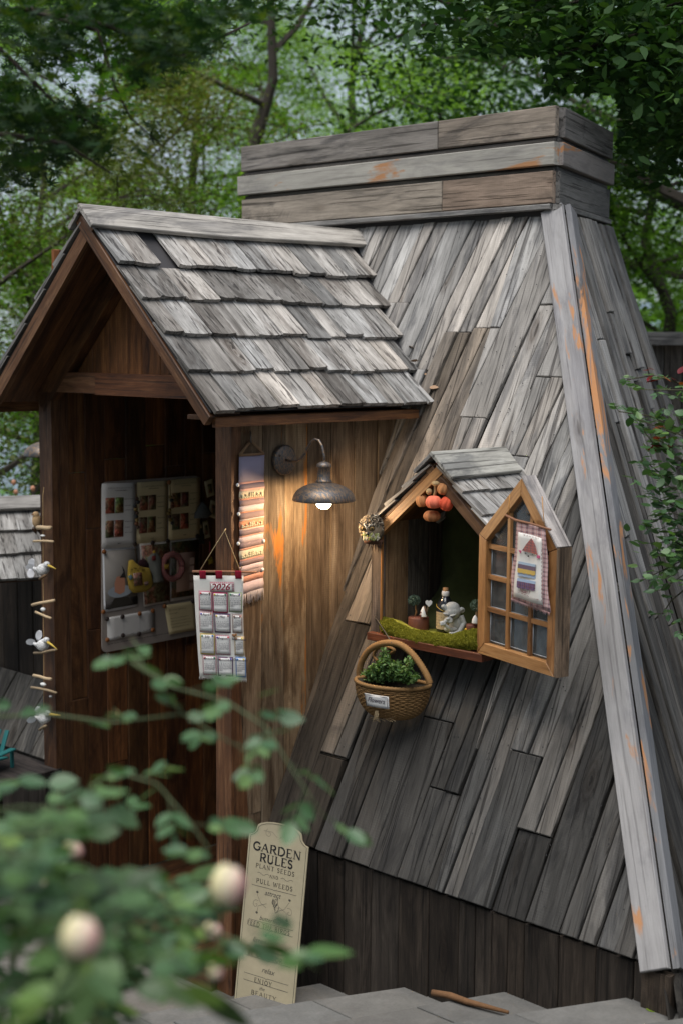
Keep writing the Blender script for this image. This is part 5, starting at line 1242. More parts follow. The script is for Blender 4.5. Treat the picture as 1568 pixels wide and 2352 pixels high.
slab('house', [(725, 990), (790, 1060), (800, 1290), (835, 1370), (690, 1380), (700, 1290), (640, 1200), (635, 1070)], .016, CLOTH, (.16, .16, .14), e); slab('star', [(725, 975), (735, 992), (750, 995), (738, 1008), (742, 1022), (725, 1013), (708, 1022), (712, 1006), (702, 995), (716, 992)], .004, CLOTH, (.5, .3, .03), e, .034)
slab('door', [(698, 1050), (742, 1048), (742, 1105), (698, 1108)], .003, CLOTH, (.2, .03, .03), e, .033)
mb = MB(); mb.tube([pb(705, 892, .018), pb(712, 990, .02)], .0018, 4); mb.obj('cord', TWINE, e, color=(.2, .15, .1, 0))
for (x, y0, y1, lab) in ((508, 170, 700, 'bead and charm chain between the white and the cream price list'), (925, 150, 650, 'bead and charm chain hanging over the right price list')):
    e = empty('charm_chain', pb(x, y1), label=lab, cat='charm', group='charm chains on the board'); mb = MB(); mb.tube([pb(x-8, y0, .02), pb(x+5, (y0+y1)/2, .022), pb(x+8, y1, .022)], .0018, 5); mb.obj('cord', TWINE, e, color=(.3, .22, .12, 0))
    for k in range(9):
        y = y0+180+k*(y1-y0-180)/8; mb = MB(); mb.ell((0, 0, 0), (.007, .009+.003*(k % 2), .009), None, 8, 6); mb.obj('bead', PLAST, e, Matrix.Translation(pb(x+random.uniform(-22, 25), y, .024)), color=random.choice([(.06, .03, .02, 0), (.15, .06, .03, 0), (.2, .13, .04, 0), (.03, .03, .03, 0)]))
e = tag(slab('knit_pyramid_pouch', [(1290, 385), (1405, 530), (1340, 585), (1200, 590), (1215, 520)], .03, CLOTH, (.10, .10, .10)), 'grey knitted triangular pouch at the right edge of the board', 'pouch')
e = empty('star_charm', pb(1415, 1160), label='yellow star charm on a red and white cord beside the post', cat='charm')
mb = MB(); pz = [pb(1408, 875+k*26, .01) for k in range(8)]; mb.tube(pz, [.003+.0012*(k % 2) for k in range(8)], 6); mb.obj('cord', CLOTH, e, color=(.3, .05, .05, 0))
slab('star', [(1412+48*(1 if k % 2 == 0 else .5)*sin(k*pi/5), 1110-55*(1 if k % 2 == 0 else .5)*cos(k*pi/5)) for k in range(10)], .012, CLOTH, (.33, .22, .02), e, .006)
e = empty('dark_tassel', pb(1310, 900), label='dark tassel hanging at the right edge of the board', cat='tassel')
mb = MB()
for k in range(14): mb.tube([pb(1300, 700, .014), pb(1285+k*4, 790, .016), pb(1278+k*5, 905, .014)], .0015, 3)
mb.obj('threads', TWINE, e, color=(.08, .09, .08, 0)); mb = MB(); mb.ell(pb(1298, 690, .014), (.006, .006, .01)); mb.obj('knot', TWINE, e, color=(.4, .35, .25, 0))
# blue plate on the gable
C = [PY(q, 3.57) for q in ((412, 846), (424, 846), (424, 862), (412, 862))]; o = sheet('blue_plate', C, PLAST, None, 1, 1, None, .003, 0, (.01, .09, .30, 0)); tag(o, 'small blue plate on the gable boards above the lintel, half behind the barge board', 'plate')
ar_ = MB(); ar_.tube([PY(q, 3.562) for q in ((423, 849), (415, 850), (414, 858), (423, 859))], .0012, 4); ar_.obj('plate_mark', WHITE, o)

# ---------------------------------------------------------------- bird mobile on the left post
mob = empty('driftwood_bird_mobile', PY(Z3(330, 1825), 3.5), label='hanging mobile of three white wooden birds, sticks and pebbles on the left porch post', cat='mobile')
p3 = lambda x, y, d=0.: PY(Z3(x, y), 3.495+d)
mb = MB(); mb.tube([PY((101.6, 1119), 3.515), p3(325, 60), p3(326, 400), p3(330, 900), p3(333, 1400), p3(331, 1820)], .0013, 4); mb.obj('string', TWINE, mob, color=(1.1, 1, .8, 0))
for a, b_, r, c in (((283, 302), (385, 303), .0095, 1.3), ((255, 405), (405, 407), .0052, 1.3), ((245, 885), (412, 850), .0068, 1.3), ((270, 938), (388, 985), .006, 1.2), ((258, 1247), (425, 1222), .0055, .6), ((255, 1415), (388, 1443), .0072, 1.2), ((238, 1505), (428, 1547), .006, .7), ((300, 1825), (350, 1795), .0065, .6)):
    mb = MB(); A, B_ = p3(*a, -.005), p3(*b_, -.005); mb.tube([A, A.lerp(B_, .35)+Vector((0, 0, random.uniform(-.004, .004))), A.lerp(B_, .7)+Vector((0, 0, random.uniform(-.004, .004))), B_], [r, r*.93, r*1.0, r*.9], 8); mb.obj('stick', STICK, mob, color=(c, c, c*.95, 0))
for q, r in (((325, 363), (.014, .009, .0048)), ((327, 918), (.014, .010, .009)), ((328, 1482), (.019, .01, .008)), ((385, 1575), (.009, .008, .006))):
    mb = MB(); mb.ell(p3(*q, -.003), r, None, 12, 8); mb.obj('pebble', WHITE, mob, color=(1, 1, .98, 0) if q[1] != 1575 else (.3, .3, .3, 0))
m, t, b = newmat('crackled_white'); tc = ND(t, 'ShaderNodeTexCoord'); vo = ND(t, 'ShaderNodeTexVoronoi', feature='DISTANCE_TO_EDGE'); vo.inputs['Scale'].default_value = 85; t.links.new(tc.outputs['Object'], vo.inputs['Vector'])
t.links.new(mixrgb(t, ramp(t, vo.outputs[0], [(.0, 0.), (.06, 1.)]), (.22, .2, .18), (.62, .62, .62)), b.inputs['Base Color']); b.inputs['Roughness'].default_value = .6; CRACK = m
UX = Vector((RT.x, RT.y, 0)).normalized()
def bird(body, head, beak0, beak1, wings, perch, bs=(.033, .022, .026), tilt=.3):
    B = p3(*body); e = empty('bird', B, parent=mob)
    F = Matrix(((UX.x, FH.x, 0, B.x), (UX.y, FH.y, 0, B.y), (0, 0, 1, B.z), (0, 0, 0, 1)))
    mb = MB(); H_ = F.inverted() @ p3(*head)
    mb.ell((0, 0, 0), bs, Matrix.Rotation(-tilt, 4, 'Y'), 16, 10, lambda d, q, th: 1-.25*max(0, -d.x))
    mb.tube([(0.004, 0, .006), (H_.x*.6, 0, H_.z*.65), (H_.x, 0, H_.z)], [.018, .016, .0135], 12); mb.ell(H_, (.0145, .013, .0135), None, 12, 8)
    mb.tube([(-bs[0]*.5, 0, -.002), (-bs[0]*1.15, 0, .010)], [.013, .004], 8)
    mb.obj('bird_body', CRACK, e, F)
    mb = MB(); a, b_ = F.inverted() @ p3(*beak0), F.inverted() @ p3(*beak1); mb.tube([a-Vector((.004, 0, 0)), a.lerp(b_, .4), b_], [.0058, .0042, .001], 8); mb.obj('beak', PLAST, e, F, color=(.55, .38, .06, 0))
    for w in wings:
        c = F.inverted() @ p3(*w[0]); rt = F.inverted() @ p3(*w[1]); d = (rt-c); n = 7; L = []
        for k in range(n+1):
            s_ = k/n; wdt = .003+.012*sin(pi*min(1, s_*.95+.05))**.8; q = c*(1-s_)+rt*s_; px_ = Vector((-d.z, 0, d.x)).normalized(); L += [q+px_*wdt+Vector((0, -.004*sin(s_*3), 0)), q-px_*wdt+Vector((0, .005*sin(s_*3), 0))]
        mb = MB(); mb.add(L+[p+Vector((0, .0018, 0)) for p in L], [(2*k, 2*k+1, 2*k+3, 2*k+2) for k in range(n)]+[(2*k+2*n+2, 2*k+2*n+4, 2*k+2*n+5, 2*k+2*n+3) for k in range(n)]+[(0, 2*n+2, 2*n+3, 1), (2*n, 2*n+1, 4*n+3, 4*n+2)]); mb.obj('wing', WHITE, e, F, color=(1.15, 1.15, 1.2, 0))
    mb = MB(); c = F.inverted() @ p3(*wings[0][1]); ey = H_+Vector((.004, -.012, .003)); mb.ell(ey, (.0022, .002, .0022), None, 6, 5); mb.obj('eye', INK, e, F)
bird((318, 620), (355, 580), (374, 588), (424, 614), [((250, 537), (224, 606)), ((238, 682), (228, 612)), ((200, 606), (262, 590))], None)
mb = MB(); mb.tube([p3(300, 690, -.01), p3(345, 662, -.012)], .006, 6); mb.obj('stick', STICK, mob, color=(.35, .28, .22, 0))
bird((318, 1188), (352, 1150), (368, 1165), (434, 1220), [((200, 1170), (266, 1156)), ((305, 1078), (282, 1150))], None, tilt=.1)
bird((330, 1738), (358, 1702), (385, 1708), (458, 1716), [((208, 1765), (275, 1728)), ((292, 1650), (283, 1722)), ((312, 1668), (287, 1725))], None)
# little brown bird behind the post
e = empty('brown_bird_figurine', PY(Z3(270, 310), 3.62), label='small brown bird figurine peeking out behind the left porch post', cat='bird figurine')
q_ = lambda x, y: PX(Z3(x, y), -5.16)
mb = MB(); mb.ell(q_(278, 250), (.018, .02, .032)); mb.ell(q_(272, 205), (.014, .015, .015)); mb.obj('body', plain('tan_feather', (.42, .28, .15), .95, .4, 120, .6), e)
mb = MB(); mb.tube([q_(262, 200), q_(238, 206)], [.005, .001], 6); mb.obj('beak', IRON, e, color=(4, 2, 1, 0))
mb = MB()
for k in range(12): mb.tube([q_(275, 288), q_(250+k*5, 300+(k % 3)*12), q_(245+k*6, 320+(k*7 % 40))], .0022, 4)
mb.obj('twig_nest', TWINE, e, color=(.16, .1, .07, 0))
# ---------------------------------------------------------------- casement window standing open
glass, t, b = newmat('window_glass'); t.nodes.remove(b); out = [n_ for n_ in t.nodes if n_.type == 'OUTPUT_MATERIAL'][0]
gl = ND(t, 'ShaderNodeBsdfGlossy'); gl.inputs['Roughness'].default_value = .08; trn = ND(t, 'ShaderNodeBsdfTransparent'); trn.inputs[0].default_value = (.80, .84, .84, 1); df = ND(t, 'ShaderNodeBsdfDiffuse'); df.inputs[0].default_value = (.35, .38, .38, 1)
fr_ = ND(t, 'ShaderNodeFresnel'); fr_.inputs[0].default_value = 1.45; m1 = ND(t, 'ShaderNodeMixShader'); m2 = ND(t, 'ShaderNodeMixShader'); tc = ND(t, 'ShaderNodeTexCoord')
dirt = math_(t, 'MULTIPLY', noise(t, tc.outputs['Object'], 30, 4, .6), .34); t.links.new(dirt, m1.inputs[0]); t.links.new(trn.outputs[0], m1.inputs[1]); t.links.new(df.outputs[0], m1.inputs[2])
t.links.new(math_(t, 'MULTIPLY', fr_.outputs[0], 1.6, clamp=True), m2.inputs[0]); t.links.new(m1.outputs[0], m2.inputs[1]); t.links.new(gl.outputs[0], m2.inputs[2]); t.links.new(m2.outputs[0], out.inputs[0])
PUTTY = plain('grey_putty', (.34, .37, .40), .7, .15, 40, .2)
hinge = PY(ZW(862, 1370), YB-.045)
ca = radians(16); cu = Vector((cos(ca), -sin(ca), 0)); cn = Vector((-sin(ca), -cos(ca), 0))
Fc = Matrix(((cu.x, 0, cn.x, hinge.x), (cu.y, 0, cn.y, hinge.y), (0, 1, 0, hinge.z), (0, 0, 0, 1)))
pcw = lambda px: (Fc.inverted() @ pt(px, cn, hinge)).xy
cas = empty('casement', hinge, parent=bay)
A_, B2, C2, D2, E2 = [Vector(q) for q in ((0, 0), pcw(ZW(1310, 1520)), pcw(ZW(1310, 795)), pcw(ZW(1127, 375)), pcw(ZW(886, 665)))]
Wc = (B2.x+C2.x)/2; B2.x = Wc; C2.x = Wc; B2.y = 0; zs = (C2.y+E2.y)/2-.004; E2 = Vector((0, E2.y)); C2 = Vector((Wc, zs)); E2.y = zs; D2.x = Wc*.545
print('casement', Wc, zs, D2, hinge)
TW = .042
outl = [A_, B2, C2, D2, E2]; inn = [Vector(p) for p in inset([tuple(p) for p in outl], TW)]
HC = [(1., .95, .9, 0), (.9, .82, .78, .1), (1.05, 1, .95, 0), (1, .95, .9, 0), (1.1, 1.02, .95, 0)]
for k, nm in enumerate(('bottom_rail', 'stile', 'top_rail', 'top_rail', 'stile')):
    a, b_ = outl[k], outl[(k+1) % 5]; c_, d_ = inn[(k+1) % 5], inn[k]; L = (b_-a); an = atan2(L.y, L.x)
    Fk = Fc @ Matrix.Translation((a.x, a.y, 0)) @ Matrix.Rotation(an, 4, 'Z'); Ri = Matrix.Rotation(-an, 2)
    q = [tuple(Ri @ (p-a)) for p in (a, b_, c_, d_)]
    plank(nm, [(q[0][0]+.0006, q[0][1]), (q[1][0]-.0006, q[1][1]), (q[2][0]-.0006, q[2][1]), (q[3][0]+.0006, q[3][1])], .03, HONEY, cas, Fk, HC[k], z0=-.03, warp=0, ch=.002)
    # raised weathered outer strip along two sides
    if k in (1, 2): plank('outer_strip', [(0, -.013), (L.length+(.006 if k == 1 else 0), -.013), (L.length, -.0005), (0, -.0005)], .055, GREY if k == 2 else LOWGREY, cas, Fk, (1.25, 1.2, 1.22, 0) if k == 2 else (1.6, 1.2, .9, .2), z0=-.052, warp=0)
inner_ = [tuple(p) for p in inn]
x1, x2 = inn[0].x, inn[1].x; z1_ = inn[0].y
vx = [x1, x1+(x2-x1)*.335, x1+(x2-x1)*.69, x2]
hz = [z1_, z1_+.122, z1_+.237, z1_+.345, z1_+.60]
for x in vx[1:3]:
    q = rect(x-.0085, x+.0085, z1_, 1); q = clip(clip(q, -(D2.y-zs), -D2.x, -(D2.y-zs)*0-D2.x*1) if False else q, 0, -1, -9)
    # top limited by the sloping rails
    top = min(inn[4].y+(x-inn[4].x)*(inn[3].y-inn[4].y)/(inn[3].x-inn[4].x), inn[2].y+(inn[2].x-x)*(inn[3].y-inn[2].y)/(inn[2].x-inn[3].x))
    Fv = Fc @ Matrix.Translation((x, z1_, 0)) @ Matrix.Rotation(pi/2, 4, 'Z'); plank('muntin', rect(0, top-z1_+.004, -.0085, .0085), .012, HONEY, cas, Fv, (.95, .88, .8, 0), z0=-.022, warp=0, ch=.0015)
for z in hz[1:4]:
    xa, xb = x1, x2
    if z > inn[4].y: xa = inn[4].x+(z-inn[4].y)*(inn[3].x-inn[4].x)/(inn[3].y-inn[4].y)
    if z > inn[2].y: xb = inn[2].x-(z-inn[2].y)*(inn[2].x-inn[3].x)/(inn[3].y-inn[2].y)
    for a, b_ in ((xa, vx[1]-.009), (vx[1]+.009, vx[2]-.009), (vx[2]+.009, xb)):
        if b_-a > .01: plank('muntin', rect(a, b_, z-.0085, z+.0085), .012, HONEY, cas, Fc, (.9, .82, .75, 0), z0=-.0222, warp=0, ch=.0015)
for i in range(3):
    for j in range(4):
        q = rect(vx[i], vx[i+1], hz[j], hz[j+1])
        for k in range(5):
            a, b_ = inn[k], inn[(k+1) % 5]; nx, ny = -(b_-a).y, (b_-a).x; q = clip(q, nx, ny, nx*a.x+ny*a.y) if len(q) > 2 else q
        if len(q) > 2 and abs(area(q)) > 2e-4:
            n_ = len(q); v = [(x, y, -.026) for x, y in q]+[(x, y, -.024) for x, y in q]
            pane = mobj('pane', (v, [tuple(range(n_-1, -1, -1)), tuple(range(n_, 2*n_))]+[(m_, (m_+1) % n_, n_+(m_+1) % n_, n_+m_) for m_ in range(n_)]), glass, cas, Fc)
mb = MB()
for i in range(3):
    for j in range(3):
        q = rect(vx[i]+.0095, vx[i+1]-.0095, hz[j]+.0095, hz[j+1]-.0095); q = [(x, y) for x, y in q]
        for a, b_ in zip(q, q[1:]+q[:1]): mb.tube([(a[0], a[1], -.021), (b_[0], b_[1], -.021)], .0016, 4)
tag(mb.obj('putty', PUTTY, cas, Fc), kind='stuff')

# little cloth banner hanging on the casement
ban = empty('fabric_banner', pt(ZE_(570, 1500), cn, hinge+cn*.02), label='small plaid edged cloth banner with a stitched figure hanging on the open casement', cat='banner')
off0 = hinge+cn*.016; pe = lambda x, y: pt(ZE_(x, y), cn, off0)
C = [pe(440, 600), pe(740, 700), pe(772, 1575), pe(375, 1425)]
wr = lambda u, v: .003*sin(u*8+v*3)+.002*sin(v*11)
sheet('plaid_cloth', C, PLAIDP, ban, 10, 14, wr, .002, 0, edge=lambda u, v, i, j: (u+(.02*sin(v*7) if u in (0, 1) else 0), v+(.012*random.uniform(-1, 1) if v > .99 else 0)))
C3 = [pe(472, 725), pe(712, 790), pe(708, 1490), pe(405, 1400)]
wr3 = lambda u, v: wr(.1+.8*u, .15+.72*v)
sheet('white_cloth', C3, LINEN, ban, 8, 12, wr3, .0015, .0035)
n3 = nrm(C3)
def bl(name, pts, mat, col, th=.003, off=.0065): return slab(name, pts, th, mat, col, ban, off, lambda x, y, o: pe(x, y)+n3*o) if False else flatp(name, pts, mat, col, off)
def flatp(name, pts, mat, col, off):
    v = [pe(*p)+n3*off for p in pts]+[pe(*p)+n3*(off+.002) for p in pts]; m_ = len(pts); return mobj(name, (v, [tuple(range(m_)), tuple(range(2*m_-1, m_-1, -1))]+[(m_+i, m_+(i+1) % m_, (i+1) % m_, i) for i in range(m_)]), mat, ban, None, (*col, 0))
flatp('hat_patch', [(508, 920), (555, 850), (605, 792), (640, 850), (668, 965), (600, 940)], PLAIDR, (1, 1, 1), .008)
flatp('ear_patch', [(470, 912), (500, 920), (492, 950)], CLOTH, (.5, .1, .2), .008); flatp('ear_patch', [(662, 998), (668, 965), (695, 975), (695, 1000)], CLOTH, (.5, .1, .2), .008)
for k, (y, c, mt, h) in enumerate(((1030, (.35, .45, .55), CLOTH, 30), (1055, (.14, .1, .14), CLOTH, 50), (1100, (.55, .38, .1), CLOTH, 40), (1140, (.35, .45, .6), CLOTH, 35), (1205, (.35, .45, .6), CLOTH, 35), (1235, (1, 1, 1), PLAIDN, 65))):
    x0, x1_ = 472-k*2, 650; top = [(x0+(x1_-x0)*i/8, y+(i*4.5)) for i in range(9)]; bot = [(p[0]-3, p[1]+h+(8 if i % 2 else 0)) for i, p in enumerate(top)][::-1]; flatp('ruffle', top+bot, mt, c, .008+.0012*(k % 3))
mb = MB()
for q, r in (((540, 950), .0022), ((615, 965), .0022), ((571, 976), .0028)): mb.ell(pe(*q)+n3*.008, (r, r, r), None, 6, 5)
mb.obj('face_buttons', INK, ban)
mb = MB()
def dash(x0, y0, x1_, y1_, n_):
    for k in range(n_):
        a = (x0+(x1_-x0)*k/n_, y0+(y1_-y0)*k/n_); b_ = (x0+(x1_-x0)*(k+.55)/n_, y0+(y1_-y0)*(k+.55)/n_); mb.tube([pe(*a)+n3*.008, pe(*b_)+n3*.008], .0009, 3)
dash(460, 1350, 690, 1440, 7); dash(710, 830, 712, 1470, 16); dash(490, 745, 700, 800, 7)
u_ = (C3[1]-C3[0]).normalized(); v_ = n3.cross(u_); p_ = pe(560, 1372)+n3*.0085
add_text(mb, 'Nuxi Muji', Matrix(((u_.x, v_.x, n3.x, p_.x), (u_.y, v_.y, n3.y, p_.y), (u_.z, v_.z, n3.z, p_.z), (0, 0, 0, 1))), .021, .3)
mb.obj('stitched_writing', INK, ban, color=(14, 1.5, 3, 0))
mb = MB(); mb.tube([pe(330, 550)+cn*.006, pe(440, 602)+cn*.008, pe(600, 640)+cn*.006, pe(800, 702)+cn*.006], [.0042, .0046, .0038, .004], 7); mb.obj('twig', STICK, ban, color=(.55, .35, .3, 0))
mb = MB()
for a, b_ in (((362, 340), (362, 560)), ((700, 355), (738, 680))): mb.tube([pe(*a)+cn*.002, pe((a[0]+b_[0])/2, (a[1]+b_[1])/2)+cn*.005, pe(*b_)+cn*.006], .0014, 4)
mb.obj('cord', TWINE, ban, color=(1.2, .8, .4, 0))
mb = MB()
for k in range(40):
    p = bil(C, k/39, .99); mb.tube([p, p+Vector((0, 0, -.006-.008*random.random()))], .0009, 3)
mb.obj('frayed_edge', CLOTH, ban, color=(.5, .3, .3, 0))

# ---------------------------------------------------------------- moss in the window bay
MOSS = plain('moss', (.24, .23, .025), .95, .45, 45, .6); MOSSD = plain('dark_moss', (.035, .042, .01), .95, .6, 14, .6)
py_ = lambda x, y, d: PY(Z7(x, y), d)
topc = [(395, 610), (520, 640), (640, 715), (760, 752), (900, 775), (1040, 800), (1180, 806), (1300, 775), (1440, 745), (1500, 740)]
botc = [(420, 830), (500, 860), (620, 905), (760, 935), (900, 962), (1040, 980), (1180, 995), (1300, 1000), (1440, 1000), (1500, 1000)]
nu, nv = 72, 22; V = []
def cv(c, u): k = u*(len(c)-1); i = min(int(k), len(c)-2); f = k-i; return (c[i][0]*(1-f)+c[i+1][0]*f, c[i][1]*(1-f)+c[i+1][1]*f)
from mathutils import noise as mn
for j in range(nv+1):
    for i in range(nu+1):
        u, v = i/nu, j/nv; a, b_ = py_(*cv(topc, u), YB+.01), py_(*cv(botc, u), YB-.03)
        if v < .72: w = v/.72; p = a.lerp(b_, w); th = .032*sin(pi*min(1, .12+w*.88))+.0; p = p+Vector((0, -th, 0))
        else: w = (v-.72)/.28; p = b_.lerp(Vector((b_.x, YB+.3, ZB+.008)), w)*1.0; p.z = min(p.z, 9)
        nz = mn.noise(Vector((p.x*28, p.z*55+p.x*20, 3)))*.008+mn.noise(Vector((p.x*90, p.z*90, 1)))*.003; V.append(p+Vector((0, -abs(nz)*1.2, nz*.8)))
# back side of the roll, down to the board
for i in range(nu+1):
    u = i/nu; a = py_(*cv(topc, u), YB+.01); V.append(a+Vector((0, .03, -.012))); 
for i in range(nu+1):
    u = i/nu; a = py_(*cv(topc, u), YB+.01); V.append(Vector((a.x, YB+.07, ZB+.012)))
for i in range(nu+1):
    u = i/nu; a = py_(*cv(topc, u), YB+.01); V.append(Vector((a.x+.02*(u-.5), 4.46, ZB+.012+.005*sin(u*20))))
f = [(j*(nu+1)+i, (j+1)*(nu+1)+i, (j+1)*(nu+1)+i+1, j*(nu+1)+i+1) for j in range(int(nv*.78)) for i in range(nu)]
b0 = (nv+1)*(nu+1); f += [(i, i+1, b0+i+1, b0+i) for i in range(nu)]+[(b0+j*(nu+1)+i, b0+j*(nu+1)+i+1, b0+(j+1)*(nu+1)+i+1, b0+(j+1)*(nu+1)+i) for j in range(2) for i in range(nu)]
moss = empty('moss_cushion', (-3.3, YB, ZB), label='green mossy cloth rolled along the sill of the window bay', cat='moss')
mobj('moss_roll', (V, f), MOSS, moss, None, None, True)
pts = []; base_ = np.array([tuple(V[j*(nu+1)+i]) for j in range(int(nv*.74)) for i in range(nu+1)])
idx = RNG.integers(0, len(base_)-nu-3, 26000); w_ = RNG.uniform(0, 1, (26000, 1)); w2 = RNG.uniform(0, 1, (26000, 1)); p = base_[idx]*(1-w_)+base_[idx+1]*w_; p = p*(1-w2)+(base_[np.minimum(idx+nu+1, len(base_)-1)])*w2
ok = np.linalg.norm(base_[idx+1]-base_[idx], axis=1) < .05; p = p[ok]; p[:, 1] -= RNG.uniform(0, .004, len(p))
LEAF_MO = leafmat('moss_fibre', (.14, .14, .014), (.24, .23, .03), (.32, .31, .06), .2, .9, .1)
fib = quadmesh('moss_fibre', quads(p, .009, flat=0, asp=.25), LEAF_MO); tag(mobj('moss_fibre', fib, None, moss), kind='stuff')
# mossy lining at the back of the bay
V = []; nu2, nv2 = 30, 30
for j in range(nv2+1):
    for i in range(nu2+1):
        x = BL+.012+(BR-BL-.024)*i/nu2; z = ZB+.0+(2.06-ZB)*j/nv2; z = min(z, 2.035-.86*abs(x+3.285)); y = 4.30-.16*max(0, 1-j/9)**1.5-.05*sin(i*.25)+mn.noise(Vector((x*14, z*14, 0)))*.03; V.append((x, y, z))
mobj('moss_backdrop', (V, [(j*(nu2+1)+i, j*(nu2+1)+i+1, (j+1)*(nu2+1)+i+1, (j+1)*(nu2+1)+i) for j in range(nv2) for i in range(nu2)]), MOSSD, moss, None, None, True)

# ---------------------------------------------------------------- things on the sill
YI = YB+.085
def at_sill(x, y=760, d=YI): p = PY(Z7(x, y), d); return p
mm = .000335
# bottle
p = at_sill(1075); bz = ZB+.014
bot = empty('bottle', (p.x, YI+.03, bz), label='dark glass bottle with kraft label, cork and cloth neck behind the statue', cat='bottle')
Mb = Matrix.Translation((PY(Z7(1078, 700), YI+.03).x, YI+.03, bz)); zt_ = PY(Z7(1100, 290), YI+.03).z-bz
k_ = zt_/.150
DG, t, b = newmat('dark_glass'); b.inputs['Base Color'].default_value = (.012, .014, .018, 1); b.inputs['Roughness'].default_value = .12; b.inputs['Specular IOR Level'].default_value = .6
mb = MB(); mb.lathe([(0, 0), (.030, 0), (.032, .004), (.033, .07*k_), (.0325, .085*k_), (.027, .102*k_), (.018, .115*k_), (.0125, .122*k_), (.0118, .135*k_), (0, .136*k_)], 28, Mb); mb.obj('glass_body', DG, bot)
mb = MB(); mb.lathe([(.0125, .122*k_), (.014, .124*k_), (.0145, .134*k_), (.0125, .139*k_), (0, .139*k_)], 18, Mb); mb.obj('neck_wrap', LINEN, bot)
mb = MB(); mb.lathe([(.0105, .139*k_), (.0105, .150*k_), (0, .150*k_)], 16, Mb); mb.obj('cork', plain('cork', (.40, .22, .1), .9, .3, 150, .3), bot)
mb = MB(); V = []
for j in range(2):
    for i in range(13): a = radians(-165+i*11.5); V.append(Mb @ Vector((.0338*cos(a), .0338*sin(a), (.012+.058*j)*k_)))
mb.add(V, [(i, i+1, 13+i+1, 13+i) for i in range(12)]); mb.obj('label', PAPER, bot, color=(.36, .28, .17, 0))
mb = MB()
for r in range(5):
    for c in range(7):
        a = radians(-150+c*12+random.uniform(-2, 2)); q = Mb @ Vector((.0342*cos(a), .0342*sin(a), (.022+.010*r)*k_)); mb.tube([q, q+Vector((.002, 0, random.uniform(.001, .004)))], .0007, 3)
mb.obj('label_print', INK, bot)
mb = MB(); mb.tube([Mb @ Vector((.0335*cos(a), .0335*sin(a), (.088-.012*(a+2.2))*k_)) for a in (-2.6, -2.2, -1.8, -1.4, -1.)], .0012, 4); mb.obj('gold_mark', PLAST, bot, color=(.5, .33, .06, 0))
# stone goblin statue, one continuous voxel-blended body
st = empty('stone_statue', at_sill(1190, 800, YI-.02), label='grey stone gargoyle statue resting its chin on one hand on the moss', cat='statue')
Sg = Matrix(((UX.x, FH.x, 0, 0), (UX.y, FH.y, 0, 0), (0, 0, 1, 0), (0, 0, 0, 1)))
cS = PY(Z7(1180, 640), YI-.015); S_ = Matrix.Translation(cS) @ Sg @ Matrix.Scale(mm, 4)     # units: crop pixels; x right, y away, z up
mb = MB()
def E_(x, z, y, rx, rz, ry, tilt=0.): mb.ell((0, 0, 0), (rx, ry, rz), Matrix.Translation((x-1180, y, 640-z)) @ Matrix.Rotation(tilt, 4, 'Y'), 16, 12)
E_(1165, 560, 0, 92, 84, 80); E_(1160, 520, 6, 84, 66, 76); E_(1118, 640, -62, 50, 34, 46); E_(1085, 652, -84, 26, 22, 22); E_(1132, 656, -88, 28, 22, 22); E_(1108, 624, -92, 24, 18, 24)
E_(1085, 575, -70, 34, 12, 22, .3); E_(1160, 590, -72, 40, 12, 22, -.25)
E_(1215, 690, 35, 84, 100, 62); E_(1150, 760, 10, 80, 42, 60)
for a, b_, c, r in ((((1255, 610, 10), (1290, 690, -10), (1240, 770, -60)), 0, 0, 34), (((1240, 770, -60), (1190, 790, -85), (1120, 790, -95)), 0, 0, 22), (((1150, 770, -40), (1110, 730, -80), (1070, 690, -95)), 0, 0, 25)):
    mb.tube([Vector((q[0]-1180, q[2], 640-q[1])) for q in a], [r, r*.9, r*.75], 10)
E_(1050, 670, -95, 36, 22, 26); 
for k in range(4): E_(1030+k*14, 688-k*2, -112, 9, 15, 10)
for k in range(4): E_(1100+k*13, 800-k*3, -110, 8, 13, 12)
def ear(x0, z0, x1_, z1__, x2_, z2_): 
    v = [Vector((x0-1180, -8, 640-z0)), Vector((x2_-1180, -20, 640-z2_)), Vector((x1_-1180, 0, 640-z1__))]; mb.tube([v[0].lerp(v[2], .2), v[1].lerp(v[0], .4), v[1].lerp(v[2], .15)], [30, 24, 3], 8)
ear(1090, 520, 1080, 560, 1030, 478); ear(1225, 540, 1240, 600, 1298, 520)
E_(1262, 545, -8, 38, 34, 12, -.3)
o = mobj('tmp', (mb.v, mb.f), None); md = o.modifiers.new('r', 'REMESH'); md.mode = 'VOXEL'; md.voxel_size = 4.5; ms_ = o.modifiers.new('s', 'SMOOTH'); ms_.iterations = 2; ms_.factor = .5
dg = bpy.context.evaluated_depsgraph_get(); me = bpy.data.meshes.new_from_object(o.evaluated_get(dg)); bpy.data.objects.remove(o)
m, t, b = newmat('grey_stone'); tc = ND(t, 'ShaderNodeTexCoord'); gi = ND(t, 'ShaderNodeNewGeometry')
nz = noise(t, tc.outputs['Object'], .03, 5, .65); pt__ = ramp(t, gi.outputs['Pointiness'], [(.44, .25), (.5, .8), (.56, 1.)])  # hollows coloured darker, raised parts lighter
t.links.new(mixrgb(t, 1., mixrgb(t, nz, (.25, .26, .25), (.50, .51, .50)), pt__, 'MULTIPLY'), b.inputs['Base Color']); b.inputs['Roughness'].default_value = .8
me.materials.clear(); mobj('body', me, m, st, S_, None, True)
mb = MB()
for x, z in ((1088, 590), (1160, 602)): mb.tube([Vector((x-22-1180, -98+(x > 1100)*8, 640-z+(4 if x < 1100 else -2))), Vector((x-1180, -104+(x > 1100)*8, 640-z)), Vector((x+22-1180, -96+(x > 1100)*8, 640-z+(-2 if x < 1100 else 5)))], 4, 5)
mb.obj('eye_line', INK, st, S_, color=(3, 3, 3, 0))
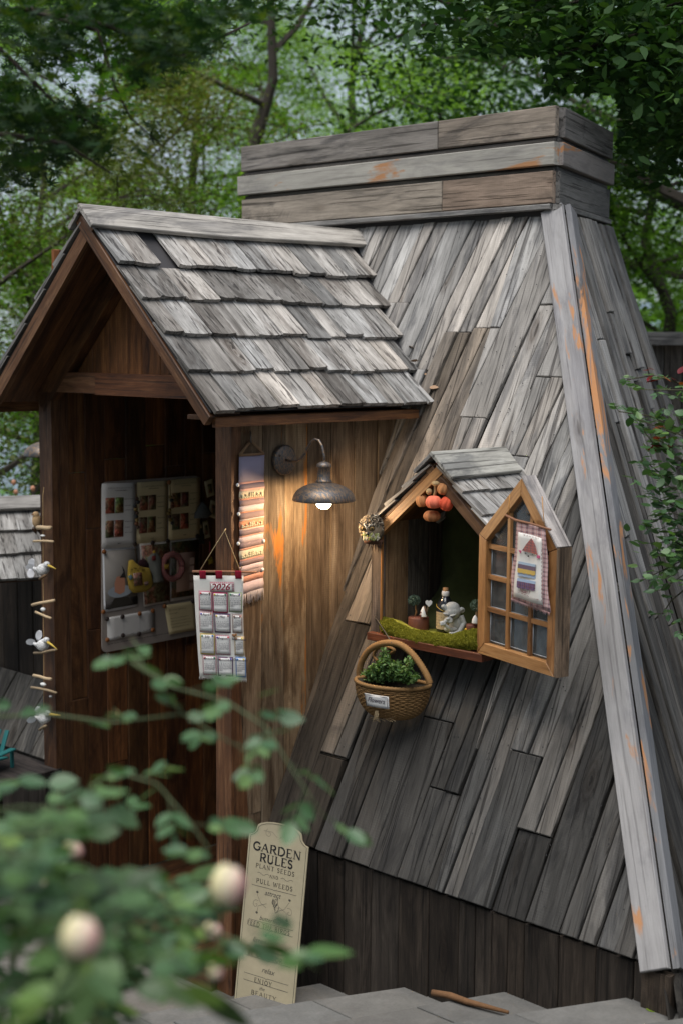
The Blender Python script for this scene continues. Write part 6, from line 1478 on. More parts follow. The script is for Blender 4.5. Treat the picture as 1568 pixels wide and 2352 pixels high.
# miniature garden on a log slice
def minilog(xc, zc_, w, h, d, label, full):
    e = empty('miniature_garden', PY(Z7(xc, zc_+h), d), label=label, cat='miniature garden', group='miniature gardens on log slices'); c = PY(Z7(xc, zc_), d)
    mb = MB(); r = w*mm/2; top = c.z; bt_ = c.z-h*mm*1.25
    mb.lathe([(r*.98, bt_), (r*1.02, (bt_+top)/2), (r, top-.004), (r*.96, top), (0, top+.001)], 22, Matrix.Translation((c.x, c.y, 0))); mb.obj('log_slice', plain('red_bark', (.11, .035, .022), .6, .4, 60, .5), e)
    T = lambda x, z, dy=0.: PY(Z7(x, z), d+dy)
    if full:
        mb = MB(); mb.tube([T(735, 620), T(752, 560, .004), T(742, 520), T(748, 480)], [.0045, .0035, .003, .003], 6); mb.obj('tiny_trunk', STICK, e, color=(.7, .5, .3, 0))
        cc_ = np.array(tuple(T(728, 432))); g_ = RNG.normal(size=(1500, 3)); g_ /= np.linalg.norm(g_, axis=1)[:, None]; g_ *= np.array([.0235, .0235, .020])*RNG.uniform(.75, 1.05, (1500, 1))
        tag(mobj('tiny_crown', quadmesh('tiny_crown', quads(g_+cc_, .006, 0, .4), leafmat('wire_green', (.06, .10, .075), (.11, .16, .12), (.17, .23, .18), .1)), None, e), kind='stuff')
        mb = MB(); h0 = T(832, 610, -.012); mb.lathe([(.013, 0), (.0135, .008), (.0105, .022), (.005, .034), (0, .040)], 16, Matrix.Translation((h0.x, h0.y, h0.z-.002))); mb.obj('tiny_house', WHITE, e)
        mb = MB(); mb.tube([h0+Vector((.002, .002, .038)), h0+Vector((.012, .0, .022)), h0+Vector((.015, .002, .006))], [.004, .005, .004], 6); mb.obj('tiny_roof', STICK, e, color=(.2, .15, .12, 0))
        mb = MB(); mb.ell(h0+Vector((-.003, -.012, .014))+0*UX, (.003, .003, .004)); mb.box(h0+Vector((-.002, -.013, .003)), (.005, .004, .008)); mb.obj('tiny_door', PLAST, e, color=(.12, .03, .02, 0))
        mb = MB(); mb.tube([T(872, 600), T(884, 500)], .001, 4); mb.obj('pick_stick', STICK, e)
        ht = [(0, -14), (-12, -1), (-13, 7), (-8, 12), (-3, 11), (0, 7), (3, 11), (8, 12), (13, 7), (12, -1)]; hc = T(894, 467, -.004); sM = Matrix.Translation(hc) @ Sg
        v = [(x*.00098, yy__, z*.00098) for yy__ in (0, .003) for x, z in ht]; m_ = len(ht); mobj('heart', (v, [tuple(range(m_)), tuple(range(2*m_-1, m_-1, -1))]+[(m_+i, m_+(i+1) % m_, (i+1) % m_, i) for i in range(m_)]), WHITE, e, sM)
    else:
        cc_ = np.array(tuple(T(1432, 490))); g_ = RNG.normal(size=(900, 3)); g_ /= np.linalg.norm(g_, axis=1)[:, None]; g_ *= .021
        tag(mobj('tiny_crown', quadmesh('tiny_crown', quads(g_+cc_, .006, 0, .4), bpy.data.materials['wire_green']), None, e), kind='stuff')
        mb = MB(); mb.tube([T(1430, 700), T(1436, 520)], .003, 5); mb.obj('tiny_trunk', STICK, e); mb = MB(); h0 = T(1420, 690, -.012); mb.lathe([(.012, 0), (.012, .01), (.006, .024), (0, .03)], 14, Matrix.Translation(h0)); mb.obj('tiny_house', WHITE, e)
        mb = MB(); mb.ell(T(1318, 762, -.02), (.006, .006, .004)); mb.ell(T(1345, 770, -.02), (.005, .005, .003)); mb.obj('yellow_flower', PLAST, e, color=(.6, .33, .02, 0))
minilog(777, 620, 238, 130, YI-.005, 'brown log slice carrying a tiny wire tree, white house and heart pick', True)
minilog(1395, 705, 150, 60, YI-.005, 'second log slice garden half hidden by the open casement', False)
# ---------------------------------------------------------------- pumpkins
pk = empty('pumpkin_bunch', PY(Z6(950, 990), 3.955), label='bunch of five small orange and tan pumpkins hanging under the bay gable', cat='pumpkin ornament')
mp6 = .000318; SF = plain('soft_fabric', (1, 1, 1), .85, .12, 90, .25)
for (x, y, rx, rz, dy, col, tl) in ((1043, 608, 76, 76, 0, (.42, .19, .075), .3), (790, 748, 76, 84, .006, (.40, .18, .07), -.2), (925, 765, 96, 82, -.022, (.68, .16, .09), 0.), (1078, 784, 82, 90, 0, (.62, .085, .035), .4), (906, 930, 104, 70, 0, (.33, .13, .05), 0.)):
    mb = MB(); mb.ell((0, 0, 0), (rx*mp6, rx*mp6, rz*mp6), Matrix.Translation(PY(Z6(x, y), 3.955+dy)) @ Matrix.Rotation(tl, 4, 'Y'), 40, 14, lambda d, q, th: 1-.13*(abs(cos(q*4+.5))**5)*sin(th)-.18*max(0, abs(d.z)-.8)*3); mb.obj('pumpkin', SF, pk, color=(*col, 0))
mb = MB(); mb.tube([PY(Z6(950, 500), 3.955), PY(Z6(945, 640), 3.955), PY(Z6(935, 700), 3.955)], .006, 7); mb.ell(PY(Z6(950, 545), 3.945), (.018, .012, .01)); mb.ell(PY(Z6(872, 640), 3.95), (.012, .012, .012)); mb.obj('stem_knot', TWINE, pk, color=(1, .95, .85, 0))
mb = MB(); mb.tube([PY(Z6(960, 285), 3.955), PY(Z6(955, 420), 3.953)], .0022, 5); mb.tube([PY(Z6(960, 300), 3.955), PY(Z6(985, 430), 3.95), PY(Z6(950, 400), 3.95)], .0025, 4); mb.obj('red_ribbon', CLOTH, pk, color=(.45, .02, .06, 0))
mb = MB(); mb.tube([PY(Z6(955, 420), 3.955), PY(Z6(950, 520), 3.955)], .005, 6); mb.obj('dark_cord', TWINE, pk, color=(.2, .1, .1, 0))
# ---------------------------------------------------------------- owl
ow = empty('owl_figurine', PY(Z6(230, 1240), 3.93), label='small feathered owl figurine perched at the left jamb of the window bay', cat='owl figurine')
oc = PY(Z6(195, 1075), 3.925); Ro = Matrix.Translation(oc) @ Sg
mo_ = .000318
mb = MB(); mb.ell((0, 0, 0), (138*mo_, 120*mo_, 155*mo_), None, 20, 14); mb.obj('body', plain('owl_down', (.24, .19, .13), .95, .4, 90, .6), ow, Ro)
OWF = leafmat('owl_feather', (.13, .10, .075), (.30, .25, .19), (.46, .42, .34), .0, .9, .1)
g_ = RNG.normal(size=(2600, 3)); g_ /= np.linalg.norm(g_, axis=1)[:, None]; keep = ~((g_[:, 1] < -.45) & (g_[:, 2] < .45)); g_ = g_[keep]
pp = g_*np.array([142, 124, 158])*mo_; nq = len(pp); tdir = np.cross(np.cross(g_, np.array([.25, -.2, 1.])), g_); tdir = -tdir/np.linalg.norm(tdir, axis=1)[:, None]; sd_ = np.cross(tdir, g_)
Lf, Wf = .0105, .0028; V = np.stack([pp, pp+tdir*Lf*.5+sd_*Wf+g_*.0022, pp+tdir*Lf+g_*.0045, pp+tdir*Lf*.5-sd_*Wf+g_*.0022], 1).reshape(-1, 3)
tag(mobj('plumage', quadmesh('plumage', V, OWF), None, ow, Ro), kind='stuff')
pz = lambda x, z, y: Vector(((x-195)*mo_, y*mo_, (1075-z)*mo_))
for x in (88, 190):
    mb = MB(); mb.ell((0, 0, 0), (44*mo_, 14*mo_, 36*mo_), Matrix.Translation(pz(x, 1062, -112 if x > 100 else -92))); mb.obj('eye_disc', CLOTH, ow, Ro, color=(.10, .075, .05, 0))
    mb = MB(); mb.ell((0, 0, 0), (22*mo_, 9*mo_, 20*mo_), Matrix.Translation(pz(x+4, 1062, -124 if x > 100 else -104))); mb.obj('iris', PLAST, ow, Ro, color=(.22, .13, .02, 0))
    mb = MB(); mb.ell((0, 0, 0), (13*mo_, 8*mo_, 13*mo_), Matrix.Translation(pz(x+4, 1062, -129 if x > 100 else -109))); mb.obj('pupil', INK, ow, Ro)
mb = MB(); mb.tube([pz(135, 1110, -122), pz(150, 1130, -135), pz(155, 1150, -122)], [.007, .006, .001], 7); mb.obj('beak', INK, ow, Ro)
for pts_, r, c in ((((140, 1085, -125), (120, 1040, -125), (95, 1010, -115)), 8, .8), (((135, 1060, -124), (170, 1020, -124), (225, 990, -95)), 11, .5)):
    mb = MB(); mb.tube([pz(*q) for q in pts_], [r*.6*mo_, r*mo_, r*.5*mo_], 6); mb.obj('brow', CLOTH, ow, Ro, color=(c*.7, c*.68, c*.6, 0))
mb = MB()
for k in range(12): mb.tube([pz(60+k*3, 1000+k*3, -100), pz(25+k*5, 990+k*3, -112)], .0009, 3)
for k in range(8): mb.tube([pz(205+k*3, 985, -92), pz(225+k*4, 955+k*3, -98)], .0009, 3)
mb.obj('ear_tuft', CLOTH, ow, Ro, color=(.05, .04, .035, 0))
for c, y0 in (((.45, .42, .33), 0), ((.26, .28, .10), 1)):
    mb = MB()
    for k in range(16):
        x = 100+random.random()*170; z = 1120+random.random()*75; mb.ell((0, 0, 0), (.0045, .002, .010), Matrix.Translation(pz(x, z, -118+abs(x-180)*.28)) @ Matrix.Rotation(random.uniform(-.7, .7), 4, 'Y'), 6, 4)
    tag(mb.obj('breast_leaf', CLOTH, ow, Ro, color=(*c, 0)), kind='stuff')
mb = MB(); mb.tube([pz(110, 1215, -40), pz(200, 1225, -30), pz(325, 1235, -10)], [.011, .013, .009], 8)
for k in range(16): x = 150+k*11; mb.tube([pz(x, 1215, -30), pz(x+random.uniform(-8, 15), 1260, -45), pz(x+random.uniform(-12, 20), 1290+random.random()*70, -38)], [.0018, .0015, .0006], 4)
mb.obj('perch', BARK, ow, Ro, color=(1.6, .9, .7, 0))
# ---------------------------------------------------------------- basket
YK = 3.86; mk = .000325
bk = empty('wicker_basket', PY(Z7(480, 1790), YK), label='woven wicker half basket hanging below the window bay', cat='basket')
cb = PY(Z7(486, 1365), YK); Rb = Matrix.Translation(cb) @ Matrix.Rotation(.06, 4, 'X') @ Matrix.Rotation(YAW*.55, 4, 'Z') @ Matrix.Rotation(.035, 4, 'Y')
WICK = plain('wicker', (.20, .112, .042), .8, .5, 120, .6, spec=.3)
aw, bw, hw = 430*mk, 265*mk, 405*mk
nr_ = 25
def bpt(phi, tt):   # tt 0 rim .. 1 bottom
    s_ = cos(tt*pi/2*.96)**.62; return Vector((aw*s_*cos(phi), -bw*s_*sin(phi) if sin(phi) > 0 else -bw*.55*s_*sin(phi), -hw*sin(tt*pi/2)))
V = [];
mb = MB()
for r in range(nr_):
    tt = .03+.95*r/(nr_-1); n_ = 64; pts_ = [bpt(2*pi*k/n_, tt+.004*sin(k*1.5+r)) for k in range(n_+1)]
    mb.tube([p*(1+.012*sin(k*2.1+r*pi)) for k, p in enumerate(pts_)], [.0036+.0010*sin(k*2.1+r*pi) for k in range(n_+1)], 5, False)
mb.obj('woven_body', WICK, bk, Rb)
mb = MB()
for k in range(26):
    ph = 2*pi*k/26; mb.tube([bpt(ph, tt)*1.02 for tt in (0, .15, .3, .45, .6, .75, .9, 1)], .0022, 4)
mb.obj('rib', WICK, bk, Rb, color=(.8, .75, .7, 0))
mb = MB(); mb.add([bpt(2*pi*k/32, .25)*.93 for k in range(32)], [tuple(range(31, -1, -1))]); mb.add([bpt(2*pi*k/32, 0)*.95 for k in range(32)]+[bpt(2*pi*k/32, .8)*.93 for k in range(32)], [(k, (k+1) % 32, 32+(k+1) % 32, 32+k) for k in range(32)]); mb.obj('soil', EARTH, bk, Rb)
def rope(pts_, r, tw=34., name='rim', n=140, par=None, c=(1, 1, 1, 0), rid=.12):
    P_ = [Vector(p) for p in pts_]; out_ = []
    for i in range(n+1):
        k = i/n*(len(P_)-1); a = min(int(k), len(P_)-2); f_ = k-a; p0, p1, p2, p3_ = P_[max(0, a-1)], P_[a], P_[a+1], P_[min(len(P_)-1, a+2)]
        out_.append(.5*((2*p1)+(-p0+p2)*f_+(2*p0-5*p1+4*p2-p3_)*f_**2+(-p0+3*p1-3*p2+p3_)*f_**3))
    mb = MB(); mb.tube(out_, [r*(1+rid*(1 if i % 2 else -1)) for i in range(n+1)], 9); return mb.obj(name, WICK, par, Rb, color=c)
rope([bpt(2*pi*k/24, 0)*1.01 for k in range(25)], .0075, name='rim', par=bk, n=120)
inv_ = Rb.inverted()
hp = [inv_ @ PY(Z7(*q), YK-.0) for q in ((112, 1310), (105, 1240), (135, 1120), (215, 1000), (330, 935), (455, 918), (580, 945), (700, 1040), (800, 1170), (875, 1300), (905, 1385))]
rope(hp, .0122, name='handle', par=bk, n=110, c=(1.15, 1.1, 1.05, 0), rid=.1)
hp2 = [inv_ @ PY(Z7(*q), YK+.04) for q in ((330, 1140), (270, 1070), (300, 990), (400, 960), (500, 1000), (440, 1045))]; rope(hp2, .006, name='inner_loop', par=bk, n=60)
hp3 = [inv_ @ PY(Z7(*q), YK+.03) for q in ((700, 1080), (690, 1130), (640, 1180))]; rope(hp3, .006, name='inner_loop', par=bk, n=24)
q4 = [PY(Z7(*q), YK-.103) for q in ((165, 1488), (438, 1532), (445, 1672), (188, 1630))]
lb = sheet('name_tag', q4, LINEN, bk, 6, 4, lambda u, v: .004*sin(u*3), .002, 0, (.72, .73, .76, 0)); n4 = nrm(q4); u4 = (q4[1]-q4[0]).normalized(); v4 = n4.cross(u4); c4 = bil(q4, .48, .62)+n4*.007
mb = MB(); add_text(mb, 'Flowers', Matrix(((u4.x, v4.x, n4.x, c4.x), (u4.y, v4.y, n4.y, c4.y), (u4.z, v4.z, n4.z, c4.z), (0, 0, 0, 1))), .026, .45, bold=.0005); mb.obj('tag_lettering', INK, lb, color=(6, 6, 7, 0), smooth=False)
mb = MB()
for e_ in ((.03, .06, .97, .06), (.97, .06, .97, .94), (.97, .94, .03, .94), (.03, .94, .03, .06)): mb.tube([bil(q4, e_[0], e_[1])+n4*.005, bil(q4, e_[2], e_[3])+n4*.005], .001, 3)
mb.obj('tag_seam', INK, lb, color=(5, 6, 7, 0))
mb = MB()
for k in range(16): a = PY(Z7(285+k*2, 1690), YK-.09); mb.tube([a, a+Vector((random.uniform(-.006, .006), 0, -.02)), a+Vector((random.uniform(-.014, .014), random.uniform(-.01, .01), -.03-.015*random.random()))], .0011, 3)
for k in range(9): a = PY(Z7(270+k*30, 1760), YK-.04); mb.tube([a, a+Vector((-.03*random.random()-.01, -.01, -.008)), a+Vector((.02, -.02, -.016*random.random()))], .0009, 3)
mb.obj('straw_tassel', TWINE, bk)
hk = empty('basket_hook', PY(Z7(290, 635), 3.955), label='thin iron rod hook holding the basket at the bay jamb', cat='hook')
mb = MB(); mb.tube([PY(Z7(275, 628), 3.96), PY(Z7(300, 650), 3.945), PY(Z7(400, 800), 3.91), PY(Z7(470, 915), YK-.01), PY(Z7(500, 935), YK-.01), PY(Z7(490, 905), YK+.01)], .0024, 6); mb.obj('rod', IRON, hk, color=(1.6, 1.6, 1.6, 0))
mb = MB(); mb.tube([PY(Z7(290+16*cos(a), 620+14*sin(a)), 3.955) for a in [k*pi/6 for k in range(13)]], .0024, 5); mb.obj('eyelet', IRON, hk, color=(5, 4.5, 4, 0))
# herb in the basket
hb_ = empty('potted_herb', PY(Z7(430, 1400), YK), label='bushy small leaved green herb growing in the hanging basket', cat='plant')
LEAF_H = leafmat('herb_leaf', (.05, .11, .035), (.09, .17, .05), (.15, .22, .07), .25, .6, .3)
mb = MB(); pts = []
for k in range(150):
    x = random.gauss(420, 140); x = max(150, min(700, x)); top = 1330-240*max(0, 1-((x-420)/330)**2)*random.uniform(.3, 1.); 
    if k < 6: x, top = 410+random.uniform(-40, 40), random.uniform(960, 1060)
    if 6 <= k < 11: x, top = random.uniform(580, 720), random.uniform(1060, 1180)
    if 11 <= k < 15: x, top = 760+random.uniform(-20, 20), random.uniform(1250, 1310)
    dy = random.uniform(-.055, .035); r0 = PY(Z7(430+(x-430)*.7, 1400), YK+dy*.7); r1 = PY(Z7(x, top), YK+dy-.01); md_ = r0.lerp(r1, .55)+Vector((random.gauss(0, .008), random.gauss(0, .008), .004)); mb.tube([r0, md_, r1], [.0012, .001, .0006], 3)
    for q in range(14): f_ = .25+.78*q/14; p = (r0.lerp(md_, f_*2) if f_ < .5 else md_.lerp(r1, f_*2-1)); pts += [tuple(p+Vector((random.gauss(0, .006), random.gauss(0, .006), random.gauss(0, .003)))) for _ in range(2)]
mb.obj('stems', BARK, hb_, color=(1.5, 1.2, 1, 0)); tag(mobj('leaves', quadmesh('leaves', quads(np.array(pts), .0155, .3, .6), LEAF_H), None, hb_), kind='stuff')

# ---------------------------------------------------------------- roses
def leafshape(n=5, w=.33):
    v = [(0, 0, 0)]; L = []
    for i in range(1, n): t_ = i/n; ww = w*sin(pi*t_**.8)**.8; L.append((t_, ww, .06*ww+.0))
    mid = [(i/n, 0, -.05*sin(pi*i/n)-.08*(i/n)**2) for i in range(n+1)]
    v = [(x, 0, z) for x, _, z in mid]+[(x, w_, .09*w_/w*.6+mid[i+1][2]) for i, (x, w_, z) in enumerate(L)]+[(x, -w_, .09*w_/w*.6+mid[i+1][2]) for i, (x, w_, z) in enumerate(L)]
    m0 = n+1; m1 = m0+n-1; f = []
    for s_, b0_ in ((1, m0), (-1, m1)):
        q = [(0, b0_, 1)]+[(i, b0_+i-1, b0_+i, i+1) for i in range(1, n-1)]+[(n-1, b0_+n-2, n)]
        f += [tuple(x) for x in q] if s_ < 0 else [tuple(reversed(x)) for x in q]
    return v, f
LS = leafshape(); rosem = bpy.data.meshes.new('leaf'); rosem.from_pydata(LS[0], [], LS[1]); rosem.materials.append(LEAF_R); rosem.polygons.foreach_set('use_smooth', [True]*len(rosem.polygons))
redm = bpy.data.meshes.new('red_leaf'); redm.from_pydata(LS[0], [], LS[1]); redm.materials.append(LEAF_W)
rnd = random.Random(12)
def leafM(p, d, s, roll=None):
    d = Vector(d).normalized(); up = Vector((rnd.gauss(0, .35), rnd.gauss(0, .35), 1)); v = up.cross(d).normalized(); n_ = d.cross(v)
    M = Matrix(((d.x, v.x, n_.x, p[0]), (d.y, v.y, n_.y, p[1]), (d.z, v.z, n_.z, p[2]), (0, 0, 0, 1))); return M @ Matrix.Rotation(rnd.gauss(0, .35), 4, 'X') @ Matrix.Scale(s, 4)
def spray(anchor_pts, parent, list_, size, step=.045, mb=None, r=.003, mat=None, kd=None):
    """compound leaves set alternately along a cane given as 3-D points"""
    pts_ = [Vector(p) for p in anchor_pts]
    if mb: mb.tube(pts_, [r*(1-.6*i/(len(pts_)-1)) for i in range(len(pts_))], 6)
    L = sum((b_-a).length for a, b_ in zip(pts_, pts_[1:])); n_ = max(2, int(L/step)); side = 1
    for k in range(n_+1):
        s_ = k/n_*(len(pts_)-1); i = min(int(s_), len(pts_)-2); p = pts_[i].lerp(pts_[i+1], s_-i); t_ = (pts_[i+1]-pts_[i]).normalized(); side = -side
        sd2 = (t_.cross(Vector((0, 0, 1))).normalized()*side*.8+t_*.5+Vector((0, 0, rnd.uniform(-.4, .4)))).normalized()
        ln = size*1.5; e_ = p+sd2*ln; 
        if mb: mb.tube([p, e_], .0009, 3, False)
        w2 = sd2.cross(Vector((0, 0, 1))).normalized()
        for (f_, o) in ((.45, 1), (.45, -1), (.8, 1), (.8, -1), (1., 0)):
            d = (sd2+w2*o*1.2+Vector((0, 0, rnd.uniform(-.25, .1)))); list_.append((leafM(p.lerp(e_, f_), d, size*rnd.uniform(.75, 1.1)*(1.1 if o == 0 else .9)), kd))
# foreground rose bush
bush = empty('rose_bush', (-1.35, .75, 0), label='big blurred rose bush with pale buds in the lower left foreground', cat='rose bush')
canes = MB(); LV = []
D = lambda x, y, d: PD((x, y), d*1.2)
def cane(pts_, size=.032, r=.0028, root=True, step=.045): 
    P_ = [D(*q) for q in pts_]; 
    if root: g0 = Vector((-1.35+rnd.uniform(-.2, .2), .75+rnd.uniform(-.2, .2), .0)); canes.tube([g0, g0.lerp(P_[0], .5)+Vector((0, 0, .15)), P_[0]], [.007, .006, r*1.1], 6)
    spray(P_, bush, LV, size*1.42, step*1.25, canes, r)
cane([(560, 1790, 1.75), (640, 1800, 1.75)], .03, root=False) if False else None
cane([(-60, 1650, 1.9), (110, 1640, 1.9), (260, 1660, 1.9), (420, 1640, 1.85), (520, 1700, 1.8), (600, 1740, 1.75)], .026, step=.06)
cane([(420, 1640, 1.85), (330, 1530, 1.85), (300, 1500, 1.85)], .024, root=False)
cane([(300, 1520, 1.85), (400, 1580, 1.85), (520, 1610, 1.8), (610, 1670, 1.78), (680, 1780, 1.75), (740, 1870, 1.72)], .027, root=False, step=.042)
cane([(100, 1900, 1.7), (260, 1770, 1.7), (360, 1800, 1.7), (430, 1880, 1.7), (480, 1950, 1.65)], .028)
cane([(300, 2000, 1.6), (420, 2110, 1.5), (560, 2170, 1.45), (640, 2190, 1.45)], .030, step=.075)
for k in range(44):
    x0 = rnd.uniform(-150, 340); y0 = max(1800+(x0)*.95, rnd.uniform(1780, 2420)) if x0 > 0 else rnd.uniform(1780, 2420); d_ = rnd.uniform(1.25, 1.9)
    a = rnd.uniform(-.5, .6); L_ = rnd.uniform(110, 220)
    cane([(x0-L_, y0+L_*.5*rnd.random(), d_+.05), (x0, y0, d_), (x0+L_*.6*cos(a), y0+L_*.6*sin(a)+30, d_-.04)], rnd.uniform(.028, .038), root=(k % 3 == 0), step=.05)
for (x, y, d_, s) in ((205, 1800, 1.7, .05), (250, 1855, 1.68, .052), (110, 1800, 1.7, .045), (40, 1790, 1.7, .045), (700, 2185, 1.45, .06), (450, 2280, 1.3, .075), (440, 2240, 1.3, .06), (600, 2165, 1.45, .06), (590, 1600, 1.8, .04), (640, 1650, 1.8, .04)):
    LV.append((leafM(D(x, y, d_), UX*rnd.uniform(.6, 1)+Vector((0, 0, rnd.uniform(-.5, .3))), s), None))
canes.obj('canes', plain('green_cane', (.05, .07, .025), .6, .3, 40, .2), bush)
def key(M): p = M.translation-CAM; return -M.to_scale()[0]/p.length
LV.sort(key=lambda q: key(q[0]))
for M, kd in LV[:290]: c = rnd.uniform(.5, 1.5); mobj('leaf', rosem, None, bush, M, (c*1.1, c*rnd.uniform(.95, 1.05), c*rnd.uniform(.6, 1.), 0))
if len(LV) > 290: tag(mobj('leaves', scatter_mesh('leaves', LS, [q[0] for q in LV[290:]], LEAF_R), None, bush), kind='stuff')
print('bush leaves', len(LV))
PET = plain('rose_petal', (1, 1, 1), .6, .15, 14, .1)
m, t, b = newmat('blush_petal'); tc = ND(t, 'ShaderNodeTexCoord'); sp = ND(t, 'ShaderNodeSeparateXYZ'); t.links.new(tc.outputs['Object'], sp.inputs[0])
f_ = ramp(t, math_(t, 'ADD', math_(t, 'MULTIPLY', sp.outputs[0], .5), .5), [(.15, (.58, .53, .30)), (.55, (.60, .50, .38)), (.95, (.56, .28, .27))]); t.links.new(f_, b.inputs['Base Color']); b.inputs['Roughness'].default_value = .6; b.inputs['Subsurface Weight'].default_value = .2; b.inputs['Subsurface Radius'].default_value = (.1, .05, .03); BLUSH = m
def bud(x, y, d_, rpx, el=1.15, parent=bush):
    c = D(x, y, d_); r = rpx/FPX*d_; M = Matrix.Translation(c) @ Sg @ Matrix.Rotation(.25, 4, 'Y') @ Matrix.Scale(r, 4)
    e = empty('rose_bud', M=M, parent=parent)
    mb = MB(); mb.ell((0, 0, .0), (.93, .93, 1.05*el), None, 20, 14, lambda d, q, th: 1+.07*sin(q*3+th*4)-.30*max(0, d.z)); mb.obj('petal_core', BLUSH, e, M)
    for k in range(4):
        a0 = k*pi/2+.4; V = []; 
        for j in range(7):
            for i in range(7):
                th = pi*(.12+.80*j/6); q = a0+(i/6-.5)*1.9*(1.05 if j > 1 else .7); R_ = 1.0-.16*(1-j/6)**1.5+.06*k*.5+.05*(i in (0, 6)); V.append((R_*sin(th)*cos(q), R_*sin(th)*sin(q), R_*cos(th)*el))
        mobj('petal', (V, [(j*7+i, (j+1)*7+i, (j+1)*7+i+1, j*7+i+1) for j in range(6) for i in range(6)]), BLUSH, e, M, None, True)
    for k in range(5):
        a = k*2*pi/5; mb = MB(); mb.tube([(.15*cos(a), .15*sin(a), -1.05*el), (.6*cos(a), .6*sin(a), -1.0*el), (.95*cos(a), .95*sin(a), -.75*el)], [.16, .16, .04], 5); mb.obj('sepal', LEAF_R, e, M)
    mb = MB(); mb.tube([(0, 0, -1.*el), (.1, .1, -1.5*el), (-.5, .3, -3.4)], [.3, .16, .11], 6); mb.obj('stem', LEAF_R, e, M)
bud(524, 2028, 1.32, 48, 1.25); bud(186, 2148, 1.08, 54, 1.15); bud(105, 2188, 1.35, 28); bud(488, 2135, 1.6, 26, .9); bud(495, 2230, 1.5, 22); bud(95, 2030, 1.6, 22); bud(168, 1950, 1.7, 30, .8)

# climbing rose at the right
cl = empty('climbing_rose', (-.6, 4.6, 0), label='climbing rose with dark green and a few red leaves over the right side slope', cat='climbing rose')
cm = MB(); LV = []
D2_ = lambda x, y, d: PD((x, y), d)
for pts_, sz, kd in ([[(1640, 900, 4.6), (1560, 880, 4.6), (1500, 862, 4.6), (1440, 872, 4.65)], .032, 0], [[(1650, 1000, 4.6), (1560, 985, 4.6), (1490, 955, 4.6), (1420, 945, 4.6)], .034, 0],
                     [[(1660, 1080, 4.6), (1570, 1060, 4.6), (1500, 1020, 4.6), (1470, 980, 4.6)], .034, 0], [[(1660, 1150, 4.6), (1590, 1120, 4.6), (1520, 1090, 4.6), (1480, 1060, 4.6)], .036, 0],
                     [[(1660, 1200, 4.6), (1590, 1180, 4.6), (1520, 1150, 4.6), (1490, 1140, 4.6)], .036, 0], [[(1660, 1250, 4.6), (1600, 1210, 4.6), (1540, 1190, 4.6), (1490, 1195, 4.6)], .036, 0],
                     [[(1670, 1330, 4.6), (1600, 1270, 4.6), (1540, 1240, 4.6), (1500, 1250, 4.6)], .036, 0], [[(1670, 1290, 4.6), (1610, 1260, 4.6), (1560, 1290, 4.6), (1480, 1330, 4.6)], .034, 0],
                     [[(1640, 1330, 4.6), (1600, 1330, 4.6), (1540, 1380, 4.6), (1520, 1410, 4.6)], .030, 0], [[(1660, 1040, 4.5), (1600, 1010, 4.5), (1560, 1010, 4.5)], .034, 0], [[(1660, 960, 4.6), (1600, 930, 4.6), (1560, 920, 4.6)], .034, 0]):
    spray([D2_(*q) for q in pts_], cl, LV, sz*.95, .04, cm, .004); spray([D2_(q[0]+rnd.uniform(10, 40), q[1]+rnd.uniform(15, 35), 4.5) for q in pts_], cl, LV, sz*.95, .05, cm, .003)
g0 = Vector((-.45, 4.7, .3)); 
for k in range(420):
    x_ = 1400+rnd.betavariate(2.4, 1.5)*230; y_ = rnd.uniform(940, 1345)
    if x_ < 1475+abs(y_-1130)*.10 and rnd.random() < .9: continue
    LV.append((leafM(D2_(x_, y_, rnd.uniform(4.4, 4.65)), (rnd.gauss(-.6, .6), rnd.gauss(0, .6), rnd.gauss(0, .35)), rnd.uniform(.030, .044)), None))
for q in ((1640, 900), (1660, 1080), (1660, 1200), (1670, 1330)): e_ = PD(q, 4.6); cm.tube([g0, g0.lerp(e_, .5)+Vector((.1, .05, .1)), e_], [.012, .009, .005], 6)
cm.obj('canes', BARK, cl, color=(1, 1.2, .8, 0))
LV.sort(key=lambda q: key(q[0]))
for M, kd in LV[:280]: c = rnd.uniform(.7, 1.35); mobj('leaf', rosem, None, cl, M, (c, c, c*.8, 0))
if len(LV) > 280: tag(mobj('leaves', scatter_mesh('leaves', LS, [q[0] for q in LV[280:]], LEAF_R), None, cl), kind='stuff')
for (x, y, n_, c) in ((1480, 858, 5, (1, 1, 1, 0)), (1550, 868, 5, (1, 1, 1, 0)), (1498, 985, 4, (1.6, 3.5, 1, 0)), (1506, 1010, 4, (1.4, 2.5, 1, 0)), (1495, 1030, 3, (.7, .8, 1, 0))):
    for k in range(n_): mobj('red_leaf', redm, None, cl, leafM(PD((x+rnd.gauss(0, 14), y+rnd.gauss(0, 8)), 4.58), (rnd.gauss(0, 1), rnd.gauss(0, 1), rnd.gauss(0, .4)), .035), c)

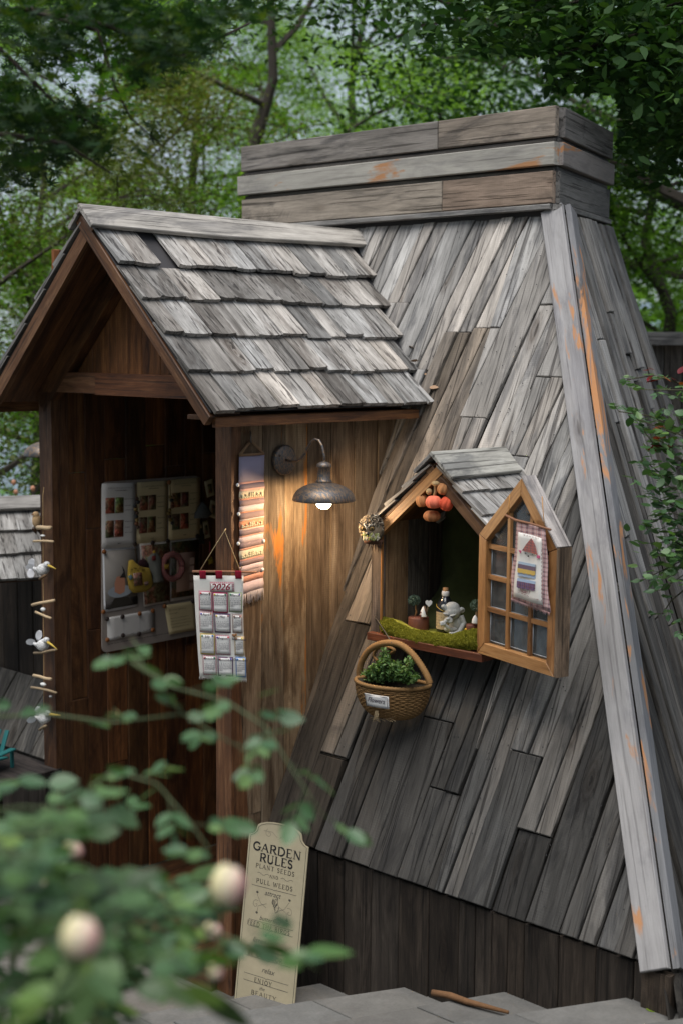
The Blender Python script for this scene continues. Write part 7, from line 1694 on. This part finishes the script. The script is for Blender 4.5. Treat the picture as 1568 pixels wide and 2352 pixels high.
# ---------------------------------------------------------------- left annex, table, small chair
ann = empty('shingled_annex', (-6.2, 4.0, .9), label='low annex with a grey shingled roof left of the porch post', cat='annex')
eR = PY((110, 1334), 3.80); e1 = Vector((sin(radians(21)), cos(radians(21)), 0))
rR = PD((110, 1153), (eR-CAM).dot(FW)+.32); upv = (rR-eR); upv = (upv-e1*upv.dot(e1)); SLa = upv.length; dn = -upv.normalized()
Fa = frame(rR-e1*0, dn, e1)
if Fa.col[2].z < 0: Fa = frame(rR, dn, -e1); sa = -1
else: sa = 1
for r, ub in enumerate((SLa*.40, SLa*.68, SLa*1.0)):
    y = -1.1
    while y < .35:
        w = random.uniform(.10, .125); a, b_ = sorted((sa*(y+.001), sa*(y+w-.001))); shingle(Fa, max(0, ub-SLa*.42), ub, a, b_, tint(.62, 1.0), par=ann); y += w
plank('ridge_cap', rect(-.01, SLa*.15, *sorted((sa*-1.1, sa*.35))), .018, GREY, ann, Fa, (.8, .8, .8, 0), z0=.03, warp=0, grain='y')
plank('decking', rect(0, SLa-.02, *sorted((sa*-1.05, sa*.35))), .015, DARKB, ann, Fa, (.6, .6, .6, 0), z0=-.02, warp=0)
bk_ = frame(rR, (-dn.x, -dn.y, dn.z), -e1 if sa > 0 else e1)
for k in range(11):
    x = -6.6+k*.128; plank('wall_board', rect(.80, 1.40, *sorted((sb_*x, sb_*(x+.126)))), .018, SKIRT, ann, frame((0, 3.885, 0), (0, 0, 1), (sb_, 0, 0)), tint(.7, 1.5, .1))
tb = empty('dark_table', PD((60, 1800), 6.3), label='small dark table half hidden by the roses at the left edge', cat='table')
tp = PD((92, 1768), 6.2); 
plank('table_top', rect(0, .5, 0, .4), .02, SKIRT, tb, frame((tp.x-.45, tp.y-.32, tp.z-.02), (1, 0, 0), (0, 1, 0)), (.9, .9, 1, 0))
for i in (0, 1):
    for j in (0, 1): beam('leg', (tp.x-.42+i*.44, tp.y-.29+j*.34, 0), (tp.x-.42+i*.44, tp.y-.29+j*.34, tp.z-.022), .04, .04, SKIRT, tb, up=(0, 1, 0))
ch = empty('teal_chair', (tp.x-.2, tp.y-.1, tp.z), label='small teal toy garden chair on the dark table at the left edge', cat='chair')
TEAL = (.012, .10, .10, 0); cp = PD((-26, 1752), 6.2)
Mc = Matrix.Translation((cp.x, cp.y, tp.z)) @ Matrix.Rotation(.4, 4, 'Z')
for k in range(4): beam('slat', Mc @ Vector((-.07+k*.035, .04, .05)), Mc @ Vector((-.08+k*.04, .09, .155)), .03, .006, PLAST, ch, TEAL, up=(0, 1, 0))
beam('seat', Mc @ Vector((0, .05, .045)), Mc @ Vector((0, -.07, .06)), .14, .008, PLAST, ch, TEAL)
for s_ in (-1, 1):
    beam('armrest', Mc @ Vector((s_*.088, .06, .085)), Mc @ Vector((s_*.088, -.08, .085)), .03, .007, PLAST, ch, TEAL)
    beam('leg', Mc @ Vector((s_*.082, -.07, 0)), Mc @ Vector((s_*.082, -.07, .082)), .014, .014, PLAST, ch, TEAL, up=(0, 1, 0)); beam('leg', Mc @ Vector((s_*.082, .06, 0)), Mc @ Vector((s_*.082, .06, .082)), .014, .014, PLAST, ch, TEAL, up=(0, 1, 0))
# ---------------------------------------------------------------- shed at the right, rock, twig, fallen leaf
sh = empty('plank_shed', PD((1560, 1000), 8.4), label='plank shed with a pale cap board at the right edge behind the side slope', cat='shed')
for k in range(12):
    a, b_ = PD((1440+k*42, 790), 8.4), PD((1440+k*42+41, 790), 8.4); z0 = a.z; u_ = (b_-a); plank('board', rect(-2.3, 0, 0, u_.length), .02, LOWGREY, sh, frame((a.x, a.y, z0), (0, 0, 1), (u_.x, u_.y, 0)) if frame((0, 0, 0), (0, 0, 1), (u_.x, u_.y, 0)).col[2].xyz.dot(FH) < 0 else frame((b_.x, b_.y, z0), (0, 0, 1), (-u_.x, -u_.y, 0)), tint(1.2, 1.8))
a, b_ = PD((1430, 777), 8.35), PD((1950, 777), 8.35); beam('cap_board', a, (b_.x, b_.y, a.z), .2, .075, GREY, sh, (.95, .95, .95, 0))
ROCK = plain('rock', (.07, .07, .068), .9, .5, 9, .9)
def rock(c, r, label, seed):
    me = bpy.data.meshes.new('rock'); bm = bmesh.new(); bmesh.ops.create_icosphere(bm, subdivisions=4, radius=1)
    for v in bm.verts:
        p = v.co.copy(); v.co *= 1+.22*mn.noise(p*1.3+Vector((seed, 0, 0)))+.08*mn.noise(p*4); v.co = Vector((v.co.x*r[0], v.co.y*r[1], v.co.z*r[2]))
    bm.to_mesh(me); bm.free(); o = mobj('rock', me, ROCK, None, Matrix.Translation(c), None, False); tag(o, label, 'rock')
rock(PY((1590, 2240), 3.66)+Vector((.15, .03, -.02)), (.17, .14, .22), 'rough grey boulder at the lower right corner behind the corner post', 3)
rock(PY((1640, 2330), 3.4)+Vector((.2, 0, -.1)), (.2, .2, .16), 'second dark rock cut off by the right picture edge', 8)
zt3 = lines[1][2]
tw = MB(); a, b_, c_ = PZ(z8s(445, 640), .225), PZ(z8s(600, 680), .352), PZ(z8s(785, 728), .352); a = PZ(z8s(445, 640), .345); tw.tube([a, a.lerp(b_, .5)+Vector((0, 0, .006)), b_, c_], [.012, .012, .011, .006], 6); tag(tw.obj('fallen_twig', plain('split_bark', (.14, .07, .03), .9, .5, 40, .6), None), 'brown broken twig lying across the stone steps', 'twig')
tag(mobj('fallen_leaf', rosem, None, None, Matrix.Translation(PZ(z8s(1400, 712), .474)) @ Matrix.Rotation(.5, 4, 'Z') @ Matrix.Scale(.04, 4), (3.5, 2.6, .6, 0)), 'single yellow green leaf lying on the top step near the corner post', 'leaf')
drym = bpy.data.meshes.new('dry_leaf'); drym.from_pydata(LS[0], [], LS[1]); drym.materials.append(plain('dry_leaf_brown', (.22, .15, .10), .8, .4, 60, .4))
# dry leaves caught in the roof valley
for k, s_ in enumerate((.97, .9, .74, .82)):
    z = ZR_-s_*sin(al)+.03; tag(mobj('dry_leaf', drym, None, None, Matrix.Translation((XR_+s_*cos(al)+.03, ymain(z)-.03, z+.012)) @ Matrix.Rotation(k*1.3, 4, 'Z') @ Matrix.Rotation(.5, 4, 'X') @ Matrix.Scale(.035+.01*(k == 0), 4), (1.3, 1.2, 1.1, 0)), ['long pale curled leaf lowest in the porch roof valley', 'dry leaf in the roof valley, second from the eave', 'dry leaf highest in the porch roof valley', 'dry leaf in the roof valley, second from the top'][k], 'leaf', 'dry leaves in the roof valley')
# nail heads, too small to pick apart
mb = MB()
for k in range(520):
    s_ = random.uniform(.05, 2.65); x = random.uniform(-4.5, -2.3)
    if x < EX-.01 or (BX0 < x < BX1 and 1.0 < s_ < 2.) or x > hx0+(hx1-hx0)*s_/SB-.11: continue
    p = F_main @ Vector((s_, SG*x, .0285)); r = .0032; u_, v_ = DS*r, Vector((1, 0, 0))*r; mb.add([p+u_, p+v_, p-u_, p-v_, p+n_main*.001], [(0, 1, 4), (1, 2, 4), (2, 3, 4), (3, 0, 4)])
tag(mb.obj('nail_heads', INK, front), kind='stuff')
